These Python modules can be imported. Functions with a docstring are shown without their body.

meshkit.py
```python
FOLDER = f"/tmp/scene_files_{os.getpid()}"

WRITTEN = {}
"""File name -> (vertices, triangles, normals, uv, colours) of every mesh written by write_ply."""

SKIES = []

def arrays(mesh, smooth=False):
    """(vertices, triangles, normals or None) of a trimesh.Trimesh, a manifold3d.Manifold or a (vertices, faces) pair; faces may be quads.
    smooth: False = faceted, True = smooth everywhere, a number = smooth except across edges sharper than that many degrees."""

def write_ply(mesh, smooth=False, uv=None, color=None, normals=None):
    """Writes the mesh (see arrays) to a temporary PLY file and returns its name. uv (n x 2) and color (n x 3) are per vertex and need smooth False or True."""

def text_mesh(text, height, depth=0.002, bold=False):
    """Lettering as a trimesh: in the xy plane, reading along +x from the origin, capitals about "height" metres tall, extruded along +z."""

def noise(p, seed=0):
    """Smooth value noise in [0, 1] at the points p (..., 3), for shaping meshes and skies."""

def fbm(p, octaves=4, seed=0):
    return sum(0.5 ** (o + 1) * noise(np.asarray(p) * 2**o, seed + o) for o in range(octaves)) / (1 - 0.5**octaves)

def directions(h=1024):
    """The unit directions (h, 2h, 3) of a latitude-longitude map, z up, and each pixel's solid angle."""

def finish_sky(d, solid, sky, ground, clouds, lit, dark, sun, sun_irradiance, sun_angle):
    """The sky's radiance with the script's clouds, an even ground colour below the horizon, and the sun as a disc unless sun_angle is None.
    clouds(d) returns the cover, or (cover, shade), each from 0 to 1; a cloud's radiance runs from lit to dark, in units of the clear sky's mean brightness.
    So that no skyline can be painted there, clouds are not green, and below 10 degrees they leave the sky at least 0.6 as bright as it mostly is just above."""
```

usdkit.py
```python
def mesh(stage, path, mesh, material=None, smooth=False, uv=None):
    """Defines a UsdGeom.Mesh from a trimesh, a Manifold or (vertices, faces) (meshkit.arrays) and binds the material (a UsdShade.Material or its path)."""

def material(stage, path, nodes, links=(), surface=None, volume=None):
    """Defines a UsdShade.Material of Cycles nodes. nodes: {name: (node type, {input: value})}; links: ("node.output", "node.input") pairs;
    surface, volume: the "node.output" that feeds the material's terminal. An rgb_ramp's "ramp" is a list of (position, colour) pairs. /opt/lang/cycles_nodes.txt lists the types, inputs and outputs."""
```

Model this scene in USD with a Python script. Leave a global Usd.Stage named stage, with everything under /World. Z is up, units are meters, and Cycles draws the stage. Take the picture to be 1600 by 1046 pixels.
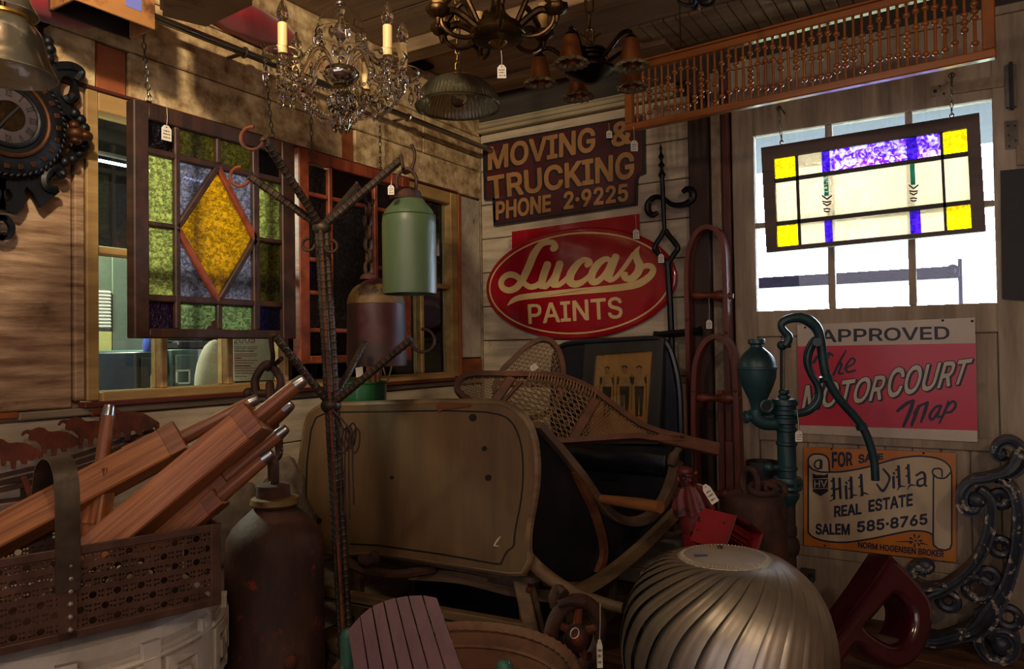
import math, random
import numpy as np, trimesh, usdkit, meshkit
from scipy.spatial import ConvexHull
from shapely import affinity
from shapely.geometry import Polygon, LineString, Point, MultiPolygon, box as sbox
from shapely.ops import unary_union
from pxr import Usd, UsdGeom, UsdLux, UsdShade, Gf, Sdf

# ------------------------------------------------------------------ camera, sky, lights, exposure
stage = Usd.Stage.CreateInMemory()
UsdGeom.SetStageUpAxis(stage, 'Z'); UsdGeom.SetStageMetersPerUnit(stage, 1.0)
UsdGeom.Xform.Define(stage, '/World'); UsdGeom.Scope.Define(stage, '/World/Looks')
F = 1166.0                                        # focal length in pixels of the 1600 px wide picture
_y, _p, _r = math.radians(31.8), math.radians(1.08), math.radians(0.81)
f0 = np.array([-math.sin(_y), math.cos(_y), 0]); r0 = np.array([math.cos(_y), math.sin(_y), 0]); Z = np.array([0, 0, 1.])
fw = f0*math.cos(_p)+Z*math.sin(_p); _u = Z*math.cos(_p)-f0*math.sin(_p)
rt = r0*math.cos(_r)-_u*math.sin(_r); up = _u*math.cos(_r)+r0*math.sin(_r)
C = np.array([1.90, -2.80, 0.945])
EXPOSURE = 0.18
cam = UsdGeom.Camera.Define(stage, '/World/camera')
cam.CreateHorizontalApertureAttr(36.0); cam.CreateVerticalApertureAttr(36.0*1046/1600); cam.CreateFocalLengthAttr(F*36/1600)
cam.CreateClippingRangeAttr(Gf.Vec2f(0.02, 500)); cam.CreateExposureAttr(EXPOSURE)
_m = np.eye(4); _m[0, :3], _m[1, :3], _m[2, :3], _m[3, :3] = rt, up, -fw, C
cam.AddTransformOp().Set(Gf.Matrix4d(*_m.ravel().tolist()))

dome = UsdLux.DomeLight.Define(stage, '/World/daylight')          # bright overcast day outside the door
dome.CreateIntensityAttr(9.0); dome.CreateColorAttr(Gf.Vec3f(0.70, 0.76, 1.0))

def bulb(name, p, r, power, col):                  # the shop's own lamps, overhead and behind the camera
    s = UsdLux.SphereLight.Define(stage, '/World/'+name)
    s.CreateRadiusAttr(r); s.CreateIntensityAttr(power); s.CreateColorAttr(Gf.Vec3f(*col))
    s.AddTranslateOp().Set(Gf.Vec3d(*p))
bulb('shop_lamp', (1.15, -2.60, 1.99), .05, 150, (1.0, .80, .57))
fl_ = UsdLux.SphereLight.Define(stage, '/World/flood_lamp'); fl_.CreateRadiusAttr(.05); fl_.CreateIntensityAttr(1050); fl_.CreateColorAttr(Gf.Vec3f(1.0, .79, .52))   # a reflector flood aimed at the inside window
_sh = UsdLux.ShapingAPI.Apply(fl_.GetPrim()); _sh.CreateShapingConeAngleAttr(36); _sh.CreateShapingConeSoftnessAttr(.9)
_d = np.array([-1.3, 1.5, -.22]); _d /= np.linalg.norm(_d); _x = np.cross(_d, Z); _x /= np.linalg.norm(_x); _yv = np.cross(_x, _d)
fl_.AddTransformOp().Set(Gf.Matrix4d(*_x, 0, *_yv, 0, *(-_d), 0, 1.30, -2.75, 2.0, 1))
bulb('shop_lamp_001', (2.9, -3.4, 1.98), .08, 120, (1.0, .80, .60))
back = UsdLux.RectLight.Define(stage, '/World/shop_front_windows')  # the shop's front windows, behind the camera
back.CreateWidthAttr(3.4); back.CreateHeightAttr(1.3); back.CreateIntensityAttr(1.15); back.CreateColorAttr(Gf.Vec3f(.95, .86, .98))
back.AddTransformOp().Set(Gf.Matrix4d(1, 0, 0, 0, 0, 0, 1, 0, 0, -1, 0, 0, 2.2, -4.6, 1.05, 1))
bulb('office_lamp', (-.80, -1.65, 1.60), .10, 190, (.96, 1.0, .76))

# ------------------------------------------------------------------ view geometry
def ray(px, py): return fw+rt*((px-800)/F)+up*((523-py)/F)
def P(px, py, d): return C+ray(px, py)*d
def BW(y): return (np.array([0, y, 0.]), np.array([0, -1., 0]))
def LW(x): return (np.array([x, 0, 0.]), np.array([1., 0, 0]))
def FL(z): return (np.array([0, 0, z]), np.array([0, 0, 1.]))
def FP(px, py, d, turn=0, lean=0):                 # a plane through the point, facing back along the view
    n = -f0*math.cos(math.radians(turn))+r0*math.sin(math.radians(turn))
    n = n*math.cos(math.radians(lean))+Z*math.sin(math.radians(lean))
    return (P(px, py, d), n)
def at(px, py, pl):
    r = ray(px, py); return C+r*(((pl[0]-C)@pl[1])/(r@pl[1]))
def ats(xy, pl, off=0.0):
    xy = np.asarray(xy, float)
    r = fw+rt*((xy[:, :1]-800)/F)+up*((523-xy[:, 1:2])/F)
    return C+r*(((pl[0]-C)@pl[1])/(r@pl[1]))[:, None]+pl[1]*off

# ------------------------------------------------------------------ materials
def S(h):
    v = [int(h[i:i+2], 16)/255 for i in (0, 2, 4)]
    return tuple(x/12.92 if x <= .04045 else ((x+.055)/1.055)**2.4 for x in v)
mats = {}
def mat(name, c1, c2=None, scale=8, st=(1, 1, 1), rough=.6, metal=0, bump=0, bs=None, bst=None, lo=.35, hi=.65, c3=None, s3=3, t3=(.55, .65), coat=0, spec=.5, detail=5, dist=0, sheen=0):
    """Principled surface: noise between c1 and c2 (stretched by st), patches of c3, noise bump."""
    n = {'t': ('texture_coordinate', {}), 'p': ('principled_bsdf', {'roughness': rough, 'metallic': metal, 'coat_weight': coat, 'coat_roughness': .08, 'specular_ior_level': spec, 'sheen_weight': sheen})}
    l = []
    if c2 is None: n['p'][1]['base_color'] = S(c1)
    else:
        n['m'] = ('mapping', {'scale': tuple(st)}); n['n'] = ('noise_texture', {'scale': scale, 'detail': detail, 'roughness': .6, 'distortion': dist})
        n['r'] = ('rgb_ramp', {'ramp': [(lo, S(c1)), (hi, S(c2))]})
        l += [('t.object', 'm.vector'), ('m.vector', 'n.vector'), ('n.fac', 'r.fac')]
        src = 'r.color'
        if c3:
            n['n3'] = ('noise_texture', {'scale': s3, 'detail': 6, 'roughness': .65}); n['r3'] = ('rgb_ramp', {'ramp': [(t3[0], (0, 0, 0)), (t3[1], (1, 1, 1))]})
            n['x'] = ('mix_color', {'blend_type': 'mix', 'b': S(c3)})
            l += [('t.object', 'n3.vector'), ('n3.fac', 'r3.fac'), ('r3.color', 'x.fac'), ('r.color', 'x.a')]; src = 'x.result'
        l.append((src, 'p.base_color'))
    if bump:
        n['bm'] = ('mapping', {'scale': tuple(bst or st)}); n['bn'] = ('noise_texture', {'scale': bs or scale*4, 'detail': 4, 'roughness': .6}); n['b'] = ('bump', {'strength': bump, 'distance': .004})
        l += [('t.object', 'bm.vector'), ('bm.vector', 'bn.vector'), ('bn.fac', 'b.height'), ('b.normal', 'p.normal')]
    mats[name] = usdkit.material(stage, '/World/Looks/'+name, n, l, surface='p.BSDF'); return name
def glass(name, col, rough=.0, ior=1.5, bump=0, bs=40, spec=.5):
    n = {'t': ('texture_coordinate', {}), 'p': ('principled_bsdf', {'base_color': S(col), 'transmission_weight': 1.0, 'roughness': rough, 'ior': ior, 'specular_ior_level': spec})}; l = []
    if bump:
        n['bn'] = ('noise_texture', {'scale': bs, 'detail': 2, 'distortion': .6}); n['b'] = ('bump', {'strength': bump, 'distance': .006})
        l += [('t.object', 'bn.vector'), ('bn.fac', 'b.height'), ('b.normal', 'p.normal')]
    mats[name] = usdkit.material(stage, '/World/Looks/'+name, n, l, surface='p.BSDF'); return name
def stained(name, col, clear=.5, bump=.6, bs=110, var=None):
    """Rolled coloured window glass: part see-through, part scattering, with a hammered face."""
    n = {'t': ('texture_coordinate', {}), 'bn': ('noise_texture', {'scale': bs, 'detail': 2, 'distortion': 1.2}), 'b': ('bump', {'strength': bump, 'distance': .01}),
         'tr': ('transparent_bsdf', {'color': S(col)}), 'tl': ('translucent_bsdf', {'color': S(col)}), 'g': ('glossy_bsdf', {'color': (.9, .9, .9), 'roughness': .12}),
         'f': ('fresnel', {'IOR': 1.5}), 'a': ('mix_closure', {'fac': 1-clear}), 'z': ('mix_closure', {})}
    l = [('t.object', 'bn.vector'), ('bn.fac', 'b.height'), ('b.normal', 'g.normal'), ('b.normal', 'tl.normal'), ('f.fac', 'z.fac'),
         ('tr.BSDF', 'a.closure1'), ('tl.BSDF', 'a.closure2'), ('a.closure', 'z.closure1'), ('g.BSDF', 'z.closure2')]
    if var is None and bs > 100: var = '%02x%02x%02x' % tuple(int(int(col[i:i+2], 16)*.7) for i in (0, 2, 4))
    if var:
        n['r'] = ('rgb_ramp', {'ramp': [(.42, S(col)), (.58, S(var))]}); l += [('bn.fac', 'r.fac'), ('r.color', 'tr.color'), ('r.color', 'tl.color')]
    mats[name] = usdkit.material(stage, '/World/Looks/'+name, n, l, surface='z.closure'); return name
def emit(name, col, k):
    mats[name] = usdkit.material(stage, '/World/Looks/'+name, {'e': ('emission', {'color': S(col), 'strength': k})}, [], surface='e.emission'); return name
mats['pane_glass'] = usdkit.material(stage, '/World/Looks/pane_glass', {'t': ('transparent_bsdf', {'color': (.93, .96, .94)}), 'g': ('glossy_bsdf', {'color': (1, 1, 1), 'roughness': .0}), 'f': ('fresnel', {'IOR': 1.5}), 'z': ('mix_closure', {})},
    [('f.fac', 'z.fac'), ('t.BSDF', 'z.closure1'), ('g.BSDF', 'z.closure2')], surface='z.closure')

mat('rough_plank', '7c5c42', 'c2a280', 5, (1, 1.1, 9), .85, bump=.9, bs=26, bst=(.3, .5, 4), c3='43281a', s3=5, t3=(.6, .72))
mat('rough_timber', '8a6c44', 'd8be90', 7, (1, 2.2, 3), .9, bump=1.0, bs=30, bst=(1, 1.6, 1), c3='5a3b22', s3=6, t3=(.62, .75))
mat('stained_timber', '7a3c1c', '9b5527', 5, (1, 1, 4), .75, bump=.4)
mat('white_board', 'a0927c', 'c6b69c', 4, (1, 1, 7), .7, bump=.25, bs=30, bst=(.4, .4, 4), c3='6f5c48', s3=9, t3=(.66, .74))
mat('corner_board', '9b8e7c', 'c9bfae', 6, (1, 1, 1), .85, bump=.9, bs=60, c3='6c5a48', s3=8, t3=(.6, .7))
mat('tan_trim', '8f6f42', 'b3925a', 5, (5, .6, 5), .6, bump=.2)
mat('gray_trim', '7b6a56', '9b8a72', 5, (5, .6, 5), .75, bump=.3)
mat('red_trim', '4a1d16', '64281d', 5, (4, .6, 4), .6)
mat('orange_trim', '8d4a1e', 'a96028', 4, (3, 3, .6), .6)
mat('dark_post', '2a1c16', '40291d', 5, (4, 4, .5), .7, bump=.3)
mat('red_jamb', '3d1c14', '5a2a1c', 5, (4, 4, .5), .6, bump=.3)
mat('door_wood', '857663', 'aa9a84', 4, (5, 5, .6), .75, bump=.4, c3='5d4f42', s3=4, t3=(.6, .75))
mat('ceiling_board', '826b55', 'a08668', 5, (.6, 5, 5), .85, bump=.8, bs=60)
mat('joist_wood', '7a6248', 'a38660', 5, (.6, 5, 5), .85, bump=.6)
mat('dark_upper', '2a241f', '3b332b', 4, (.6, 4, 4), .8)
mat('cream_molding', '8c8064', 'a5987a', 6, (.6, 4, 4), .6)
mat('floor_wood', '4d3322', '755036', 4, (.5, 6, 6), .6, bump=.4)
mat('old_frame', '24140e', '44281a', 5, (4, 4, .5), .55, bump=.3, c3='1a0f0b', s3=4)
mat('old_frame_h', '24140e', '44281a', 5, (4, .5, 4), .55, bump=.3, c3='1a0f0b', s3=4)
mat('red_frame', '6a2c17', '96482a', 5, (4, 4, .5), .5, bump=.25)
mat('red_frame_h', '6a2c17', '96482a', 5, (4, .5, 4), .5, bump=.25)
mat('dark_frame', '3a2620', '543a30', 5, (.5, 4, 4), .5)
mat('lead_came', '1c1a1a', '2c2a2a', 9, rough=.5, metal=.3)
mat('oak', '6e3c1e', 'ae703e', 20, (.15, 7, 7), .42, bump=.15, detail=6, dist=.5)
mat('oak_dark', '5e321c', '905832', 20, (.15, 7, 7), .42, bump=.15, detail=6, dist=.4)
mat('oak_end', '8a5228', 'a86a38', 20, rough=.5)
mat('pipe_metal', '9aa0a6', 'c2c6c8', 10, rough=.3, metal=1)
mat('honey_wood', '784018', '9c5a24', 6, (1, 1, .4), .32, coat=.3)
mat('honey_rail', '784018', '9c5a24', 4, (.4, 5, 5), .35, coat=.3, bump=.1)
mat('sled_wood', '4f2014', '73321f', 4, (5, 5, .4), .5, bump=.2)
mat('weathered_wood', '4a3726', '6f573d', 4, (4, .6, 2), .7, bump=.4)
mat('runner_wood', '59452e', '806644', 5, (.7, .7, 5), .65, bump=.4)
mat('sleigh_panel', '5a4630', '745a3e', 3, (3, 3, .6), .5, bump=.15, c3='40311e', s3=2.2, t3=(.55, .8))
mat('sleigh_black', '0d0e12', '1c1d22', 6, rough=.45, bump=.15)
mat('pinstripe', '15110d')
mat('leather', '12151d', '20242e', 5, rough=.36, bump=.5, bs=14)
mat('snowshoe_wood', '4a2918', '6b3e24', 5, (.6, 4, 4), .5, bump=.3)
mat('rawhide', '6e5136', '94724c', 12, rough=.6)
mat('rust', '4a2114', '7c3a1c', 14, rough=.9, bump=.6, c3='2a1711', s3=9, t3=(.5, .65))
mat('rust_dark', '26150f', '4a281a', 14, rough=.8, bump=.5, c3='5c2f1c', s3=20, t3=(.58, .7))
mat('rebar', '2f2620', '4d3f33', 18, rough=.55, metal=.6, bump=.3, c3='6a3c20', s3=12, t3=(.6, .7))
mat('iron_black', '101114', '1d1f24', 14, rough=.45, metal=.5, bump=.25)
mat('iron_chipped', '1f222c', '343844', 12, rough=.45, metal=.2, bump=.4, c3='9d917e', s3=30, t3=(.58, .61))
mat('clock_face', '2e2427', '41363a', 12, rough=.6)
mat('clock_copper', '36200f', '553018', 14, rough=.5, metal=.7)
mat('tank_rust', '2b1a14', '503020', 9, (1, 1, .4), .7, bump=.6, c3='7e2c1e', s3=26, t3=(.6, .68))
mat('tank_red', '2c1013', '48181c', 7, (1, 1, .6), .55, bump=.25, c3='2a1d16', s3=6, t3=(.5, .62))
mat('tank_band', '5a4320', '7c6030', 16, rough=.6, bump=.3, c3='2f1c12', s3=16, t3=(.5, .6))
mat('tank_green', '44563c', '566a4a', 5, (1, 1, .5), .42, bump=.12, c3='5a4028', s3=14, t3=(.66, .72))
mat('pail_green', '1c5230', '286a3e', 5, rough=.3, coat=.4)
mat('pump_green', '173033', '24454a', 8, rough=.42, metal=.2, bump=.25, c3='3b2a1e', s3=12, t3=(.66, .76))
mat('pump_pipe', '2b211b', '45362a', 10, rough=.7, metal=.4, bump=.4)
mat('galvanized', '9a9282', 'b4ab9a', 6, (1, 1, 1), .42, metal=.85, bump=.1, bs=30)
mat('galvanized_cap', 'a39a88', 'b6ac9a', 7, rough=.5, metal=.4, bump=.12)
mat('blue_mark', '3a4a8c')
mat('maroon_gloss', '360a16', '460e1e', 4, rough=.16, coat=.8, spec=.6)
mat('red_paint', '76101a', '8c1822', 5, rough=.5, c3='241414', s3=26, t3=(.6, .64), bump=.2)
mat('red_paint_dull', '521a1a', '702626', 8, rough=.55, c3='1d1414', s3=22, t3=(.55, .6), bump=.4)
mat('purple_slat', '48262e', '57333b', 6, (4, 4, .6), .5, bump=.15)
mat('chair_green', '1f4a3a', '2c5e4a', 6, rough=.5)
mat('tub_rust', '54341f', '7c5030', 8, rough=.75, bump=.6, c3='3a2416', s3=8, t3=(.5, .65))
mat('stone', 'aaa190', 'cac1b0', 7, rough=.9, bump=.5, bs=40, c3='6d6454', s3=4, t3=(.6, .75))
mat('basket_iron', '4a352c', '664a3c', 14, rough=.5, metal=.55, bump=.25, c3='6a4128', s3=18, t3=(.62, .72))
mat('steel_strap', '4a443e', '665d52', 14, (1, 1, .3), .38, metal=.8, bump=.15)
mat('sack_cloth', '5c5044', '7d6f5e', 9, rough=.95, bump=.7, bs=60, c3='4a3a34', s3=4)
mat('sign_maroon', '3a0f18', '4a1620', 5, rough=.4, c3='1a1220', s3=4, t3=(.5, .7))
mat('sign_black', '0d0b10')
mat('sign_gold', '8a6034', 'a27446', 9, rough=.5)
mat('sign_red', '8e0f1c', 'a31424', 4, rough=.14, coat=.5)
mat('sign_cream', 'c9ac74', 'd8bd88', 8, rough=.25)
mat('motor_red', 'b4102c', 'c41634', 4, rough=.3)
mat('motor_white', 'b3a796', 'c6baa8', 6, rough=.4, c3='8d7d68', s3=5, t3=(.62, .75))
mat('motor_letter', 'b5ab96', 'c8bea8', 8, rough=.4)
mat('navy', '10162e', '161d3a', 8, rough=.5)
mat('villa_orange', 'b5691c', 'c87a26', 5, rough=.4)
mat('villa_cream', 'b8a380', 'c9b694', 5, rough=.5)
mat('photo_sepia', '9c6a34', 'b58044', 4, rough=.35)
mat('photo_dark', '2e2419', '47382a', 30, rough=.4)
mat('photo_skin', '8a6136', 'a3784a', 20, rough=.4)
mat('photo_sweater', '8f6a40', 'a8804e', 40, rough=.4)
mat('picture_frame', '1a1815', '2b2722', 6, (4, 4, .6), .45)
mat('tag_paper', 'd5cdbb', 'e2dac8', 12, rough=.8)
mat('tag_ink', '3a3630'); mat('tag_string', 'c9c0ac')
mat('candle_cream', 'd2b47c', 'e0c48c', 6, rough=.5)
mat('candle_tan', '9c7440', 'b58a50', 6, rough=.6)
mat('brass_dark', '2c2015', '5a4226', 16, rough=.38, metal=.9, bump=.3)
mat('brass', '8a6a34', 'b08c48', 12, rough=.3, metal=1)
mat('chrome', 'b8b4ac', 'd0ccc4', 8, rough=.08, metal=1)
mat('copper_bell', '7c4a28', '9a6036', 10, rough=.36, metal=.8)
mat('dark_copper', '1e1512', '35241c', 10, rough=.3, metal=.9)
mat('bell_rim', '6a5a40', '8d7c5c', 20, rough=.5, metal=.5)
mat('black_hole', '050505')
mat('chain_steel', '6d6a60', '8d8a7e', 12, rough=.3, metal=1)
mat('chain_rust', '2c1d15', '4a3224', 14, rough=.65, metal=.5, bump=.3)
mat('conduit', '8a877c', '9c998e', 8, rough=.32, metal=1)
mat('crate_wood', '8a5a2c', 'a87440', 5, (5, 1, 1), .7, bump=.4, c3='5a3416', s3=9)
mat('crate_dark', '1c130d', '2e2018', 5, rough=.8)
mat('plywood', '7d6546', '9f8460', 4, (2, .6, 2), .7, bump=.2, c3='5a4228', s3=3)
mat('sticker_blue', '6a74c8')
mat('red_cloth', '7a1420', '941c2a', 5, rough=.8, sheen=.3)
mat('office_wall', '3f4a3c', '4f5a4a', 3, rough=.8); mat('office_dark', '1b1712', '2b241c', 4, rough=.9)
mat('cabinet_green', '53604f', '616e5c', 4, rough=.5); mat('cabinet_cream', 'a8a45e', 'b9b56c', 4, rough=.5)
mat('file_dark', '1c2430', '28313e', 4, rough=.4); mat('file_teal', '3e5654', '4c6462', 4, rough=.4); mat('label_white', 'c9c9c0')
mat('paper_gray', '9c988e', 'aca89e', 6, rough=.8); mat('ink_gray', '4c4a48')
mat('plate_green', '1f5a44', '2a6a50', 6, rough=.4); mat('plate_text', '0f2a22')
mat('blue_bottle_glass', '4456b0', rough=.2); mat('seat_cloth', '8d8878', '9f9a8a', 8, rough=.9)
mat('porch_paint', '161b38', '222a4c', 3, (.5, 4, 4), .7); mat('porch_rail', '2a2840', '3a3850', 4, rough=.6); mat('ground_grass', '6a7a50', '8a9468', 3, rough=.9)
mat('hinge_steel', '4a443c', '6a6258', 10, rough=.5, metal=.6); mat('black_panel', '0c0d12', '14151c', 5, rough=.6); mat('holes', '0a0908')
mat('orange_wrap', 'b5561c'); mat('rope_tan', '8a7450', 'a38c64', 20, rough=.9); mat('wood_stick', '704222', '8c5a30', 4, (.5, 5, 5), .5)
mat('outlet_gray', '3a3632')
glass('crystal', 'f6f4ee', ior=1.52); glass('arm_glass', 'f2e6d2', ior=1.5); 
emit('tube_light', 'd8f4ff', 14.0)
stained('glass_green', 'd8daa2', .4, .9); stained('glass_olive', '8d8444', .3, .6); stained('glass_lilac', 'b8b4cc', .4, .9); stained('glass_amber', 'f6cc22', .35, 1.0)
stained('glass_purple', '5a1e5c', .3, .7); stained('glass_indigo', '3a3478', .3, .7); stained('glass_mint', 'bccaa8', .35, .9); stained('glass_plum', '3a1a28', .3, .6); stained('glass_etched', '5a5a5e', .35, 1.0)
stained('smoke_glass', 'e4e0d4', .80, .1, 20); stained('holophane', 'c8c2b0', .55, .2, 30); stained('glass_yellow', 'fff000', .3, .8, 60, 'f0c800'); stained('glass_clear', 'd0c2a8', .3, .3, 30); stained('glass_violet', '8a3ce0', .4, .8, 60, 'e8dcff'); stained('glass_violet_deep', '5c22b8', .4, .8, 60, '7a4ad0'); stained('glass_aqua', '5cc8c0', .4, .4, 20)
# ------------------------------------------------------------------ mesh helpers
T_ = trimesh.Trimesh
def cat(ms): return trimesh.util.concatenate([m for m in ms if m is not None])
def fix(m):
    if m.volume < 0: m.invert()
    return m
_sg = np.array([[x, y, z] for x in (-1, 1) for y in (-1, 1) for z in (-1, 1)], float)
def hullm(pts):
    pts = np.asarray(pts, float); h = ConvexHull(pts)
    m = T_(pts, h.simplices, process=False); m.fix_normals(multibody=False); return fix(m)
_tpl = None
def cbox(size, bev=.003):
    """A chamfered box about the origin."""
    global _tpl
    s = np.asarray(size, float)/2; b = min(bev, .45*s.min())
    if _tpl is None:
        q = np.vstack([_sg*[1, .8, .8], _sg*[.8, 1, .8], _sg*[.8, .8, 1]]); h = hullm(q); _tpl = h.faces.copy()
    v = np.vstack([_sg*(s-[0, b, b]), _sg*(s-[b, 0, b]), _sg*(s-[b, b, 0])])
    return T_(v, _tpl, process=False)
def bx(a, b, bev=.003):
    a, b = np.asarray(a, float), np.asarray(b, float); m = cbox(np.abs(b-a), bev); m.apply_translation((a+b)/2); return m
def frame(o, ex, ez):
    """4x4 with x along ex, z near ez."""
    ex = np.asarray(ex, float); ex = ex/np.linalg.norm(ex); ez = np.asarray(ez, float); ey = np.cross(ez, ex); ey /= np.linalg.norm(ey); ez = np.cross(ex, ey)
    m = np.eye(4); m[:3, 0], m[:3, 1], m[:3, 2], m[:3, 3] = ex, ey, ez, o; return m
def xf(m, M): m = m.copy(); m.apply_transform(M); return m
def bar(a, b, w, h, upv=(0, 0, 1), bev=.003):
    """A chamfered bar from a to b; w across, h along upv."""
    a, b = np.asarray(a, float), np.asarray(b, float); L = np.linalg.norm(b-a)
    u = np.asarray(upv, float)
    if abs((b-a)@u)/L > .98*np.linalg.norm(u): u = np.array([0, 1., 0])
    return xf(cbox((L, w, h), bev), frame((a+b)/2, b-a, u))
def cr(pts, n=8, closed=False):
    """Catmull-Rom through the points."""
    p = np.asarray(pts, float)
    q = np.vstack([p[-1], p, p[0], p[1]]) if closed else np.vstack([2*p[0]-p[1], p, 2*p[-1]-p[-2]])
    out = []
    for i in range(1, len(q)-2):
        t = np.linspace(0, 1, n, endpoint=False)[:, None]; a, b, c, d = q[i-1], q[i], q[i+1], q[i+2]
        out.append(.5*((2*b)+(-a+c)*t+(2*a-5*b+4*c-d)*t*t+(-a+3*b-3*c+d)*t**3))
    out = np.vstack(out); return out if closed else np.vstack([out, p[-1]])
def tube(pts, r, sides=8, closed=False, flat=None, caps=True):
    """A swept round (or, with flat=(vector, k), flattened) tube."""
    p = np.asarray(pts, float); n = len(p); r = np.broadcast_to(np.asarray(r, float), (n,))
    t = (np.roll(p, -1, 0)-np.roll(p, 1, 0)) if closed else np.gradient(p, axis=0)
    t /= np.linalg.norm(t, axis=1, keepdims=True)+1e-12
    a = np.zeros_like(p); ref = np.array([0, 0, 1.]) if abs(t[0, 2]) < .9 else np.array([1., 0, 0])
    v = np.cross(t[0], ref); a[0] = v/np.linalg.norm(v)
    for i in range(1, n):
        v = a[i-1]-t[i]*(a[i-1]@t[i]); a[i] = v/(np.linalg.norm(v)+1e-12)
    b = np.cross(t, a); ang = np.arange(sides)*2*np.pi/sides
    V = p[:, None]+r[:, None, None]*(np.cos(ang)[None, :, None]*a[:, None]+np.sin(ang)[None, :, None]*b[:, None])
    i, j = np.meshgrid(np.arange(n if closed else n-1), np.arange(sides), indexing='ij'); i2 = (i+1) % n; j2 = (j+1) % sides
    q = np.stack([i*sides+j, i*sides+j2, i2*sides+j2, i2*sides+j], -1).reshape(-1, 4)
    V = V.reshape(-1, 3); f = [np.vstack([q[:, [0, 1, 2]], q[:, [0, 2, 3]]])]
    if not closed and caps:
        k = len(V); V = np.vstack([V, p[0], p[-1]]); J = np.arange(sides); J2 = (J+1) % sides
        f += [np.stack([J2, J, np.full(sides, k)], 1), np.stack([(n-1)*sides+J, (n-1)*sides+J2, np.full(sides, k+1)], 1)]
    return T_(V, np.vstack(f), process=False)
def ribbon(pts, side, w, t, closed=False):
    """A rectangular strip swept along pts: width w along 'side', thickness t across."""
    p = np.asarray(pts, float); n = len(p); side = np.broadcast_to(np.asarray(side, float), p.shape)
    tg = (np.roll(p, -1, 0)-np.roll(p, 1, 0)) if closed else np.gradient(p, axis=0)
    tg /= np.linalg.norm(tg, axis=1, keepdims=True)+1e-12
    s = side-tg*(side*tg).sum(1, keepdims=True); s /= np.linalg.norm(s, axis=1, keepdims=True); nn = np.cross(tg, s)
    w = np.broadcast_to(w, (n,))[:, None]/2; t = np.broadcast_to(t, (n,))[:, None]/2
    V = np.stack([p+s*w+nn*t, p-s*w+nn*t, p-s*w-nn*t, p+s*w-nn*t], 1).reshape(-1, 3)
    i, j = np.meshgrid(np.arange(n if closed else n-1), np.arange(4), indexing='ij'); i2 = (i+1) % n; j2 = (j+1) % 4
    q = np.stack([i*4+j, i*4+j2, i2*4+j2, i2*4+j], -1).reshape(-1, 4); f = [np.vstack([q[:, [0, 1, 2]], q[:, [0, 2, 3]]])]
    if not closed: k = 4*(n-1); f += [np.array([[2, 1, 0], [3, 2, 0], [k, k+1, k+2], [k, k+2, k+3]])]
    return fix(T_(V, np.vstack(f), process=False))
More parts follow.
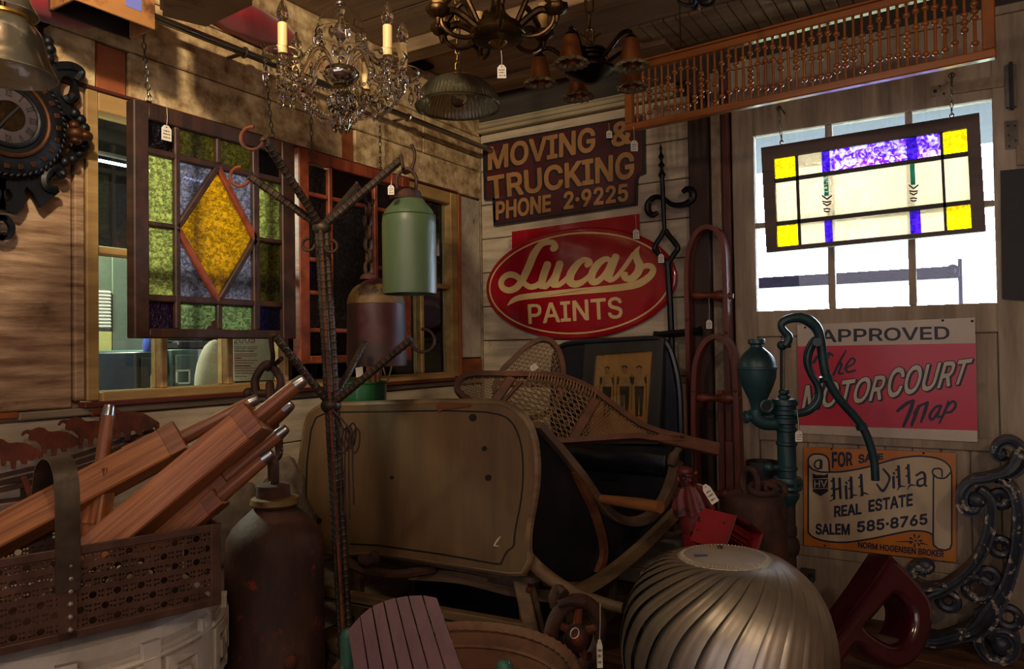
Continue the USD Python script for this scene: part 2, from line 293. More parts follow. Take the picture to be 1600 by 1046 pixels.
def lathe(prof, n=24, axis=None, wob=None):
    """Revolves (radius, height) pairs about z (or about axis=(origin, direction)); open ends are closed on the axis."""
    pr = [(max(r, 0), z) for r, z in prof]; V, rows = [], []
    ang = np.arange(n)*2*np.pi/n; k = 0
    for r, z in pr:
        if r < 1e-6: V.append([[0, 0, z]]); rows.append([k]); k += 1
        else:
            rr = r if wob is None else r*wob(ang, z)
            V.append(np.stack([rr*np.cos(ang), rr*np.sin(ang), np.full(n, z)], 1)); rows.append(list(range(k, k+n))); k += n
    f = []
    for a, b in zip(rows, rows[1:]):
        for j in range(n):
            j2 = (j+1) % n
            if len(a) == n and len(b) == n: f += [[a[j], a[j2], b[j2]], [a[j], b[j2], b[j]]]
            elif len(a) == n: f.append([a[j], a[j2], b[0]])
            elif len(b) == n: f.append([a[0], b[j2], b[j]])
    m = T_(np.vstack(V), np.array(f), process=False); fix(m)
    if axis is not None:
        d = np.asarray(axis[1], float); d = d/np.linalg.norm(d); e = np.array([1., 0, 0]) if abs(d[0]) < .9 else np.array([0, 1., 0])
        ex = e-d*(e@d); m.apply_transform(frame(axis[0], ex, d))
    return m
def solid(prof, n=24, axis=None, wob=None):
    return lathe([(0, prof[0][1])]+list(prof)+[(0, prof[-1][1])], n, axis, wob)
def shell(prof, t, n=28, axis=None, wob=None):
    """A thin-walled vessel: the profile outside, offset inwards by t."""
    return lathe(list(prof)+[(max(r-t, .0005), z) for r, z in prof[::-1]]+[prof[0]], n, axis, wob)
def ball(c, r, n=12): return lathe([(r*math.sin(a), -r*math.cos(a)) for a in np.linspace(0, math.pi, n//2+1)], n, axis=(c, (0, 0, 1)))
def ell(c, rx, ry, rz, sub=2):
    m = trimesh.creation.icosphere(sub, 1.0); m.vertices *= [rx, ry, rz]; m.apply_translation(c); return m
def torus(c, R, r, nrm, n=24, s=8, sq=1.0, long=None):
    """A ring about nrm; stretched by sq along 'long'."""
    nrm = np.asarray(nrm, float)/np.linalg.norm(nrm); l = np.asarray(long if long is not None else ([0, 0, 1] if abs(nrm[2]) < .9 else [1, 0, 0]), float)
    l = l-nrm*(l@nrm); l /= np.linalg.norm(l); m = np.cross(nrm, l); a = np.arange(n)*2*np.pi/n
    return tube(np.asarray(c)+R*(sq*np.cos(a)[:, None]*l+np.sin(a)[:, None]*m), r, s, closed=True)
def link(c, d, turn, L, W, r, n=16, s=6):
    """A chain link with its long axis along d."""
    d = np.asarray(d, float)/np.linalg.norm(d); e = np.array([1., 0, 0]) if abs(d[0]) < .8 else np.array([0, 1., 0])
    e = e-d*(e@d); e /= np.linalg.norm(e); g = np.cross(d, e); w = e*math.cos(turn)+g*math.sin(turn)
    h = L/2-r-W/2+r; q = []
    for a in np.linspace(-math.pi/2, math.pi/2, n//2): q.append(d*(h*1+ (W/2-r)*math.cos(a))+w*(W/2-r)*math.sin(a))
    for a in np.linspace(math.pi/2, 3*math.pi/2, n//2): q.append(-d*h+d*(W/2-r)*math.cos(a)+w*(W/2-r)*math.sin(a))
    return tube(np.asarray(c)+np.array(q), r, s, closed=True)
def links(a, b, L, W, r, n=None):
    a, b = np.asarray(a, float), np.asarray(b, float); D = np.linalg.norm(b-a); pitch = L-2*r; n = n or max(1, int(round(D/pitch)))
    return [link(a+(b-a)*((k+.5)/n), b-a, (k % 2)*math.pi/2+.4, max(D/n+2*r, L*.8), W, r) for k in range(n)]
def polys(g): return [x for x in getattr(g, 'geoms', [g]) if x.geom_type == 'Polygon' and x.area > 1e-12]
def ext(poly, h):
    return cat([trimesh.creation.extrude_polygon(g, h, engine='earcut') for g in polys(poly)])
def pp(poly, pl, thick, off=0.0):
    """A flat piece traced as a polygon in the picture, standing on plane pl, thick metres towards its normal (off: start)."""
    if not hasattr(poly, 'geom_type'): poly = Polygon(poly)
    m = ext(poly if poly.is_valid else poly.buffer(0), 1.0); h = m.vertices[:, 2:3].copy()
    m.vertices = ats(m.vertices[:, :2], pl)+pl[1]*(off+thick*h)
    return fix(m)
def loc(poly, M, thick, off=0.0):
    """A polygon in local metres, extruded and set by the 4x4 M."""
    if not hasattr(poly, 'geom_type'): poly = Polygon(poly)
    m = ext(poly, thick); m.apply_translation([0, 0, off]); return fix(xf(m, M))
def stroke(pts, w, n=8, closed=False, smooth=True):
    p = cr(pts, n, closed) if smooth and len(pts) > 2 else np.asarray(pts, float)
    if closed: p = np.vstack([p, p[0]])
    return LineString(p).buffer(w/2, quad_segs=4)
def taper(pts, ws, n=8):
    """A brush stroke whose width changes along its length."""
    p = cr(pts, n); w = np.interp(np.linspace(0, 1, len(p)), np.linspace(0, 1, len(ws)), ws)
    return unary_union([unary_union([Point(p[i]).buffer(w[i]/2, 6), Point(p[i+1]).buffer(w[i+1]/2, 6)]).convex_hull for i in range(len(p)-1)])
def cro(pts, ox, oy, s): return [(ox+x/s, oy+y/s) for x, y in pts]
_tp = {}
def tpoly(s, bold=True):
    """Lettering as a polygon filling the unit square."""
    if (s, bold) not in _tp:
        m = meshkit.text_mesh(s, 1.0, .1, bold); keep = np.abs(m.vertices[:, 2]) < 1e-6
        fs = m.faces[keep[m.faces].all(1)]; g = unary_union([Polygon(m.vertices[f][:, :2]).buffer(1e-5) for f in fs])
        x0, y0, x1, y1 = g.bounds; _tp[s, bold] = (affinity.affine_transform(g, [1/(x1-x0), 0, 0, 1/(y1-y0), -x0/(x1-x0), -y0/(y1-y0)]), (x1-x0)/(y1-y0))
    return _tp[s, bold]
def tpx(s, BL, BR, TL, TR, bold=True, grow=0.0):
    """Lettering as a polygon in the picture inside a traced quad."""
    g, asp = tpoly(s, bold)
    q = [np.asarray(x, float) for x in (BL, BR, TL, TR)]
    def mp(xy): u, v = xy[:, :1], xy[:, 1:2]; return (1-v)*((1-u)*q[0]+u*q[1])+v*((1-u)*q[2]+u*q[3])
    out = []
    for p in polys(g):
        out.append(Polygon(mp(np.array(p.exterior.coords)), [mp(np.array(i.coords)) for i in p.interiors]).buffer(0))
    o = unary_union(out); return o.buffer(grow) if grow else o
def plathe(ax, prof, d, n=28, wob=None, sh=None):
    """An upright turned piece: prof = (picture y, half width in pixels) at distance d on picture column ax."""
    ys = [p[0] for p in prof]; ref = P(ax, ys[len(ys)//2], d)
    pr = [(hw*d/F, P(ax, y, d)[2]) for y, hw in prof]
    o = np.array([ref[0], ref[1], 0])
    return shell(pr, sh, n, (o, (0, 0, 1)), wob) if sh else solid(pr, n, (o, (0, 0, 1)), wob)

# ------------------------------------------------------------------ scene helpers
taken = {}
def numbered(parent, name):
    k = taken.get((parent, name), 0); taken[parent, name] = k+1
    return name if k == 0 else f'{name}_{k:03d}'
def meta(prim, label=None, category=None, group=None, kind=None):
    for k, v in (('label', label), ('category', category), ('group', group), ('kind', kind)):
        if v: prim.SetCustomDataByKey(k, v)
def low(meshes):
    b = np.array([m.bounds for m in meshes]); lo, hi = b[:, 0].min(0), b[:, 1].max(0); return np.array([(lo[0]+hi[0])/2, (lo[1]+hi[1])/2, lo[2]])
class Thing:
    """An Xform under /World; parts are given in world coordinates (or local, with M)."""
    def __init__(s, name, label=None, category=None, base=(0, 0, 0), M=None, group=None, kind=None):
        s.path = '/World/'+numbered('/World', name); x = UsdGeom.Xform.Define(stage, s.path); s.M = M
        if M is None:
            s.base = np.asarray(base, float); x.AddTranslateOp().Set(Gf.Vec3d(*map(float, s.base))); s.inv = np.eye(4); s.inv[:3, 3] = -s.base
        else:
            x.AddTransformOp().Set(Gf.Matrix4d(*np.asarray(M).T.ravel().tolist())); s.inv = np.linalg.inv(M)
        meta(x.GetPrim(), label, category, group, kind)
    def part(s, name, mesh, m, parent=None, smooth=40, label=None, local=False, kind=None):
        par = parent or s.path; path = par+'/'+numbered(par, name)
        mesh = mesh.copy()
        if not local: mesh.apply_transform(s.inv)
        g = usdkit.mesh(stage, path, mesh, mats[m], smooth=smooth); meta(g.GetPrim(), label, None, None, kind); return path
def single(name, mesh, m, label, category, group=None, smooth=40, kind=None, base=None):
    path = '/World/'+numbered('/World', name); b = low([mesh]) if base is None else np.asarray(base, float)
    mm = mesh.copy(); mm.apply_translation(-b)
    g = usdkit.mesh(stage, path, mm, mats[m], smooth=smooth); g.AddTranslateOp().Set(Gf.Vec3d(*map(float, b))); meta(g.GetPrim(), label, category, group, kind); return g
def setting(name, mesh, m, smooth=False):
    path = '/World/'+numbered('/World', name); g = usdkit.mesh(stage, path, mesh, mats[m], smooth=smooth); meta(g.GetPrim(), kind='structure'); return path
def setpart(par, name, mesh, m, smooth=False, label=None):
    path = par+'/'+numbered(par, name); g = usdkit.mesh(stage, path, mesh, mats[m], smooth=smooth); meta(g.GetPrim(), label); return path
def price_tag(label, hang, c, w=13, h=18, d=2.0, turn=0, tilt=0, group=None):
    """A small paper price tag: hang = picture point where the string is tied, c = centre of the paper."""
    pl = FP(c[0], c[1], d, turn); o = P(c[0], c[1], d); k = d/F; n = pl[1]; ex = np.cross(Z, n); ex = ex*math.cos(tilt)+np.cross(n, ex)*math.sin(tilt); ey = np.cross(n, ex)
    M = np.eye(4); M[:3, 0], M[:3, 1], M[:3, 2], M[:3, 3] = ex, ey, n, o
    w, h = w*k, h*k; t = Thing('price_tag', label, 'price tag', M=M, group=group)
    poly = Polygon([(-w/2, -h/2), (w/2, -h/2), (w/2, h*.28), (w*.22, h/2), (-w*.22, h/2), (-w/2, h*.28)]).difference(Point(0, h*.38).buffer(w*.08, 3))
    m = ext(poly, .0008); t.part('paper', m, 'tag_paper', local=True, smooth=False)
    rg = random.Random(int(c[0]*7+c[1])); L = []
    for row in (.12, -.08, -.3):
        x = -w*.32
        while x < w*.28:
            q = w*rg.uniform(.06, .14); L.append(cbox((q, h*rg.uniform(.05, .11), .0004), .0001)); L[-1].apply_translation([x+q/2, h*row, .001]); x += q*1.5
    t.part('pen_marks', cat(L), 'tag_ink', local=True, smooth=False)
    a = np.append(P(hang[0], hang[1], d)-n*.004, 1); a = (np.linalg.inv(M)@a)[:3]; b = np.array([0, h*.38, .0004])
    t.part('string', tube(cr([a, (a+b)/2+[w*.05, 0, .001], b], 5), .0008, 5), 'tag_string', local=True)
    return t
# ------------------------------------------------------------------ the room
H = 2.10
fl = setting('floor', bx((-.1, -4.8, -.12), (4.35, .2, -.012), .002), 'floor_wood')
for i, y0 in enumerate(np.arange(-2.7, -.005, .135)):
    setpart(fl, 'plank', bx((.01, y0+.003, -.02), (4.2, min(y0+.133, -.004), 0), .002), 'floor_wood')
ce = setting('ceiling', bx((-.05, -4.7, H+.02), (4.3, .1, H+.1), .002), 'ceiling_board')
for i, y0 in enumerate(np.arange(-2.6, -.02, .29)):
    setpart(ce, 'board', bx((.0, y0+.003, H), (4.2, min(y0+.288, -.004), H+.022), .003), 'ceiling_board')
for y in (-.62, -2.35): setpart(ce, 'joist', bx((0, y-.045, H-.05), (4.2, y+.045, H), .004), 'joist_wood')
setpart(ce, 'joist', bx((0, -.16, H-.03), (.95, -.05, H), .004), 'joist_wood')
for k in range(30):   # beaded strip of ceiling over the hanging fretwork
    setpart(ce, 'bead_board', bx((.86+k*.045, -.30, H-.012), (.86+k*.045+.042, -.05, H-.001), .003), 'joist_wood')
setting('wall_front', bx((-.1, -4.78, -.05), (4.35, -4.7, H+.1), .002), 'rough_plank')
setting('wall_side', bx((4.2, -4.72, -.05), (4.3, .1, H+.1), .002), 'rough_plank')

# left wall: rough boards round an inside window
wl = setting('wall_left', cat([bx((-.10, -4.72, -.02), (-.022, -1.772, H+.05)), bx((-.10, -1.772, -.02), (-.022, -.19, .82)), bx((-.10, -1.772, 1.625), (-.022, -.19, H+.05)), bx((-.10, -.19, -.02), (-.022, .06, H+.05))]), 'rough_plank')
for a, b in ((-3.3, -2.62), (-2.615, -2.30), (-2.297, -1.972), (-1.969, -1.803)):
    setpart(wl, 'plank', bx((-.022, a, .815), (.004 if a < -2 else .0, b, 1.619), .004), 'rough_plank')
setpart(wl, 'casing', bx((-.022, -1.80, .83), (.008, -1.776, 1.619), .003), 'rough_plank')
for a, b, m in ((-3.3, -1.748, 'rough_timber'), (-1.745, -1.664, 'stained_timber'), (-1.661, -.875, 'rough_timber'), (-.873, -.815, 'stained_timber'), (-.812, -.005, 'rough_timber')):
    setpart(wl, 'timber', bx((-.022, a, 1.624), (.012 if m == 'rough_timber' else .006, b, 1.746), .004), m)
for a, b, z0, z1 in ((-3.3, -.42, 1.75, 1.905), (-.417, -.005, 1.75, 1.81), (-.417, -.005, 1.814, 1.905), (-3.3, -.005, 1.908, 2.098)):
    setpart(wl, 'timber', bx((-.022, a, z0), (.010, b, z1), .004), 'rough_timber')
setpart(wl, 'batten', bx((-.022, -3.3, 1.6185), (.016, -.19, 1.6265), .002), 'red_trim')
setpart(wl, 'ledge', bx((-.022, -3.3, .800), (.012, -1.93, .814), .002), 'orange_trim')
setpart(wl, 'ledge', bx((-.022, -1.93, .793), (.014, -.012, .812), .003), 'gray_trim')
z = .788
for k, z1 in enumerate((.788, .648, .508, .368, .228, .088)):
    setpart(wl, 'board', bx((-.022, -3.3, max(z1-.137, .0)), (.004, -.012, z1), .003), 'white_board')
setpart(wl, 'corner_board', bx((-.022, -.165, .908), (.006, -.010, 1.616), .003), 'corner_board')
setpart(wl, 'block', bx((-.022, -.165, .815), (.010, -.012, .903), .003), 'stained_timber')
setpart(wl, 'casing', bx((-.022, -.187, .815), (.016, -.168, 1.617), .003), 'orange_trim')
# the inside window
w1 = setting('window_1', cat([bx((-.05, -1.773, .828), (.012, -1.742, 1.617), .003), bx((-.05, -.236, .828), (.012, -.189, 1.617), .003), bx((-.05, -1.742, 1.567), (.010, -.236, 1.617), .003), bx((-.05, -1.742, .824), (.026, -.236, .850), .003)]), 'tan_trim')
setpart(w1, 'sill_edge', bx((.0, -1.79, .813), (.034, -.19, .826), .002), 'red_trim')
ms = (-1.558, -1.344, -1.13, -.916, -.68, -.425)
for y in ms: setpart(w1, 'mullion', bx((-.045, y-.010, .85), (.004, y+.010, 1.567), .003), 'tan_trim')
ys = (-1.742,)+ms+(-.236,)
for a, b in zip(ys, ys[1:]):
    a2, b2 = a+(.010 if a > -1.7 else 0), b-(.010 if b < -.3 else 0)
    setpart(w1, 'glazing_bar', bx((-.04, a2, 1.202), (.002, b2, 1.222), .003), 'tan_trim')
    for z0, z1 in ((.85, 1.202), (1.222, 1.567)): setpart(w1, 'pane', bx((-.024, a2, z0), (-.021, b2, z1), .0005), 'pane_glass')

# the office seen through it
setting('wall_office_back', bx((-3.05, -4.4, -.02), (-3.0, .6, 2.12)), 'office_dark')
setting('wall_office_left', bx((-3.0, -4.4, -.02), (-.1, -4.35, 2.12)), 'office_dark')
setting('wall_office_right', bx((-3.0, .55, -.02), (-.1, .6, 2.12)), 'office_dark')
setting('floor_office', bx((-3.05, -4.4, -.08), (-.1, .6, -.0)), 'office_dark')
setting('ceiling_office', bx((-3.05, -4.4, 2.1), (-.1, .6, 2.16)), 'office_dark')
_a, _b = at(142, 248, LW(-1.0)), at(205, 260, LW(-1.0))
t = Thing('fluorescent_lamp', 'glowing white tube lamp on the office ceiling, seen through the inside window', 'lamp', base=(_a+_b)/2)
_dir = (_b-_a)/np.linalg.norm(_b-_a); _dir = np.array([0, 1., 0]); _e0, _e1 = _a-_dir*.35, _a+_dir*.55
t.part('tube', tube([_e0, _e1], .006, 10), 'tube_light'); t.part('fitting', bar(_e0+[0, 0, .03], _e1+[0, 0, .03], .02, .016), 'office_dark')
for e in (_e0, _e1): t.part('tube_holder', bx(e-[.01, .012, .01], e+[.01, .012, .036]), 'office_dark')
for e in (_e0+[0, .1, 0], _e1-[0, .1, 0]): t.part('hanger', bar(e+[0, 0, .05], [e[0], e[1], 2.1], .006, .006), 'label_white')
def box_unit(name, label, cat_, x0, x1, y0, y1, z0, z1): return Thing(name, label, cat_, base=((x0+x1)/2, (y0+y1)/2, z0)), bx((x0, y0, z0), (x1, y1, z1), .006)
# tall metal cabinet with a louvred cream side
cx = -1.02; pA = at(150, 598, LW(cx)); pE = at(174, 595, LW(cx)); pT = at(160, 408, LW(cx))
yl, ye = pA[1]-.03, pE[1]
t, m = box_unit('metal_cabinet', 'tall gray-green metal cabinet with louvred cream panel behind the inside window', 'cabinet', cx-.5, cx, yl+.0, ye+.42, 0, pT[2]+.06)
t.part('body', m, 'cabinet_green')
zt = pT[2]+.03
t.part('side_panel', bx((cx-.002, yl+.005, .02), (cx+.006, ye, .855), .002), 'cabinet_cream'); t.part('side_panel', bx((cx-.002, yl+.005, .86), (cx+.006, ye, 1.035), .002), 'cabinet_cream')
for k in range(11): t.part('louver', xf(cbox((.012, ye-yl-.01, .010), .002), frame(((cx+.006), (ye+yl)/2, 1.055+k*.0135), (.8, 0, -.6), (.6, 0, .8))), 'label_white')
t.part('door_edge', bx((cx-.002, ye+.004, .02), (cx+.004, ye+.41, zt), .002), 'cabinet_green')
def file_cabinet(px0, px1, py_top, x, m, label, lab, yl2):
    a, b = at(px0, py_top, LW(x)), at(px1, py_top, LW(x)); top = a[2]
    t, mm = box_unit('file_cabinet', label, 'cabinet', x-.5, x, a[1], b[1], 0, top); t.part('body', mm, m)
    w = b[1]-a[1]
    for k in range(3):
        z1 = top-.02-k*.30
        d = t.part('drawer', bx((x-.002, a[1]+.015, z1-.28), (x+.012, b[1]-.015, z1), .004), m)
        yc = a[1]+w*yl2
        fr = cat([bx((x+.012, yc-.028, z1-.105+q), (x+.016, yc+.028, z1-.098+q), .001) for q in (0, .045)]+[bx((x+.012, yc-.028+q, z1-.105), (x+.016, yc-.021+q, z1-.053), .001) for q in (0, .049)])
        t.part('label_holder', fr, lab, parent=d); t.part('handle', bx((x+.012, yc-.05, z1-.19), (x+.03, yc+.05, z1-.175), .003), lab, parent=d)
    return t, a, b, top
file_cabinet(211, 262, 550, -.42, 'file_dark', 'dark blue-gray file cabinet with white drawer label, behind the window', 'label_white', .62)
t, fa, fb, ft = file_cabinet(266, 311, 546, -.50, 'file_teal', 'teal-gray file cabinet with white framed label, behind the window', 'label_white', .35)
bl = at(233, 551, LW(-.55)); bl[2] = at(211, 550, LW(-.42))[2]
single('bottle', lathe([(0, 0), (.018, 0), (.022, .02), (.016, .05), (.010, .06), (.010, .078), (0, .08)], 12, axis=(bl, (0, 0, 1))), 'blue_bottle_glass', 'small blue bottle standing on the dark file cabinet in the office', 'bottle', base=bl)
q = at(290, 540, LW(-.62)); q[2] = ft
t = Thing('telephone', 'black desk telephone on top of the teal file cabinet in the office', 'telephone', base=q)
t.part('body', bx(q+[-.05, -.07, 0], q+[.06, .07, .03], .006), 'sign_black'); t.part('handset', bar(q+[0, -.08, .045], q+[0, .08, .045], .03, .025), 'sign_black')
# calendar, chair with a pale seat, plate and wall in the office
pl = LW(-.16)
t = Thing('wall_calendar', 'printed gray paper calendar page hanging inside the office window', 'calendar', base=at(382, 590, pl))
t.part('page', pp([(364, 530), (424, 529), (426, 594), (365, 596)], pl, .002), 'paper_gray')
t.part('heading', pp(tpx('2005', (364, 537), (398, 536.5), (364, 526), (398, 525.5)), pl, .001, .002), 'ink_gray')
t.part('print', cat([pp(sbox(366, y, 366+w, y+h), pl, .0008, .002) for y, w, h in ((542, 36, 1), (545, 34, 1), (548, 30, 2), (553, 36, 1), (556, 34, 1), (559, 10, 2), (563, 36, 1), (567, 30, 1), (571, 25, 2), (575, 36, 1), (579, 34, 1), (583, 30, 1), (588, 20, 1))]), 'ink_gray')
t.part('hook', bar(at(395, 528, pl), at(395, 528, pl)+[0, 0, .62], .003, .003), 'conduit')
q = at(336, 585, LW(-.33))
t = Thing('office_chair', 'pale cloth-backed chair standing between the file cabinet and calendar', 'chair', base=(q[0], q[1], 0))
t.part('backrest', ell(q+[0, .0, -.05], .05, .075, .17), 'seat_cloth'); t.part('seat', ell((q[0]+.0, q[1]+.02, .47), .11, .12, .04), 'seat_cloth')
t.part('post', tube([(q[0], q[1]+.02, .05), (q[0], q[1]+.02, .46)], .02), 'iron_black'); t.part('back_bar', bar((q[0]-.03, q[1], .45), (q[0]-.04, q[1], .80), .02, .03), 'iron_black')
for k in range(5): t.part('foot', bar((q[0], q[1]+.02, .05), (q[0]+.12*math.cos(k*1.2566), q[1]+.02+.12*math.sin(k*1.2566), .02), .03, .03), 'iron_black')
pl = LW(-.075)
t = Thing('license_plate', 'old green license plate leaning inside the lower right corner of the window', 'license plate', base=at(686, 581, pl))
t.part('plate', pp([(668, 547), (706, 544), (707, 579), (669, 582)], pl, .003), 'plate_green')
t.part('lettering', pp(tpx('193', (674, 577), (694, 575.5), (674, 564), (694, 562.5)), pl, .001, .003), 'plate_text')
_q = at(686, 581, pl); setpart(wl, 'window_ledge', bx((-.2, -1.77, .80), (-.10, -.19, .8265)), 'gray_trim')

# back wall: white boards, post, door
wb = setting('wall_back', cat([bx((-.10, .03, -.02), (1.07, .10, H+.1)), bx((1.07, .03, 1.985), (2.12, .10, H+.1)), bx((2.07, .03, -.02), (4.3, .10, H+.1)), bx((1.05, .03, -.02), (1.16, .10, 2.0))]), 'dark_upper')
zs = [1.915, 1.748, 1.595, 1.441, 1.288, 1.135, .982, .829, .676, .523, .370, .217, .064]
for a, b in zip(zs, zs[1:]+[0.0]): setpart(wb, 'board', bx((.010, 0, b+.002), (.985, .03, a-.0015), .003), 'white_board')
setpart(wb, 'upper_board', bx((0, -.004, 1.972), (2.12, .03, 2.098), .003), 'dark_upper')
for z0, z1, yy in ((1.916, 1.934, -.030), (1.938, 1.958, -.022), (1.960, 1.970, -.014)): setpart(wb, 'molding', bx((.012, yy, z0), (.93, .03, z1), .004), 'cream_molding')
setpart(wb, 'corner_strip', bx((.0, -.008, 0), (.012, .03, 1.91), .002), 'gray_trim')
setpart(wb, 'post', bx((.992, -.055, 0), (1.068, .03, 1.97), .004), 'dark_post'); setpart(wb, 'casing', bx((1.072, -.035, 0), (1.108, .03, 1.97), .004), 'gray_trim'); setpart(wb, 'casing', bx((1.110, -.025, 0), (1.140, .03, 1.97), .004), 'red_jamb')
setpart(wb, 'jamb', bx((2.066, -.03, 0), (2.12, .03, 1.985), .004), 'dark_post')
for k in range(6): setpart(wb, 'board', bx((2.13+k*.2, 0, 0), (2.327+k*.2, .03, 1.985), .003), 'white_board')
D0, D1 = -.014, .028
dr = setting('door_1', cat([bx((1.146, D0, .012), (1.225, D1, 1.98), .003), bx((1.962, D0, .012), (2.062, D1, 1.98), .003), bx((1.225, D0, 1.712), (1.962, D1, 1.98), .003), bx((1.225, D0, .975), (1.962, D1, 1.068), .003), bx((1.225, D0, .012), (1.962, D1, .20), .003)]), 'door_wood')
zc = at(1186, 353, BW(0))[2]
for x in (1.481, 1.729): setpart(dr, 'mullion', bx((x-.011, D0+.004, 1.068), (x+.011, D1-.004, 1.712), .003), 'door_wood')
xs = (1.225, 1.481, 1.729, 1.962)
for a, b in zip(xs, xs[1:]):
    a2, b2 = a+(.011 if a > 1.23 else 0), b-(.011 if b < 1.96 else 0)
    setpart(dr, 'glazing_bar', bx((a2, D0+.004, zc-.009), (b2, D1-.004, zc+.009), .003), 'door_wood')
    for z0, z1 in ((1.068, zc-.009), (zc+.009, 1.712)): setpart(dr, 'pane', bx((a2, .006, z0), (b2, .009, z1), .0005), 'pane_glass')
setpart(dr, 'backing', bx((1.20, D1-.008, .15), (1.99, D1+.006, 1.0)), 'dark_post')
for k in range(9): setpart(dr, 'panel_board', bx((1.226+k*.0818, D0+.010, .20), (1.226+k*.0818+.0805, D1-.006, .975), .004), 'door_wood')
for z0, z1 in ((.60, .64), (.20, .235)): setpart(dr, 'batten', bx((1.225, D0-.003, z0), (1.962, D0+.012, z1), .003), 'door_wood')
pl = BW(D0)
def drilled(quad, holes, m, name, off=0, th=.003):
    p = setpart(dr, name, pp(quad, pl, th, off), m)
    setpart(p, 'hole', cat([pp(Point(x, y).buffer(r, 4), pl, .0006, off+th) for x, y, r in holes]), 'holes')
drilled([(1452, 136), (1484, 131), (1486, 149), (1454, 153)], [(1461, 143, 3), (1475, 147, 2), (1468, 135, 1.6)], 'gray_trim', 'mending_plate')
setpart(dr, 'cross_piece', pp([(1488, 131), (1566, 118), (1568, 136), (1489, 148)], pl, .008), 'gray_trim')
drilled([(1569, 190), (1590, 188), (1592, 232), (1571, 234)], [(1575, 197, 2), (1586, 197, 2), (1576, 212, 2), (1587, 220, 2), (1577, 229, 2)], 'hinge_steel', 'hinge_plate')
setpart(dr, 'hinge_barrel', pp([(1570, 104), (1587, 102), (1588, 168), (1572, 170)], pl, .015), 'hinge_steel'); setpart(dr, 'hinge_rod', pp([(1576, 100), (1582, 100), (1584, 172), (1578, 172)], pl, .022), 'iron_black')
setpart(dr, 'lock_plate', pp([(1588, 228), (1606, 226), (1607, 258), (1589, 259)], pl, .008), 'gray_trim')
setpart(dr, 'black_panel', pp([(1563, 268), (1625, 262), (1628, 472), (1566, 467)], pl, .012, .001), 'black_panel')
t = Thing('outlet', 'dark metal outlet box low on the wall behind the finned globe', 'outlet', base=at(1266, 905, pl))
t.part('box', pp([(1252, 887), (1274, 890), (1274, 908), (1252, 906)], pl, .02), 'outlet_gray'); t.part('socket', pp(Point(1268, 897).buffer(3.5), pl, .002, .02), 'holes')
pd = 2.45
t = Thing('iron_finial', 'dark turned iron post end hanging at the right edge below the black panel', 'finial', base=P(1594, 572, pd))
t.part('shaft', plathe(1596, [(572, 3), (568, 6), (560, 5), (545, 7), (520, 9), (505, 10), (498, 14), (490, 10), (484, 12), (478, 4)], pd), 'iron_black'); t.part('hook', tube([P(1596, 480, pd), P(1596, 474, pd), at(1596, 470, BW(-.01))], .004), 'iron_black')

setpart(wb, 'head_stop', bx((1.14, -.026, 1.968), (2.07, .0, 1.995), .002), 'door_wood'); setpart(wb, 'threshold', bx((1.14, -.03, 0), (2.07, .06, .016), .002), 'dark_post')
# outside the door: porch beam, handrail, post
gr = setting('ground_outside', bx((-4, .2, -.5), (9, 14, -.42)), 'ground_grass')
po = setting('porch_deck', bx((-2.5, .1, -.2), (5.5, 1.9, -.06)), 'porch_paint')
rf = at(1250, 244, BW(1.6)); setting('porch_roof', bx((-2.5, .15, rf[2]), (5.5, 1.9, rf[2]+.06)), 'porch_paint')
ra, rb = at(1188, 443, BW(1.2)), at(1500, 428, BW(1.2))
t = Thing('porch_handrail', 'gray porch handrail with an end post seen through the door window', 'railing', base=(rb[0], 1.2, -.06))
t.part('rail', bar((-2.3, 1.2, ra[2]), (rb[0], 1.2, ra[2]), .05, .055), 'porch_rail'); t.part('knuckle', ell((rb[0]-.03, 1.2, ra[2]+.005), .03, .03, .034), 'porch_rail')
t.part('end_post', bx((rb[0]-.008, 1.18, -.06), (rb[0]+.010, 1.22, at(1500, 405, BW(1.2))[2])), 'porch_rail')
for k in (1.7, 0): t.part('far_post', bx((rb[0]-1.2-k, 1.18, -.06), (rb[0]-1.16-k, 1.22, ra[2])), 'porch_rail')
# ------------------------------------------------------------------ stained windows
def rod_chain(name, a, b, label, m='chain_steel', L=.022, W=.013, r=.0018, group=None):
    t = Thing(name, label, 'chain', base=b, group=group)
    for l in links(a, b, L, W, r): t.part('link', l, m)
    t.part('hook', tube(cr([b+[0, 0, .012], b+[0, .008, 0], b+[0, .006, -.012], b+[0, -.006, -.012], b+[0, -.007, -.004]], 5), .0022, 6), m); t.part('ceiling_eye', torus(a+[0, 0, .006], .008, .002, (0, 1, 0), 12, 6), m)
    return t
def rect(M, x0, x1, z0, z1, y0, y1, bev=.003):
    """A bar of a hanging sash: x along, z up, y = depth towards the viewer, set by M."""
    return xf(bx((x0, z0, y0), (x1, z1, y1), bev), M)
# A: diamond window; local x along +y of the wall, y up, z into the room
AY, AZ = -1.722, .984; W, Hh = .512, .596
M = np.eye(4); M[:3, 0], M[:3, 1], M[:3, 2], M[:3, 3] = (0, 1, 0), (0, 0, 1), (1, 0, 0), (.14, AY, AZ)
t = Thing('stained_window', 'dark wood hanging sash with an amber glass diamond in the middle', 'stained glass window', M=M)
A = lambda n, x0, x1, z0, z1, m, y0=-.036, y1=0., p=None: t.part(n, bx((x0, z0, y0), (x1, z1, y1), .003), m, local=True, parent=p)
A('stile', -.004, .036, 0, Hh, 'old_frame'); A('stile', .462, W, 0, Hh, 'old_frame'); A('rail', .036, .462, Hh-.042, Hh, 'old_frame_h'); A('rail', .036, .462, 0, .025, 'old_frame_h')
vx = (.109, .125), (.357, .380); hz = (.107-.010, .107), (.471, .481)
for a, b in vx: A('muntin', a, b, .025, Hh-.042, 'old_frame', -.028, -.002)
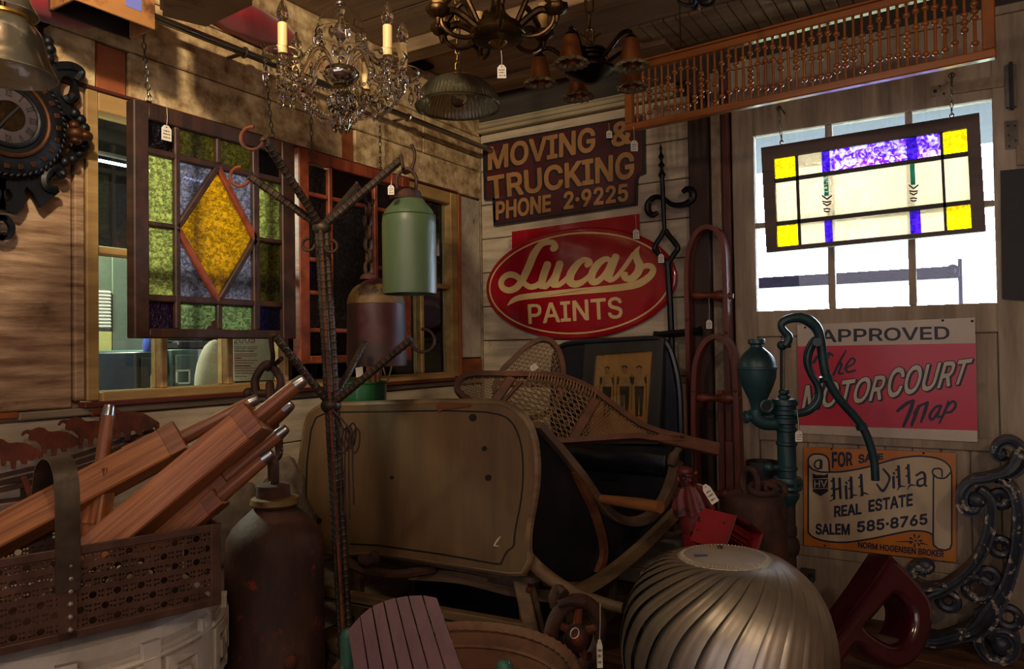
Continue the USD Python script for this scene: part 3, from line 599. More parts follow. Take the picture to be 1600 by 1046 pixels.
for a, b in hz: A('muntin', .036, .462, a-.004, b+.004, 'old_frame_h', -.027, -.003)
for x0, x1 in ((.036, .109), (.380, .462)): A('muntin', x0, x1, .284, .297, 'old_frame_h', -.027, -.003)
for z0, z1 in ((.025, .093), (.485, .554)): A('muntin', .236, .252, z0, z1, 'old_frame', -.027, -.003)
cx_, cz_ = .243, .289; dx, dz = .125, .186
dia = np.array([(cx_, cz_+dz), (cx_+dx, cz_), (cx_, cz_-dz), (cx_-dx, cz_)])
for i in range(4):
    a, b = dia[i], dia[(i+1) % 4]; t.part('diamond_bar', bar((a[0], a[1], -.014), (b[0], b[1], -.014), .016, .024, (0, 0, 1), .003), 'red_frame' if i in (0, 2) else 'old_frame', local=True)
def glass_px(poly, m, zz=-.018): t.part('glass', ext(Polygon(poly), .003).apply_translation((0, 0, zz)), m, local=True, smooth=False)
R4 = lambda x0, x1, z0, z1: [(x0, z0), (x1, z0), (x1, z1), (x0, z1)]
glass_px(dia, 'glass_amber')
for sx in (-1, 1):
    for sz in (-1, 1):
        x = .125 if sx < 0 else .357; z_ = .107 if sz < 0 else .471
        glass_px([(x, z_), (cx_, z_), (cx_, cz_+sz*dz), (cx_+sx*dx, cz_), (x, cz_)], 'glass_lilac')
for g, x0, x1, z0, z1 in (('glass_green', .036, .109, .297, .471), ('glass_green', .036, .109, .107, .284), ('glass_green', .380, .462, .297, .471), ('glass_olive', .380, .462, .107, .284),
        ('glass_plum', .036, .109, .485, .554), ('glass_olive', .125, .236, .485, .554), ('glass_olive', .252, .357, .485, .554), ('glass_plum', .380, .462, .485, .554),
        ('glass_purple', .036, .109, .025, .093), ('glass_mint', .125, .236, .025, .093), ('glass_mint', .252, .357, .025, .093), ('glass_indigo', .380, .462, .025, .093)): glass_px(R4(x0, x1, z0, z1), g)
t.part('chipped_edge', loc([(.205, .024), (.212, .034), (.222, .036), (.224, .048), (.232, .050), (.236, .040), (.245, .033), (.26, .024)], np.eye(4), .004, -.014), 'old_frame', local=True)
for x in (.046, .44): t.part('screw_eye', torus((x, Hh+.004, -.018), .006, .0018, (0, 0, 1), 12, 6), 'chain_steel', local=True)
for px, py, x, lab in ((268, 60, .046, 'thin steel chain holding the left corner of the diamond window'), (408, 108, .44, 'thin steel chain holding the right corner of the diamond window')):
    e = np.array([.122, AY+x, AZ+Hh+.02]); rod_chain('hanging_chain', np.array([.085, e[1]-.0, 1.872]), e, lab)
price_tag('price tag on white string at the top left corner of the diamond window', (262, 168), (260, 208), 17, 24, at(260, 208, LW(.15)).dot(fw)-C.dot(fw), turn=58)
# B: red-brown window
BY, BZ, W2, H2 = -1.158, .905, .545, .687
M = np.eye(4); M[:3, 0], M[:3, 1], M[:3, 2], M[:3, 3] = (0, 1, 0), (0, 0, 1), (1, 0, 0), (.10, BY, BZ)
t = Thing('stained_window', 'red-brown hanging sash with etched dark panes beside the diamond window', 'stained glass window', M=M)
A('stile', 0, .043, 0, H2, 'red_frame'); A('stile', W2-.043, W2, 0, H2, 'red_frame'); A('rail', .043, W2-.043, H2-.038, H2, 'red_frame_h'); A('rail', .043, W2-.043, 0, .026, 'red_frame_h')
vx2 = (.123, .154), (.344, .375)
for a, b in vx2: A('muntin', a+.006, b-.006, .026, H2-.038, 'red_frame', -.028, -.002)
zr = (.108, .229, .336, .547)
for zz in zr:
    for x0, x1 in ((.043, .129), (.369, W2-.043)) if zz in (.229, .336) else ((.043, .129), (.148, .35), (.369, W2-.043)): A('muntin', x0, x1, zz-.007, zz+.007, 'red_frame_h', -.027, -.003)
zz = (.026,)+zr+(H2-.038,)
for x0, x1 in ((.043, .129), (.369, W2-.043)):
    for i in range(5): glass_px(R4(x0, x1, zz[i]+.007, zz[i+1]-.007), ('glass_plum', 'glass_etched', 'glass_indigo', 'glass_etched', 'glass_etched')[i])
glass_px(R4(.148, .35, .115, .540), 'glass_etched'); glass_px(R4(.148, .35, .554, H2-.038), 'glass_plum'); glass_px(R4(.148, .35, .026, .101), 'glass_plum')
for px, x, lab in ((500, .07, 'thin steel chain holding the left corner of the red-brown window'), (603, .40, 'thin steel chain holding the right corner of the red-brown window')):
    e = np.array([.082, BY+x, BZ+H2+.016]); rod_chain('hanging_chain', np.array([.082, e[1], 1.872]), e, lab); t.part('screw_eye', torus((x, H2+.004, -.018), .006, .0018, (0, 0, 1), 12, 6), 'chain_steel', local=True)
# C: leaded window in front of the door
pl = BW(-.12)
t = Thing('leaded_window', 'dark framed leaded glass panel with four yellow corner squares in the bright door window', 'stained glass window', base=at(1368, 380, pl))
o = [(1189, 231), (1530, 176), (1540.5, 361.5), (1197.5, 395)]
q6 = lambda *p: cro(p, 1150, 140, 2.753)
inn = q6((162, 297), (992, 165), (1014, 596), (176, 678))
def q4(u0, u1, v0, v1):   # inner field fractions, u right, v down
    i = [np.array(x) for x in inn]; f = lambda u, v: tuple((1-v)*((1-u)*i[0]+u*i[1])+v*((1-u)*i[3]+u*i[2])); return [f(u0, v0), f(u1, v0), f(u1, v1), f(u0, v1)]
O = [np.array(x) for x in o]; I = [np.array(x) for x in inn]
for n_, a in (('rail', (O[0], O[1], I[1], I[0])), ('rail', (O[3], O[2], I[2], I[3])), ('stile', (O[0], I[0], I[3], O[3])), ('stile', (O[1], I[1], I[2], O[2]))): t.part(n_, pp(a, pl, .026, -.026), 'dark_frame', smooth=False)
u1, u2, v1, v2 = .115, .867, .25, .735; e = .007
ua = (.245, .285); ub = (.685, .74)
for u in (u1, u2): t.part('came', pp(q4(u-e, u+e, 0, 1), pl, .010, -.018), 'lead_came')
for v in (v1, v2): t.part('came', pp(q4(0, 1, v-.022, v+.022), pl, .010, -.018), 'lead_came')
G = lambda a, m: t.part('glass', pp(q4(*a), pl, .003, -.015), m, smooth=False)
for a, m in (((0, u1-e, 0, v1-.02), 'glass_yellow'), ((u2+e, 1, 0, v1-.02), 'glass_yellow'), ((0, u1-e, v2+.02, 1), 'glass_yellow'), ((u2+e, 1, v2+.02, 1), 'glass_yellow'),
        ((0, u1-e, v1+.02, v2-.02), 'glass_clear'), ((u2+e, 1, v1+.02, v2-.02), 'glass_clear'), ((u1+e, u2-e, v1+.02, v2-.02), 'glass_clear')): G(a, m)
for v0, v3, mm in ((0, v1-.02, ('glass_clear', 'glass_violet', 'glass_violet')), (v2+.02, 1, ('glass_clear', 'glass_clear', 'glass_clear'))):
    G((u1+e, ua[0], v0, v3), mm[0]); G((ua[0], ua[1], v0, v3), 'glass_violet_deep'); G((ua[1], ub[0], v0, v3), mm[1]); G((ub[0], ub[1], v0, v3), 'glass_violet_deep'); G((ub[1], u2-e, v0, v3), mm[2])
for u in (.262, .71):   # painted aqua ribbons and sprigs on the middle pane
    t.part('painted_ribbon', pp(q4(u-.012, u+.012, v1+.025, v1+.24), pl, .001, -.0115), 'glass_aqua')
    c = np.array(q4(u, u, .58, .58)[0]); t.part('painted_sprig', pp(unary_union([stroke([c+[sx*.5, -8+5*k], c+[sx*(7-k*.8), -13+6*k+(k % 2)*3]], 2.2, smooth=False) for k in range(5) for sx in (-1, 1)]), pl, .001, -.0115), 'navy')
for px, py in ((1220, 224), (1487, 182)): t.part('screw_eye', torus(at(px, py-1, pl)+[0, .013, .004], .006, .0018, (0, 1, 0), 12, 6), 'chain_steel')
for (px, py, p0, lab) in ((1220, 222, (1217, 172), 'fine chain holding the left corner of the leaded glass panel'), (1487, 180, (1487, 121), 'fine chain holding the right corner of the leaded glass panel')):
    e_ = at(px, py, pl)+[0, .013, .014]; a_ = at(p0[0], p0[1], BW(-.107)); hc = rod_chain('hanging_chain', a_, e_, lab, L=.016, W=.010, r=.0014); hc.part('wall_hook', tube(cr([[a_[0], -.012, a_[2]+.012], [a_[0], -.06, a_[2]+.014], [a_[0], -.105, a_[2]+.010], [a_[0], -.112, a_[2]+.002]], 4), .0025, 6), 'iron_black')
# ------------------------------------------------------------------ signs on the back wall
pl = BW(-.012); c1 = lambda *p: cro(p, 740, 180, 2.906)
t = Thing('moving_sign', 'dark maroon painted sign board lettered MOVING & TRUCKING under the ceiling', 'sign', base=at(880, 354, pl))
out = c1((45, 130), (690, 12), (778, -5), (780, 265), (752, 276), (745, 290), (742, 410), (95, 505), (90, 385), (52, 387))
t.part('board', pp(out, pl, .018, -.010), 'sign_maroon', smooth=False)
edge = Polygon(out); t.part('painted_border', pp(edge.difference(edge.buffer(-3.4)), pl, .001, .008), 'sign_black', smooth=False)
for s_, q in (('MOVING', ((764.8, 267), (931.3, 237), (764.8, 231), (931.3, 199))), ('&', ((957.5, 231.5), (988, 225), (957.5, 194), (988, 187))), ('TRUCKING', ((766, 312.5), (992, 279), (763.4, 277), (992, 237))),
              ('PHONE', ((777, 344.5), (862, 331), (777, 316), (862, 304.5))), ('2\u00b79225', ((882.8, 328), (982.6, 314.5), (882.8, 301), (982.6, 287.5)))):
    g = tpx(s_, *q, grow=.55); t.part('letter_shadow', pp(unary_union([affinity.translate(g, -k*.9, k*.8) for k in (1, 2, 3)]).buffer(.6), pl, .0008, .0082), 'sign_black', smooth=False)
    t.part('lettering', pp(g, pl, .0008, .0092), 'sign_gold', smooth=False)
pl = BW(-.022); c2 = lambda *p: cro(p, 770, 360, 6.154)
t = Thing('paint_sign', 'glossy red oval enamel sign with cream script lettering on the white boards', 'sign', base=at(905, 529, pl))
lo_, hi_ = at(759, 445, pl), at(1057, 437, pl); zt_, zb_ = at(911, 355, pl)[2], at(903, 530, pl)[2]
ex_, ez_ = np.array([1, 0, 0.]), np.array([0, 0, 1.]); cc = np.array([(lo_[0]+hi_[0])/2, 0, (zt_+zb_)/2]); rx, rz = (hi_[0]-lo_[0])/2, (zt_-zb_)/2
a = np.linspace(0, 2*np.pi, 97)[:-1]; th = math.radians(-1.0)
el = lambda k: Polygon(np.stack([k*rx*np.cos(a), k*rz*np.sin(a)], 1)); el2 = lambda d: el(1).buffer(-d)
M = np.eye(4); M[:3, 0], M[:3, 1], M[:3, 2], M[:3, 3] = ex_, ez_, (0, -1, 0), (cc[0], -.022, cc[2])
t.part('back_plate', pp(c1((175, 530), (752, 448), (755, 640), (176, 690)), BW(-.012), .006, -.004), 'sign_red', smooth=False)
t.part('screw', ball(at(804, 366, BW(-.02)), .005, 8), 'hinge_steel')
dome_ = []
for k in range(9):
    f_ = math.cos(k/8*math.pi/2) if k else 1
prof = [(1.0, -.012), (1.0, -.004), (.985, .0), (.97, .002), (.8, .006), (.55, .009), (.3, .0105)]
V = []; Fc = []
for r_, h_ in prof: V.append(np.stack([r_*rx*np.cos(a), r_*rz*np.sin(a), np.full(96, h_)], 1))
V.append(np.array([[0, 0, .011], [0, 0, -.012]])); V = np.vstack(V); n_ = 96
for k in range(len(prof)-1):
    for j in range(n_): j2 = (j+1) % n_; Fc += [[k*n_+j, k*n_+j2, (k+1)*n_+j2], [k*n_+j, (k+1)*n_+j2, (k+1)*n_+j]]
for j in range(n_): j2 = (j+1) % n_; Fc += [[(len(prof)-1)*n_+j, (len(prof)-1)*n_+j2, len(V)-2], [j2, j, len(V)-1]]
t.part('oval_plate', xf(fix(T_(V, np.array(Fc), process=False)), M), 'sign_red', smooth=30)
def on_dome(m):   # lays flat lettering onto the gently domed plate
    p = m.vertices; x_, z_ = (p[:, 0]-cc[0])/rx, (p[:, 2]-cc[2])/rz; r_ = np.clip(np.sqrt(x_**2+z_**2), 0, 1)
    h = np.interp(r_, [0, .3, .55, .8, .97, .985, 1], [.011, .0105, .009, .006, .002, 0, -.004]); m.vertices = p-np.stack([0*h, h, 0*h], 1); return m
t.part('border_line', on_dome(loc(el2(.020).difference(el2(.027)), M, .0009, .0006)), 'sign_cream')
w = unary_union([taper(c2((590, 178), (606, 168), (608, 150), (585, 122), (525, 118), (465, 145), (405, 230), (365, 330), (325, 420), (290, 490), (235, 555), (165, 580), (105, 555), (88, 505), (115, 455), (170, 428), (235, 442), (300, 500), (365, 545), (430, 535), (480, 500)), [10, 10, 9, 9, 12, 12, 11, 10, 9, 9, 10, 8.5, 9, 9]),
    stroke(c2((536, 335), (500, 440), (478, 530)), 12), stroke(c2((478, 530), (520, 545), (580, 480), (610, 430)), 8), stroke(c2((655, 330), (620, 440), (600, 520)), 12), stroke(c2((600, 520), (640, 530), (700, 490), (760, 430)), 8),
    taper(c2((920, 335), (945, 315), (930, 290), (880, 290), (820, 335), (765, 420), (755, 490), (800, 520), (870, 500), (940, 440), (980, 400)), [9, 9, 7, 9, 12, 13, 12, 10, 7, 7]),
    taper(c2((1150, 300), (1100, 278), (1030, 320), (975, 400), (960, 480), (1000, 500), (1060, 460), (1110, 390), (1150, 300)), [7, 9, 12, 12, 11, 9, 8, 8]),
    stroke(c2((1190, 262), (1150, 370), (1118, 460)), 12), stroke(c2((1118, 460), (1140, 485), (1200, 450), (1280, 350), (1360, 230)), 7),
    taper(c2((1415, 160), (1385, 215), (1395, 280), (1420, 340), (1400, 410), (1345, 465), (1290, 465), (1270, 440), (1285, 425)), [2, 10, 12, 13, 12, 10, 9, 8]),
    taper(c2((1395, 405), (1460, 350), (1520, 345), (1550, 385), (1510, 450), (1410, 515), (1250, 550), (1000, 575), (700, 600), (400, 632), (270, 650), (200, 680), (152, 722)), [8, 8, 9, 9, 11, 12, 11, 10, 9.5, 9.5, 9, 7, 1.5])])
t.part('script_lettering', on_dome(pp(w, pl, .0009, .0006)), 'sign_cream', smooth=False)
t.part('lettering', on_dome(pp(tpx('PAINTS', *c2((350, 905), (1258, 848), (346, 712), (1250, 636))), pl, .0009, .0006)), 'sign_cream', smooth=False)
# motor court sign, on the door
pl = BW(-.020); c3 = lambda *p: cro(p, 1240, 530, 5.333); c5 = lambda *p: cro(p, 1230, 480, 2.4892)
t = Thing('map_sign', 'white and crimson sign lettered APPROVED The MOTOR COURT Map on the door', 'sign', base=at(1388, 684, pl))
t.part('board', pp([(1246, 508), (1523.5, 496.5), (1527.5, 691), (1250, 677.5)], pl, .008, -.004), 'motor_white', smooth=False)
t.part('red_field', pp([(1246.5, 541.5), (1524, 536.5), (1527.2, 673), (1249.5, 664.5)], pl, .0006, .004), 'motor_red', smooth=False)
t.part('lettering', pp(tpx('APPROVED', *c5((128, 138), (632, 126), (128, 88), (630, 74))), pl, .0006, .004), 'navy', smooth=False)
w = unary_union([taper(c3((170, 195), (200, 150), (260, 125), (310, 125), (330, 140)), [5, 5, 4, 3]), taper(c3((300, 118), (268, 210), (240, 300)), [4, 4.5, 3]), taper(c3((440, 95), (390, 180), (335, 295)), [2, 4, 4]), taper(c3((345, 260), (385, 205), (402, 215), (378, 285), (415, 285)), [2, 3.6, 4, 3]), taper(c3((425, 250), (500, 205), (510, 170), (480, 165), (440, 225), (450, 275), (515, 262)), [2.5, 3, 3, 3.4, 4, 3])])
t.part('script_lettering', pp(w, pl, .0006, .0047), 'navy', smooth=False)
def shear(g, k, cy): return affinity.affine_transform(g, [1, -k, 0, 1, k*cy, 0])
for s_, q, k in (('MOTOR', c3((88, 598), (735, 508), (96, 385), (765, 292)), .14), ('COURT', c3((790, 497), (1425, 372), (800, 245), (1475, 158)), .12)):
    g = tpx(s_, *q); b = g.bounds; g = shear(g, k, (b[1]+b[3])/2)
    t.part('letter_outline', pp(unary_union([g.buffer(1.3), affinity.translate(g, 2.4, 1.6).buffer(.9)]), pl, .0006, .0047), 'navy', smooth=False); t.part('lettering', pp(g, pl, .0006, .0054), 'motor_letter', smooth=False)
w = unary_union([taper(c3((868, 598), (940, 540), (1000, 514)), [5, 6, 5]), taper(c3((1000, 515), (972, 600), (918, 725)), [5, 6.5, 5]), taper(c3((1044, 560), (1012, 645), (985, 716)), [5, 6, 5]), taper(c3((1000, 620), (1050, 560), (1115, 530)), [2.5, 4, 4]), taper(c3((1116, 530), (1096, 600), (1064, 690)), [5, 6, 4]),
    taper(c3((1225, 555), (1180, 570), (1135, 640), (1160, 668), (1210, 600), (1230, 560)), [4, 4, 5, 4, 3.4]), taper(c3((1225, 560), (1200, 645), (1240, 640)), [4, 4, 2]), taper(c3((1290, 525), (1262, 600), (1215, 700)), [4, 4.6, 3]), taper(c3((1270, 575), (1325, 520), (1352, 550), (1320, 600), (1275, 615)), [3, 4, 4.5, 3])])
t.part('script_lettering', pp(w, pl, .0006, .0047), 'navy', smooth=False)
for x, y in ((1473, 501), (1258, 512), (1519, 502)): t.part('nail', ball(at(x, y, BW(-.0245)), .004, 8), 'rust_dark')
# for-sale sign
c4 = lambda *p: cro(p, 1250, 690, 5.504)
t = Thing('real_estate_sign', 'orange FOR SALE real estate sign with a cream scroll, low on the door', 'sign', base=at(1375, 868, pl))
o4 = c4((35, 48), (1340, 100), (1342, 1038), (36, 893))
t.part('board', pp(o4, pl, .007, -.004), 'villa_orange', smooth=False)
top_ = cr(c4((255, 262), (320, 263), (400, 255), (560, 225), (700, 185), (850, 145), (1000, 127), (1130, 135), (1230, 165), (1290, 220), (1305, 290)), 5); bot_ = cr(c4((1142, 800), (1080, 775), (960, 768), (820, 793), (600, 838), (400, 866), (230, 858), (120, 825), (72, 780)), 5)
lef_ = cr(c4((72, 190), (75, 145), (105, 115), (150, 107), (215, 120), (248, 165), (252, 230)), 5)
right_ = c4((1305, 880), (1290, 922), (1250, 935), (1190, 925), (1150, 890))
scroll = Polygon(np.vstack([lef_, top_, right_, bot_])).buffer(0)
t.part('cream_scroll', pp(scroll, pl, .0005, .003), 'villa_cream', smooth=False)
lines = [np.vstack([lef_, top_, right_, bot_, lef_[:1]]), cr(c4((72, 200), (110, 240), (180, 262), (255, 265)), 6), cr(c4((180, 168), (172, 230), (140, 228), (125, 200), (142, 168), (185, 165), (186, 232)), 6), np.array(c4((1146, 830), (1148, 300))), cr(c4((1155, 300), (1140, 270), (1148, 240), (1185, 232), (1218, 245), (1222, 300)), 6), cr(c4((1150, 285), (1185, 312), (1250, 312), (1300, 262)), 6)]
t.part('scroll_outline', pp(unary_union([LineString(l).buffer(1.25) for l in lines]), pl, .0005, .0036), 'navy', smooth=False)
w = []
for s_, q in (('FOR', ((278, 230), (452, 205), (278, 90), (448, 92))), ('SALE', ((505, 190), (715, 152), (505, 112), (715, 104))), ('REAL', ((297, 652), (530, 624), (297, 556), (528, 532))), ('ESTATE', ((593, 607), (968, 552), (593, 505), (968, 446))), ('SALEM', ((138, 798), (428, 803), (138, 706), (428, 708))), ('585\u00b78765', ((495, 783), (1096, 712), (495, 690), (1096, 619))), ('NORM HOGENSEN BROKER', ((502, 912), (1236, 996), (502, 862), (1238, 940)))): w.append(tpx(s_, *c4(*q), grow=.38 if s_[0] != 'N' else .16))
for g in w: t.part('lettering', pp(g, pl, .0005, .0042), 'navy', smooth=False)
bl_ = lambda *p: np.array(c4(*p)); S4 = lambda wd, *p: stroke(c4(*p), wd, smooth=False)
w = [S4(4, (290, 320), (296, 490)), S4(4, (342, 320), (350, 485)), S4(3, (292, 418), (350, 398)), S4(1.6, (262, 512), (300, 492)), S4(4, (396, 385), (402, 488)), S4(3, (398, 352), (404, 360)), S4(4.4, (440, 312), (446, 480)), S4(4.4, (527, 290), (536, 460)), taper(c4((425, 495), (450, 465), (495, 462)), [1, 3, 1]), taper(c4((515, 472), (550, 445), (592, 455)), [1, 3, 1]),
     taper(c4((718, 238), (768, 300), (762, 350), (714, 424), (662, 368)), [3, 4, 3, 4.4, 2.4]), S4(4, (804, 305), (808, 395)), S4(3, (806, 270), (812, 278)), S4(4.4, (848, 215), (856, 380)), S4(4.4, (932, 205), (940, 355)), taper(c4((838, 420), (860, 388), (908, 385)), [1, 3, 1]), taper(c4((925, 412), (950, 376), (1000, 378)), [1, 3, 1]),
     taper(c4((1000, 292), (1048, 265), (1074, 290), (1076, 370), (1092, 382)), [3, 3.6, 4.4, 4, 2]), taper(c4((1074, 310), (1016, 335), (1012, 372), (1040, 382), (1076, 362)), [2, 3.6, 4, 2])]
for x, y in ((275, 335), (278, 400), (278, 460), (425, 330), (428, 400), (512, 305), (516, 380), (832, 240), (836, 300), (916, 225), (920, 290)): w.append(S4(2.2, (x-6, y+8), (x+14, y-6)))
t.part('blackletter', pp(unary_union(w), pl, .0005, .0042), 'navy', smooth=False)
sh = Polygon(c4((112, 275), (145, 290), (178, 286), (210, 290), (243, 277), (243, 430), (178, 470), (112, 430)))
t.part('shield', pp(sh.difference(unary_union([S4(1.2, (105, 322), (250, 318)), S4(1.2, (105, 406), (250, 402))])), pl, .0005, .0042), 'navy', smooth=False)
t.part('shield_letters', pp(tpx('HV', *c4((124, 396), (236, 390), (124, 334), (236, 331))), pl, .0005, .0048), 'villa_cream', smooth=False)
w = [taper(c4((822, 862), (960, 860)), [.6, 2.2]), taper(c4((1038, 872), (1102, 890)), [2.4, .8])]+[taper([c4((995+22*math.cos(k*math.pi/3.5), 852+22*math.sin(k*math.pi/3.5)))[0], c4((995+50*math.cos(k*math.pi/3.5), 852+50*math.sin(k*math.pi/3.5)))[0]], [1, 3]) for k in range(7)]+[Point(c4((995, 852))[0]).buffer(1.6)]
t.part('flourish', pp(unary_union(w), pl, .0005, .0036), 'navy', smooth=False)
for x, y in ((272, 66), (1062, 102), (212, 897)): t.part('nail', ball(at(*c4((x, y))[0], BW(-.0235)), .0035, 8), 'rust_dark')
price_tag('price tag hanging over the top right of the red oval sign', (993, 336), (994, 366), 10, 15, 2.935)
# ------------------------------------------------------------------ clock on the left wall
pl = LW(.03); cy = at(2, 185, pl); Yc = cy[1]
def mir(m): q = m.copy(); q.vertices[:, 1] = 2*Yc-q.vertices[:, 1]; return fix(q)
t = Thing('wall_clock', 'ornate black cast iron wall clock with scrolled openwork border and Roman numeral dial', 'clock', base=at(2, 350, pl))
out = Polygon([(-3, 2), (20, 6), (40, 10), (55, 8), (72, 14), (88, 24), (80, 37), (66, 46), (66, 52), (72, 62), (77, 74), (76, 90), (84, 98), (97, 98), (116, 101), (130, 113), (118, 131), (122, 142), (123, 154), (117, 161), (107, 164), (111, 171), (122, 178), (132, 194), (136, 212), (132, 232), (125, 246), (112, 255), (98, 257), (94, 262), (98, 270), (97, 277), (90, 281), (82, 280), (77, 290), (92, 300), (62, 325), (57, 315), (50, 302), (40, 292), (36, 298), (39, 312), (33, 326), (24, 335), (12, 331), (-3, 326)])
holes = [Polygon(cr([(92, 136), (95, 122), (104, 119), (112, 127), (111, 142), (103, 153), (95, 150)], 4, True)), Polygon(cr([(84, 182), (95, 178), (108, 186), (117, 202), (118, 220), (110, 237), (97, 244), (84, 240), (82, 229), (97, 223), (100, 206), (88, 196)], 4, True)),
         Polygon(cr([(66, 275), (74, 267), (86, 268), (85, 274), (78, 280), (72, 290), (68, 285)], 4, True)), Polygon(cr([(48, 34), (52, 25), (62, 26), (63, 36), (60, 46), (52, 47)], 4, True)), Polygon(cr([(4, 300), (12, 296), (18, 306), (14, 314), (6, 314)], 4, True))]
body = pp(out.difference(unary_union(holes)), pl, .016, -.01)
t.part('border', body, 'iron_black'); t.part('border', mir(body), 'iron_black')
curl = pp(stroke([(-2, 340), (10, 342), (19, 355), (15, 368), (4, 372), (-2, 366)], 8), pl, .014, -.01); t.part('lower_curl', curl, 'iron_black'); t.part('lower_curl', mir(curl), 'iron_black')
for c, w_ in (([(84, 104), (108, 104), (124, 114), (116, 128)], 6), ([(112, 150), (104, 158), (98, 150)], 6), ([(86, 276), (94, 274), (92, 266), (82, 264), (72, 268), (66, 280), (70, 294), (86, 298)], 6), ([(46, 20), (60, 12), (80, 22), (74, 34)], 5)):
    q = tube(ats(cr(c, 5), pl, .008), .010*np.ones(len(cr(c, 5))), 6); t.part('scroll_edge', q, 'iron_black'); t.part('scroll_edge', mir(q), 'iron_black')
for x, y in ((114, 178), (123, 188), (129, 201), (132, 215), (129, 229), (122, 241), (111, 250), (99, 254), (72, 66), (75, 78), (73, 92)):
    q = ball(at(x, y, pl)+[.008, 0, 0], .0135, 10); t.part('bead', q, 'iron_black'); t.part('bead', mir(q), 'iron_black')
Mc = np.eye(4); Mc[:3, 0], Mc[:3, 1], Mc[:3, 2], Mc[:3, 3] = (0, 1, 0), (0, 0, 1), (1, 0, 0), cy
L_ = lambda m: xf(m, Mc)
t.part('drum', L_(solid([(.138, -.012), (.138, .012), (.125, .022), (.11, .026), (.09, .03), (.07, .03)], 48)), 'iron_black')
for k in range(24): a = k*math.pi/12; t.part('stud', L_(bx((-.006, -.006, 0), (.006, .006, .004), .002).apply_transform(frame((.112*math.cos(a), .112*math.sin(a), .024), (math.cos(a), math.sin(a), 0), (0, 0, 1)))), 'clock_copper')
t.part('rope_ring', L_(cat([ell((0, 0, 0), .0075, .004, .004, 1).apply_transform(frame((.13*math.cos(a), .13*math.sin(a), .02), (-math.sin(a+.6), math.cos(a+.6), 0), (0, 0, 1))) for a in np.arange(60)*2*np.pi/60])), 'iron_black')
t.part('copper_ring', L_(torus((0, 0, .03), .088, .006, (0, 0, 1), 48, 8)), 'clock_copper'); t.part('inner_ring', L_(torus((0, 0, .031), .066, .006, (0, 0, 1), 48, 8)), 'iron_black')
t.part('dial', L_(solid([(.064, .028), (.064, .033), (.038, .034)], 48)), 'clock_face'); t.part('dial_center', L_(solid([(.034, .03), (.034, .0362), (.01, .038)], 32)), 'brass_dark')
for k, s_ in enumerate(('XII', 'I', 'II', 'III', 'IIII', 'V', 'VI', 'VII', 'VIII', 'IX', 'X', 'XI')):
    a = math.pi/2-k*math.pi/6; g, asp = tpoly(s_); h_ = .016; w_ = min(.014, h_*asp*.6)
    g = affinity.rotate(affinity.translate(affinity.scale(g, w_, h_, origin=(0, 0)), -w_/2, -h_/2), math.degrees(a)-90, origin=(0, 0)); g = affinity.translate(g, .052*math.cos(a), .052*math.sin(a))
    t.part('numeral', L_(ext(g, .0008).apply_translation((0, 0, .0336))), 'sign_black', smooth=False)
for L0, a in ((.030, .9), (.045, -2.2)): t.part('hand', L_(bar((0, 0, .040), (L0*math.cos(a), L0*math.sin(a), .040), .005, .0015, (0, 0, 1), .0005)), 'sign_black')
for s_ in (1, -1):
    q = cat([ell(cy+[.032, .150, -.005], .022, .024, .020), ell(cy+[.045, .166, -.008], .014, .016, .012), ell(cy+[.04, .14, .012], .012, .012, .012), ell(cy+[.04, .145, -.024], .012, .014, .010)]); t.part('side_mask', q if s_ > 0 else mir(q), 'clock_copper')
# two-tiered glass bell lamp close to the camera, top left
ax, d = 4, 1.2; t = Thing('glass_bell_lamp', 'clear glass bell-shaped hanging lamp with a brass band in the top left corner', 'lamp', base=P(ax, 120, d))
t.part('lower_bell', plathe(ax, [(30, 37), (36, 44), (48, 53), (60, 57), (76, 60), (92, 65), (106, 72), (116, 76)], d, 40, sh=.0025), 'smoke_glass'); t.part('upper_bell', plathe(ax, [(-52, 14), (-40, 30), (-20, 36), (0, 38), (12, 45), (20, 50)], d, 40, sh=.0025), 'smoke_glass')
t.part('brass_band', plathe(ax, [(22, 34), (24, 39), (29, 40), (32, 38)], d, 32), 'brass'); t.part('inner_cup', plathe(ax, [(60, 8), (66, 22), (76, 26), (88, 20)], d, 24, sh=.002), 'crystal')
o = P(ax, 0, d); t.part('stem', tube([(o[0], o[1], P(ax, 66, d)[2]), (o[0], o[1], H)], .004), 'brass_dark'); t.part('ceiling_cap', lathe([(0, H-.02), (.03, H-.02), (.035, H), (0, H)], 20, axis=((o[0], o[1], 0), Z)), 'brass_dark')
# rusty cut-out of bison by the wall
pl = LW(.05); cb = lambda pts, dx=0, dy=0, k=1.0: [(( x*k+dx)/5.812, 620+(y*k+dy)/5.812) for x, y in pts]
bis = [(190, 345), (205, 318), (240, 300), (285, 302), (312, 290), (350, 277), (390, 284), (422, 310), (455, 318), (525, 311), (592, 318), (642, 342), (690, 372), (735, 400), (738, 470), (715, 472), (706, 430), (640, 468), (600, 462), (596, 500), (560, 500), (545, 460), (505, 470), (500, 540), (470, 545), (462, 480), (420, 470), (408, 520), (380, 515), (376, 450), (335, 410), (310, 398), (285, 402), (262, 396), (256, 372), (266, 346), (240, 330), (216, 336), (200, 356)]
t = Thing('bison_cutout', 'rusty cut steel row of bison on a rail standing along the white boards', 'metal sculpture', base=at(60, 812, pl))
for i, (dx, dy, k) in enumerate(((-400, 88, 1.05), (-20, 0, 1.0), (300, -95, 1.0), (566, -215, 1.12))): t.part('bison', pp(cb(bis, dx, dy, k), pl, .006, .004+.006*i), 'rust')
t.part('horn', pp(cb([(860, 150), (800, 138), (795, 120), (840, 118), (960, 100), (960, 180), (880, 185)]), pl, .006, .004), 'rust')
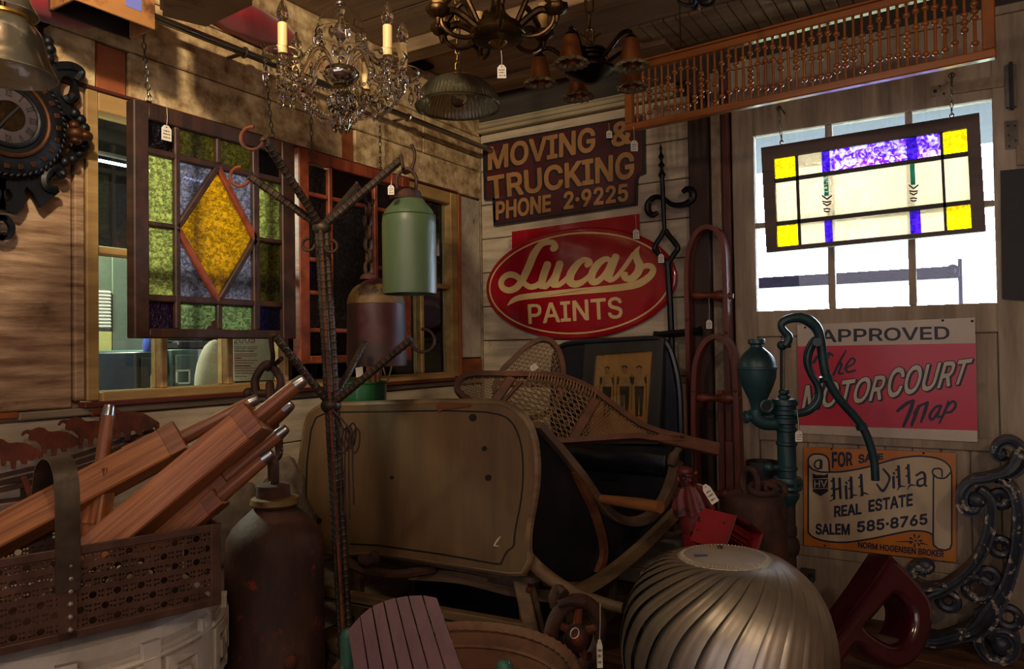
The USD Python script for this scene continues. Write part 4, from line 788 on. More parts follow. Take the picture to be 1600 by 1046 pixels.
for i, q in enumerate(([(-160, 740), (500, 588), (1380, 292), (1392, 318), (500, 622), (-160, 775)], [(-160, 800), (500, 640), (1390, 352), (1390, 385), (500, 675), (-160, 840)], [(-160, 850), (480, 700), (1360, 400), (1340, 440), (480, 745), (-160, 890)])): t.part('rail', pp(cb(q), pl, .012, -.004+.010*i), 'rust_dark')
t.part('rail', pp(cb([(-160, 955), (230, 905), (500, 855), (500, 880), (230, 935), (-160, 990)]), pl, .010, .0), 'rust_dark')
for x_ in (-60, 560, 1200): b_ = at(*cb([(x_, 760-.30*x_)])[0], LW(.05)); t.part('wall_bracket', bar((.003, b_[1], b_[2]), (.056, b_[1], b_[2]), .014, .012), 'rust_dark')
t.part('upright', pp(cb([(175, 760), (210, 760), (215, 920), (180, 920)]), pl, .010, .002), 'rust_dark')
for x0 in (212, -330, 760):
    a, b = at(*cb([(x0, 725)])[0], LW(.075)), at(*cb([(x0+120, 1046)])[0], LW(.075)); e = a+(b-a)*((a[2]-.50)/(a[2]-b[2])); t.part('stake', bar(a, e, .012, .012), 'rust')
# wrought iron upright on the back wall
pl = BW(-.02); ci = lambda *p: cro(p, 980, 200, 2.614)
t = Thing('iron_scroll_bar', 'tall black wrought iron bar with a twisted point and S-scroll on the white boards', 'ironwork', base=at(1058, 600, pl))
pr = [(62, .6), (75, 4), (85, 8), (95, 4), (105, 6), (118, 13), (130, 6), (140, 6), (152, 15), (164, 7), (175, 8), (192, 17), (206, 10), (230, 11), (300, 11), (400, 10), (425, 10)]
p = np.array([at(*ci((136+(y-60)*.045, y))[0], BW(-.058)) for y, r in pr]); t.part('twisted_point', tube(p, [r/2.614*2.8/1166*.95 for y, r in pr], 8), 'iron_black')
for q in ([(152, 418), (140, 440), (112, 488), (128, 515), (160, 552)], [(156, 418), (172, 442), (206, 488), (192, 515), (168, 552)]): t.part('diamond_loop', tube(ats(cr(ci(*q), 5), BW(-.058)), .0105, 8), 'iron_black')
t.part('bar', tube(ats(ci((164, 545), (174, 700), (180, 840), (188, 1046), (196, 1250)), BW(-.058)), .0125, 8), 'iron_black')
for q, tp in (([(150, 290), (128, 282), (105, 287), (86, 310), (86, 340), (104, 356), (124, 346)], 0), ([(152, 290), (185, 314), (235, 312), (268, 288), (264, 258), (244, 250), (226, 262)], 0)): c = cr(ci(*q), 6); t.part('scroll_arm', tube(ats(c, BW(-.058)), np.interp(np.linspace(0, 1, len(c)), [0, .6, 1], [.008, .015, .009]), 8), 'iron_black')
for x, y in ((97, 305), (258, 290)): t.part('rivet', ball(at(*ci((x, y))[0], BW(-.076)), .005, 8), 'hinge_steel')
t.part('crossbar', tube(ats(ci((112, 848), (130, 846), (290, 830), (302, 828)), BW(-.076)), [.017, .013, .013, .018], 8), 'iron_black')
# two bent-wood sleds standing on end
def sled(pts, y, label, rungs, slats):
    pl = BW(y); q = ats(cr(pts, 6), pl); e0, e1 = q[0].copy(), q[-1].copy(); e0[2] = e1[2] = 0.0; q = np.vstack([e0, q, e1])
    t = Thing('wooden_sled', label, 'sled', base=((e0[0]+e1[0])/2, y, 0)); t.part('bent_runner', ribbon(q, (0, 1, 0), .055, .017), 'sled_wood', smooth=30)
    for (xa, xb, yy) in rungs:
        a, b = at(xa, yy, pl), at(xb, yy+1, pl); u = np.linspace(0, 1, 9)[:, None]; t.part('rung', tube(a+(b-a)*u, [.012, .016, .013, .012, .013, .02, .022, .014, .010], 10), 'sled_wood')
    for xa, xb, ya, yb, dy in slats:
        a, b = at((xa+xb)/2, ya, BW(y+dy)), at((xa+xb)/2, yb, BW(y+dy)); b[2] = .005; b[0] = a[0]; w_ = (xb-xa)*2.75/F; t.part('slat', bx((a[0]-w_/2, y+dy-.007, .005), (a[0]+w_/2, y+dy+.007, a[2]), .002), 'sled_wood')
    for (xa, yy) in ((pts[2][0], pts[2][1]), (pts[-3][0], pts[-3][1])): t.part('bolt', ball(at(xa, yy, pl)+[0, -.03, 0], .006, 8), 'hinge_steel')
    return t
sled([(1083, 770), (1080, 640), (1077, 500), (1076, 420), (1081, 385), (1094, 362), (1110, 356), (1125, 365), (1133, 390), (1135, 430), (1138, 520), (1141, 640), (1144, 770)], -.10, 'taller dark red bent-wood sled standing on end against the door post', [(1082, 1146, 462)], [(1121, 1131, 610, 770, .005), (1134, 1141, 600, 770, .005)])
sled([(1091, 790), (1087, 700), (1087, 610), (1091, 562), (1104, 535), (1121, 526), (1138, 535), (1148, 560), (1152, 610), (1155, 700), (1157, 790)], -.185, 'shorter dark red bent-wood sled standing on end in front of the taller one', [(1090, 1158, 622), (1095, 1150, 772)], [(1134, 1146, 690, 790, .01)])
price_tag('price tag tied to the rung of the taller bent-wood sled', (1108, 466), (1108, 507), 9, 14, 2.68)
price_tag('price tag hanging on the diamond loop of the wrought iron bar', (1031, 388), (1033, 404), 9, 14, 2.845)
# cast iron scroll bracket, right edge
pl = BW(-.16); cs = lambda *p: cro(p, 1460, 670, 2.782)
t = Thing('scroll_bracket', 'large chipped blue-black cast iron scroll bracket standing in the right corner', 'bracket', base=(at(1540, 1028, pl)[0], -.16, 0))
def limb(name, pts, w0, dep=.085, m='iron_chipped'):
    c = cr(pts, 6); ws = np.interp(np.linspace(0, 1, len(c)), np.linspace(0, 1, len(w0)), w0); k = 2.42/F/2.782*1.55
    q = ats(cro(c, 1460, 670, 2.782), pl); t.part(name, ribbon(q, (0, 1, 0), dep, ws*k), m, smooth=30); t.part('lip', tube(q+[0, -dep/2, 0], ws*k*.30, 6), m)
limb('top_scroll', [(290, 125), (265, 105), (275, 70), (310, 50), (350, 60), (378, 100), (365, 150), (330, 185), (290, 200), (230, 215), (170, 225), (130, 260), (118, 310), (140, 345), (180, 350), (200, 320)], [26, 24, 22, 22, 26, 34, 40, 34, 26, 24, 24, 26, 28, 28, 24, 20])
t.part('boss', ball(at(*cs((187, 303))[0], pl)+[0, -.03, 0], .026, 14), 'iron_chipped'); t.part('boss', ball(at(*cs((292, 110))[0], pl)+[0, -.02, 0], .020, 14), 'iron_chipped')
limb('inner_limb', [(190, 260), (235, 300), (245, 380), (230, 470), (190, 560), (130, 630), (40, 690), (-20, 715), (-110, 770)], [22, 26, 26, 24, 24, 24, 24, 22, 18])
limb('outer_limb', [(270, 205), (340, 260), (365, 350), (362, 470), (345, 570), (305, 690), (240, 800), (190, 860), (110, 890), (10, 915), (-90, 900)], [24, 26, 28, 28, 26, 30, 44, 40, 26, 24, 20])
limb('foot_scroll', [(200, 840), (190, 900), (205, 950), (245, 990), (300, 995), (345, 965), (352, 915), (320, 875), (275, 870), (245, 905)], [30, 26, 22, 20, 20, 22, 22, 22, 20, 18], .07)
t.part('boss', ball(at(*cs((287, 925))[0], pl)+[0, -.025, 0], .030, 14), 'iron_chipped')
for x, y, r in ((286, 306, 34), (285, 510, 38), (190, 690, 55), (235, 640, 36), (60, 745, 40), (320, 815, 46)): t.part('ring', torus(at(*cs((x, y))[0], pl)+[0, -.012 if r > 34 else .0, 0], r/2.782*2.42/F*.80, .0135, (0, 1, 0), 28, 8), 'iron_chipped')
t.part('web', pp(cs((175, 790), (230, 760), (262, 790), (240, 850), (200, 880), (170, 850)), pl, .03, -.015), 'iron_chipped')
limb('small_scroll', [(-30, 610), (-70, 600), (-100, 620), (-95, 660), (-40, 690), (40, 680)], [30, 30, 28, 20, 16, 12])
t.part('boss', ball(at(1418, 898, pl)+[0, -.04, 0], .022, 12), 'iron_chipped'); t.part('boss', ball(at(1447, 882, pl)+[0, -.02, 0], .026, 12), 'iron_chipped')
# ------------------------------------------------------------------ fretwork hanging over the door
A0, A1 = P(979, 203, 2.55), P(1557, 96, 1.93); zb = (A0[2]+A1[2])/2; A0[2] = A1[2] = zb
e = (A1-A0)/np.linalg.norm(A1-A0); LL = np.linalg.norm(A1-A0); ht = .222; nf = np.cross(e, Z)
M = np.eye(4); M[:3, 0], M[:3, 1], M[:3, 2], M[:3, 3] = e, Z, np.cross(e, Z), A0
t = Thing('spindle_fretwork', 'long honey brown spindle fretwork with turned beads hung from the ceiling over the door', 'fretwork', M=M)
f_ = lambda n, a, b, m: t.part(n, bx(a, b, .003), m, local=True)
f_('rail', (0, 0, -.014), (LL, .024, .014), 'honey_rail'); f_('rail', (0, ht-.024, -.014), (LL, ht, .014), 'honey_rail'); f_('end_post', (0, .024, -.014), (.026, ht-.024, .014), 'honey_wood'); f_('end_post', (LL-.030, .024, -.014), (LL, ht-.024, .014), 'honey_wood')
f_('cap_bead', (-.004, ht, -.018), (LL+.004, ht+.008, .018), 'honey_rail')
motif = [(.25, .37, .47, .85), (.18, .53, .87), (.14, .55, .86), (.15, .44, .86), (.2, .73, .82), (.32, .43, .53, .65, .75), (.5, .68), (.33, .59, .9), (.22, .47, .83), (.13, .38, .78), (.3, .77), (.23, .78), (.17, .47, .58, .68, .8), (.14, .4, .82), (.13, .38, .86), (.15, .39, .87), (.2, .45, .57, .85), (.24, .78), (.38, .5, .62)]
N = 44
for k in range(N):
    x = .026+(LL-.056)*(k+.7)/(N+.4); s_ = t.part('spindle', tube([(x, .024, 0), (x, ht-.024, 0)], .0042, 8), 'honey_wood', local=True)
    for b in motif[(k-24) % len(motif)]:
        bb = lathe([(.0098*math.sin(a), -.0082*math.cos(a)) for a in np.linspace(0, math.pi, 7)], 12, axis=((x, ht-.024-(ht-.048)*b, 0), (0, 1, 0))); t.part('bead', bb, 'honey_wood', parent=s_, local=True)
for x in (.2, LL-.25): t.part('hanger_wire', tube([(x, ht, 0), (x, H-zb, 0)], .0018, 5), 'chain_steel', local=True)
price_tag('price tag on white string at the lower left corner of the spindle fretwork', (990, 197), (991, 228), 11, 17, 2.505)
price_tag('small price tag hanging in front of the word MOVING beside the ampersand', (951, 192), (952, 210), 9, 12, 3.008)
# conduit and stored things by the ceiling, left
c0, c1_ = at(150, -20, LW(.085)), at(420, 100, LW(.085)); zc_ = (at(245, 25, LW(.085))[2]+c1_[2])/2
t = Thing('conduit', 'thin galvanized conduit pipe running under the ceiling along the left wall', 'pipe', base=(.085, -1.2, zc_)); t.part('pipe', tube([(.085, -3.2, zc_), (.085, -.03, zc_)], .011, 10), 'conduit')
for y in (-2.2, -1.35, -.6): t.part('strap', cat([torus((.085, y, zc_), .0135, .004, (0, 1, 0), 14, 6), bar((.012, y, zc_), (.075, y, zc_), .018, .004)]), 'conduit')
x0, x1, ya, yb, zz = .145, .250, -1.93, -1.738, 1.72
t = Thing('wooden_crate', 'small orange-brown wooden crate with a blue sticker hung up under the ceiling', 'crate', base=((x0+x1)/2, (ya+yb)/2, zz))
t.part('front_board', bx((x1-.008, ya, zz), (x1, yb, zz+.16)), 'crate_wood'); t.part('back_board', bx((x0, ya, zz), (x0+.008, yb, zz+.16)), 'crate_dark'); t.part('end_board', bx((x0+.008, yb-.008, zz), (x1-.008, yb, zz+.16)), 'crate_wood'); t.part('end_board', bx((x0+.008, ya, zz), (x1-.008, ya+.008, zz+.16)), 'crate_wood')
t.part('bottom', bx((x0+.008, ya+.008, zz+.05), (x1-.008, yb-.008, zz+.058)), 'crate_dark')
t.part('sticker', bx((x1, yb-.075, zz+.03), (x1+.001, yb-.035, zz+.10), .0003), 'sticker_blue')
for y in (ya+.04, yb-.04): t.part('hanging_wire', tube([(x0+.05, y, zz+.05), (x0+.05, y, H)], .003), 'rope_tan')
qz = 1.74; pts = [at(254, 25, FL(qz)), at(322, 42, FL(qz)), at(394, 8, FL(qz)), at(380, -60, FL(qz)), at(256, -60, FL(qz))]
t = Thing('wooden_box', 'weathered plank box with grainy underside stored beside the crate under the ceiling', 'box', base=low([T_(np.array(pts), [[0, 1, 2]])]))
t.part('underside', fix(xf(ext(Polygon([p[:2] for p in pts]), .014), frame((0, 0, qz), (1, 0, 0), Z))), 'plywood', smooth=False)
for i in range(5): a_, b_ = pts[i], pts[(i+1) % 5]; t.part('side_board', bar(a_+[0, 0, .07], b_+[0, 0, .07], .012, .115), 'plywood')
t.part('hanging_wire', tube([pts[1]*.8+pts[3]*.2+[0, 0, .01], (pts[1]*.8+pts[3]*.2)*[1, 1, 0]+[0, 0, H]], .003), 'rope_tan'); t.part('hanging_wire', tube([pts[4]*.6+pts[2]*.4+[0, 0, .01], (pts[4]*.6+pts[2]*.4)*[1, 1, 0]+[0, 0, H]], .003), 'rope_tan')
q = cr([(318, 26), (360, 30), (405, 36), (428, 58), (438, 78), (415, 88), (380, 76), (340, 56)], 5, True)
c = P(390, 55, 2.25)
m = ell((0, 0, 0), .20, .075, .045, 3); m.vertices += .012*(meshkit.fbm(m.vertices*22, 3)-.5)[:, None]*m.vertex_normals; m = xf(m, frame(c+[-.02, 0, .045], at(430, 82, LW(.10))-at(330, 35, LW(.10)), Z))
single('red_bundle', m, 'red_cloth', 'dark red rolled cloth bundle stored on the conduit under the ceiling', 'cloth')
m2 = ell((0, 0, 0), .14, .06, .05, 3); single('red_bundle', xf(m2, frame(at(66, -3, LW(.09)), (0, 1, 0), Z)), 'red_cloth', 'dark red cloth just above the clock in the upper left corner', 'cloth')
price_tag('blank price tag hanging under the dark brass candle chandelier', (783, 78), (784, 112), 14, 21, 1.7)
# ------------------------------------------------------------------ hanging lamps
def rdir(deg): a = math.radians(deg); return r0*math.cos(a)+f0*math.sin(a)
def flame_bulb(t, p, h=.052, r=.0135, m='crystal'):
    t.part('candle_bulb', lathe([(.006, 0), (r*.8, h*.12), (r, h*.32), (r*.86, h*.55), (r*.5, h*.8), (r*.16, h*.96), (0, h)], 14, axis=(p, Z)), m)
    t.part('filament', tube(np.array(p)+np.array([[-.003, 0, .004], [-.004, 0, h*.5], [0, 0, h*.62], [.004, 0, h*.5], [.003, 0, .004]]), .0006, 5), 'brass')
# crystal chandelier
d = 1.7; k = d/F; O = P(533, 118, d); zz = lambda y: P(533, y, d)[2]
t = Thing('crystal_chandelier', 'clear crystal candle chandelier with hanging drops at the top left of the room', 'chandelier', base=[O[0], O[1], zz(215)])
AX = (np.array([O[0], O[1], 0]), Z); Lx = lambda pr, n=24: lathe([(hw*k, zz(y)) for y, hw in pr], n, AX)
t.part('dome', shell([(hw*k, zz(y)) for y, hw in [(52, 39), (40, 37), (28, 31), (18, 22), (12, 12), (9, 5)]], .002, 32, AX), 'crystal')
t.part('stem', Lx([(0, 0), (-40, 3), (6, 3), (10, 6), (16, 9), (22, 5), (30, 4), (44, 11), (52, 12), (60, 7), (66, 4), (76, 5), (82, 10), (88, 6), (96, 4), (104, 6), (110, 3), (114, 0)][1:], 16), 'crystal')
t.part('finial_knob', Lx([(8, 0), (7, 7), (4, 8), (0, 5), (-2, 0)], 14), 'chrome')
t.part('center_bowl', Lx([(104, 0), (106, 12), (108, 24), (113, 28), (120, 28), (126, 24), (134, 16), (138, 0)], 28), 'chrome')
t.part('gilt_collar', Lx([(137, 0), (138, 15), (142, 13), (146, 8), (147, 0)], 18), 'brass')
t.part('glass_ball', Lx([(146, 0), (148, 10), (154, 17), (162, 18), (170, 13), (176, 6), (182, 3), (186, 0)], 18), 'crystal')
t.part('chain', cat(links([O[0], O[1], zz(-40)], [O[0], O[1], H], .03, .016, .002)), 'brass')
rg = random.Random(2)
def drop(p, h, w, par=None):
    p = np.asarray(p, float); a = np.arange(6)*math.pi/3+rg.random(); ring = lambda r, z: [p+[r*math.cos(x), r*math.sin(x), -z] for x in a]
    return hullm(np.array([p]+ring(w*.5, h*.25)+ring(w*.62, h*.6)+[p-[0, 0, h]]))
def strand(a, b, sag, n, r=.0045):
    a, b = np.asarray(a), np.asarray(b); out = []
    for i in range(n+1):
        u = i/n; q = a+(b-a)*u; q = q-[0, 0, sag*4*u*(1-u)]; m = trimesh.creation.icosphere(0, r); m.apply_translation(q); out.append(m)
    return cat(out)
angs = (222, 328, 10, 78, 150); R = .140; tips = []
for ai, a in enumerate(angs):
    u = rdir(a); zc = zz(112)
    prof = [(.018, .004), (.033, .032), (.050, .042), (.068, .030), (.084, -.006), (.100, -.036), (.117, -.044), (.132, -.032), (R, -.012)]
    pts = cr([O*[1, 1, 0]+u*r_+[0, 0, zc+h_] for r_, h_ in prof], 5); am = t.part('arm', tube(pts, .0052, 10), 'arm_glass', smooth=True)
    c = O*[1, 1, 0]+u*R; zb_ = zc-.010; tips.append(c+[0, 0, zb_])
    t.part('drip_pan', shell([(.010, zb_-.002), (.024, zb_-.004), (.038, zb_+.004), (.043, zb_+.014), (.038, zb_+.020)], .0018, 24, (c, Z)), 'crystal', smooth=True)
    t.part('candle_cup', solid([(.006, zb_-.012), (.011, zb_), (.012, zb_+.014), (.010, zb_+.018)], 14, (c, Z)), 'crystal')
    t.part('candle', solid([(.0105, zb_+.016), (.0105, zb_+.080), (.009, zb_+.082)], 16, (c, Z)), 'candle_cream'); flame_bulb(t, c+[0, 0, zb_+.082])
    for j in range(7):
        v = np.array([math.cos(j*.8976), math.sin(j*.8976), 0])*.040; L0 = rg.uniform(.018, .028); p = c+v+[0, 0, zb_-.004]
        t.part('bead', ball(p-[0, 0, .006], .0052, 6), 'crystal', smooth=False); t.part('crystal_drop', drop(p-[0, 0, .012], L0+.012, .012), 'crystal', smooth=False)
for i in range(5):
    a_, b_ = tips[i]-[0, 0, .012], tips[(i+1) % 5]-[0, 0, .012]; t.part('bead_strand', strand(a_, b_, .05, 26), 'crystal', smooth=False)
    t.part('bead_strand', strand([O[0], O[1], zz(60)]+rdir(angs[i])*.05, a_+[0, 0, .03], .03, 22, .0038), 'crystal', smooth=False)
    t.part('bead_strand', strand(a_, [O[0], O[1], zz(182)], .035, 20), 'crystal', smooth=False)
for j in range(10):
    v = rdir(j*36+10)*.055; t.part('crystal_drop', drop(np.array([O[0], O[1], zz(54)])+v, .032, .013), 'crystal', smooth=False)
for j in range(12):
    v = rdir(j*30)*.026; t.part('crystal_drop', drop(np.array([O[0], O[1], zz(150)])+v, .038, .013), 'crystal', smooth=False)
for j in range(8):
    v = rdir(j*45+20)*.016; t.part('crystal_drop', drop(np.array([O[0], O[1], zz(178)])+v, .044, .014), 'crystal', smooth=False)
# brass candle chandelier
d = 1.7; k = d/F; O = P(778, 60, d); zz = lambda y: P(778, y, d)[2]; AX = (np.array([O[0], O[1], 0]), Z); Lx = lambda pr, n=28: lathe([(hw*k, zz(y)) for y, hw in pr], n, AX)
t = Thing('brass_chandelier', 'dark brass candle chandelier with arched ribs at the top center', 'chandelier', base=[O[0], O[1], zz(80)])
t.part('column', Lx([(-60, 0), (-58, 8), (-20, 9), (0, 9), (10, 10), (22, 14), (30, 22), (34, 26), (36, 0)]), 'brass_dark')
t.part('bowl', Lx([(32, 0), (34, 26), (40, 36), (48, 42), (56, 44), (62, 40), (66, 30), (68, 0)], 36), 'brass_dark'); t.part('acorn', Lx([(50, 0), (52, 22), (56, 23), (62, 20), (68, 14), (72, 8), (75, 4), (78, 0)]), 'brass')
t.part('ring', torus([O[0], O[1], zz(51)], 23*k, .004, Z, 28, 8), 'brass_dark')
t.part('chain', cat(links([O[0], O[1], zz(-56)], [O[0], O[1], H], .032, .018, .0025)), 'brass_dark')
for a in (200, 275, 340, 40, 110, 160):
    u = rdir(a); c = O*[1, 1, 0]+u*.140; zt = zz(30)
    t.part('arm', tube(cr([O*[1, 1, 0]+u*r_+[0, 0, zz(50)+h_] for r_, h_ in ((.05, .004), (.075, .022), (.10, .034), (.122, .030), (.140, .026))], 5), .0085, 8), 'brass_dark')
    t.part('rib', tube(cr([O*[1, 1, 0]+u*r_+[0, 0, zz(50)+h_] for r_, h_ in ((.045, .012), (.065, .052), (.082, .080), (.10, .074), (.128, .045))], 5), .0065, 8), 'brass_dark')
    t.part('lower_scroll', tube(cr([O*[1, 1, 0]+u*r_+[0, 0, zz(50)+h_] for r_, h_ in ((.136, .022), (.128, -.004), (.105, -.020), (.075, -.022), (.055, -.014))], 5), .0055, 8), 'brass_dark')
    zc = zz(50)+.026; t.part('candle_cup', lathe([(0, zc-.016), (.010, zc-.012), (.022, zc-.004), (.026, zc+.004), (.024, zc+.012), (.012, zc+.014), (0, zc+.014)], 18, (c, Z), wob=lambda A_, z_: 1+.10*np.cos(8*A_)), 'brass_dark')
    t.part('candle', solid([(.0125, zc+.012), (.0125, zc+.078)], 14, (c, Z)), 'candle_tan'); t.part('tip', lathe([(0, zc-.034), (.005, zc-.026), (.008, zc-.014), (0, zc-.012)], 10, (c, Z)), 'brass_dark')
# ribbed glass shade pendant
d = 2.0; O = P(716, 165, d); wob = lambda A_, z_: 1+.010*np.cos(64*A_)
t = Thing('ribbed_glass_pendant', 'round ribbed prismatic glass pendant shade hung on a brass chain left of the maroon sign', 'pendant lamp', base=P(716, 200, d))
pr = [(hw*d/F, P(716, y, d)[2]) for y, hw in [(121, 17), (125, 34), (132, 48), (142, 57), (152, 62), (160, 65), (167, 66)]]
t.part('shade', shell(pr, .003, 256, ((O[0], O[1], 0), Z), wob), 'holophane'); t.part('rim', torus((O[0], O[1], pr[-1][1]), pr[-1][0], .0035, Z, 64, 6), 'holophane')
t.part('brass_cap', plathe(716, [(108, 3), (112, 8), (116, 13), (119, 18), (124, 19), (126, 16)], d, 24), 'brass'); t.part('lamp_holder', plathe(716, [(124, 10), (140, 12), (146, 9)], d, 16), 'brass_dark')
t.part('bulb', ell(P(716, 152, d), .022, .022, .028), 'crystal')
for l in links([O[0], O[1], P(716, 110, d)[2]], [O[0], O[1], H], .028, .017, .0024): t.part('link', l, 'brass', smooth=True)
t.part('ceiling_hook', tube([(O[0], O[1], H-.01), (O[0], O[1], H)], .006), 'brass')
t.part('cord', tube(cr([(O[0]+.006, O[1], P(716, 112, d)[2]), (O[0]+.012, O[1], H-.1), (O[0], O[1]+.01, H)], 6), .002, 5), 'sign_black')
# five bell shades
d = 2.0; k = d/F; O = P(922, 105, d); zz = lambda y: P(922, y, d)[2]; AX = (np.array([O[0], O[1], 0]), Z); Lx = lambda pr, n=30: lathe([(hw*k, zz(y)) for y, hw in pr], n, AX)
t = Thing('bell_shade_fixture', 'dark copper ceiling fixture with five copper bell shades hung on a chain', 'chandelier', base=[O[0], O[1], zz(150)])
t.part('urn', Lx([(76, 0), (77, 8), (80, 26), (83, 26), (84, 22), (87, 28), (90, 28), (91, 23), (94, 28), (97, 27), (99, 22), (104, 24), (106, 36), (110, 40), (114, 40), (118, 34), (124, 22), (130, 10), (132, 0)], 36), 'dark_copper')
t.part('top_cap', Lx([(70, 0), (72, 4), (77, 6), (79, 0)], 14), 'brass')
for l in links([O[0], O[1], zz(70)], [O[0], O[1], H], .05, .026, .0035): t.part('link', l, 'brass_dark')
for s_ in (-1, 1): t.part('chain_hook', tube(cr([np.array([O[0], O[1], zz(68)]), np.array([O[0], O[1], zz(58)])+rdir(0)*s_*.016, np.array([O[0], O[1], zz(52)])+rdir(0)*s_*.030], 4), .003, 6), 'brass_dark')
for a in (243, 315, 27, 99, 171):
    u = rdir(a); c = O*[1, 1, 0]+u*.135; zb_ = zz(112); wr = lambda A_, z_: 1+.10*np.cos(14*A_)
    t.part('arm', tube(cr([O*[1, 1, 0]+u*r_+[0, 0, zb_+h_] for r_, h_ in ((.035, .02), (.07, .045), (.105, .070), (.130, .068), (.135, .050))], 5), .006, 8), 'dark_copper')
    t.part('socket', solid([(.007, zb_+.058), (.016, zb_+.050), (.018, zb_+.038)], 16, (c, Z)), 'dark_copper')
    t.part('bell', shell([(.017, zb_+.046), (.021, zb_+.036), (.026, zb_+.010), (.031, zb_-.016)], .002, 28, (c, Z)), 'copper_bell')
    t.part('ruffled_rim', lathe([(.031, zb_-.014), (.042, zb_-.022), (.043, zb_-.027), (.034, zb_-.024), (.029, zb_-.016), (.031, zb_-.014)], 56, (c, Z), wob=wr), 'bell_rim')
    t.part('bulb', ell(c+[0, 0, zb_+.006], .014, .014, .020), 'candle_tan')
# just the bottom of one more fixture at the top edge
d = 1.9; O = P(1090, 4, d); t = Thing('iron_ceiling_lamp', 'bottom of a dark iron ceiling lamp just showing at the top edge above the fretwork', 'lamp', base=P(1090, 10, d))
t.part('stem', tube([O, (O[0], O[1], H)], .006), 'iron_black'); t.part('knob', ball(P(1082, 3, d), .010, 12), 'iron_black')
for a in (0, 72, 144, 216, 288): u = rdir(a+20); t.part('arm', tube(cr([O+[0, 0, .01], O+u*.02+[0, 0, -.004], O+u*.045+[0, 0, .006], O+u*.05+[0, 0, .03]], 4), .005, 6), 'iron_black')
t.part('drop', drop(P(1094, 8, d), .016, .008), 'crystal', smooth=False)
# odd dark brackets hung on the wall by the corner
pl = LW(.05); t = Thing('wall_tool', 'dark jagged iron tool hung high on the left wall behind the ribbed pendant', 'tool', base=at(650, 118, pl))
t.part('blade', pp([(632, 66), (656, 60), (655, 78), (662, 90), (676, 94), (675, 108), (660, 112), (640, 102)], pl, .01), 'iron_black'); t.part('handle', bar(at(658, 60, pl)+[.006, 0, 0], at(664, 98, pl)+[.006, 0, 0], .012, .016), 'gray_trim'); t.part('peg', bar(at(650, 80, LW(.005)), at(650, 80, LW(.05)), .01, .01), 'gray_trim')
# ------------------------------------------------------------------ green hand pump
d = 2.1; k = d/F
t = Thing('water_pump', 'dark green cast iron hand pump with curved lever in front of the map sign', 'pump', base=(P(1230, 900, d)[0], P(1230, 900, d)[1], 0))
pf = lambda ax, pr, n=24, dd=d: plathe(ax, pr, dd, n)
t.part('cap', pf(1226, [(622, 8), (624, 18), (628, 20), (633, 20), (635, 17), (640, 17), (642, 20), (647, 20), (649, 16), (652, 16), (654, 20), (661, 20), (663, 15)]), 'pump_green')
t.part('cylinder', pf(1229, [(661, 14), (664, 14), (667, 14), (669, 16), (673, 16), (675, 14), (690, 14), (691, 16), (695, 16), (697, 14), (728, 14), (730, 16), (734, 16), (736, 14), (746, 14)]), 'pump_green')
t.part('flange', pf(1230, [(745, 14), (746, 21), (751, 23), (755, 22), (757, 19), (759, 22), (763, 23), (766, 20), (768, 14)], 30), 'pump_green'); t.part('neck', pf(1231, [(767, 15), (772, 18), (778, 17), (784, 13), (790, 11)]), 'pump_green')
for j in range(6): a = j*1.047+.3; c = P(1230, 757, d)+np.array([math.cos(a), math.sin(a), 0])*20*k; t.part('flange_bolt', solid([(.006, -.014), (.006, .014)], 6, ((c[0], c[1], c[2]), Z)), 'pump_green')
zb = P(1232, 884, d)[2]; o = P(1232, 800, d)
t.part('drop_pipe', solid([(10.5*k, .02), (10.5*k, P(1232, 788, d)[2])], 20, ((o[0], o[1], 0), Z)), 'pump_pipe'); t.part('pipe_joint', pf(1232, [(822, 12), (824, 13), (836, 13), (838, 10), (840, 13), (846, 16), (856, 17), (864, 15), (868, 12)]), 'pump_pipe'); t.part('label_wrap', pf(1233, [(864, 11), (864.5, 11.2), (872, 11.2), (872.5, 11)]), 'tag_paper'); t.part('foot_plate', solid([(.07, 0), (.07, .015), (.03, .03)], 24, ((o[0], o[1], 0), Z)), 'pump_pipe')
t.part('air_chamber', pf(1183, [(530, 12), (532, 13), (537, 13), (539, 9.5), (543, 9.5), (546, 13), (552, 20), (560, 26), (568, 28.5), (573, 29), (574, 30), (577, 30), (578, 29), (590, 28), (602, 24), (614, 19), (624, 14), (634, 11), (648, 9)], 32), 'pump_green')
t.part('elbow', tube(cr([P(1181, 640, d), P(1182, 652, d), P(1192, 660, d), P(1205, 662, d), P(1222, 660, d)], 5), .020, 12), 'pump_green'); t.part('spout_pipe', tube([P(1166, 652, d), P(1182, 652, d), P(1206, 652, d)], .0125, 12), 'pump_green'); t.part('spout_flange', tube([P(1163, 652, d), P(1166, 652, d), P(1169, 652, d)], [.017, .018, .017], 12), 'pump_green')
c = P(1198, 635, d-.04); t.part('outlet_ring', torus(c, .0155, .0055, -fw, 24, 8), 'pump_green'); t.part('outlet_barrel', tube([c+fw*.002, c+fw*.05], .0165, 14), 'pump_green'); t.part('outlet_hole', tube([c-fw*.002, c+fw*.004], .011, 14), 'black_hole')
t.part('piston_rod', tube([P(1224, 545, d), P(1224, 625, d)], .0045, 8), 'hinge_steel'); t.part('guide_rod', tube([P(1220.5, 545, d), P(1220.5, 625, d)], .003, 8), 'iron_black'); t.part('packing_nut', pf(1225, [(609, 6), (611, 8), (615, 8), (616, 6), (618, 9), (623, 9)], 6), 'pump_green')
t.part('rod_clevis', cat([ell(P(1222, 540, d), .014, .012, .014), ell(P(1232, 540, d), .008, .012, .008)]), 'pump_green')
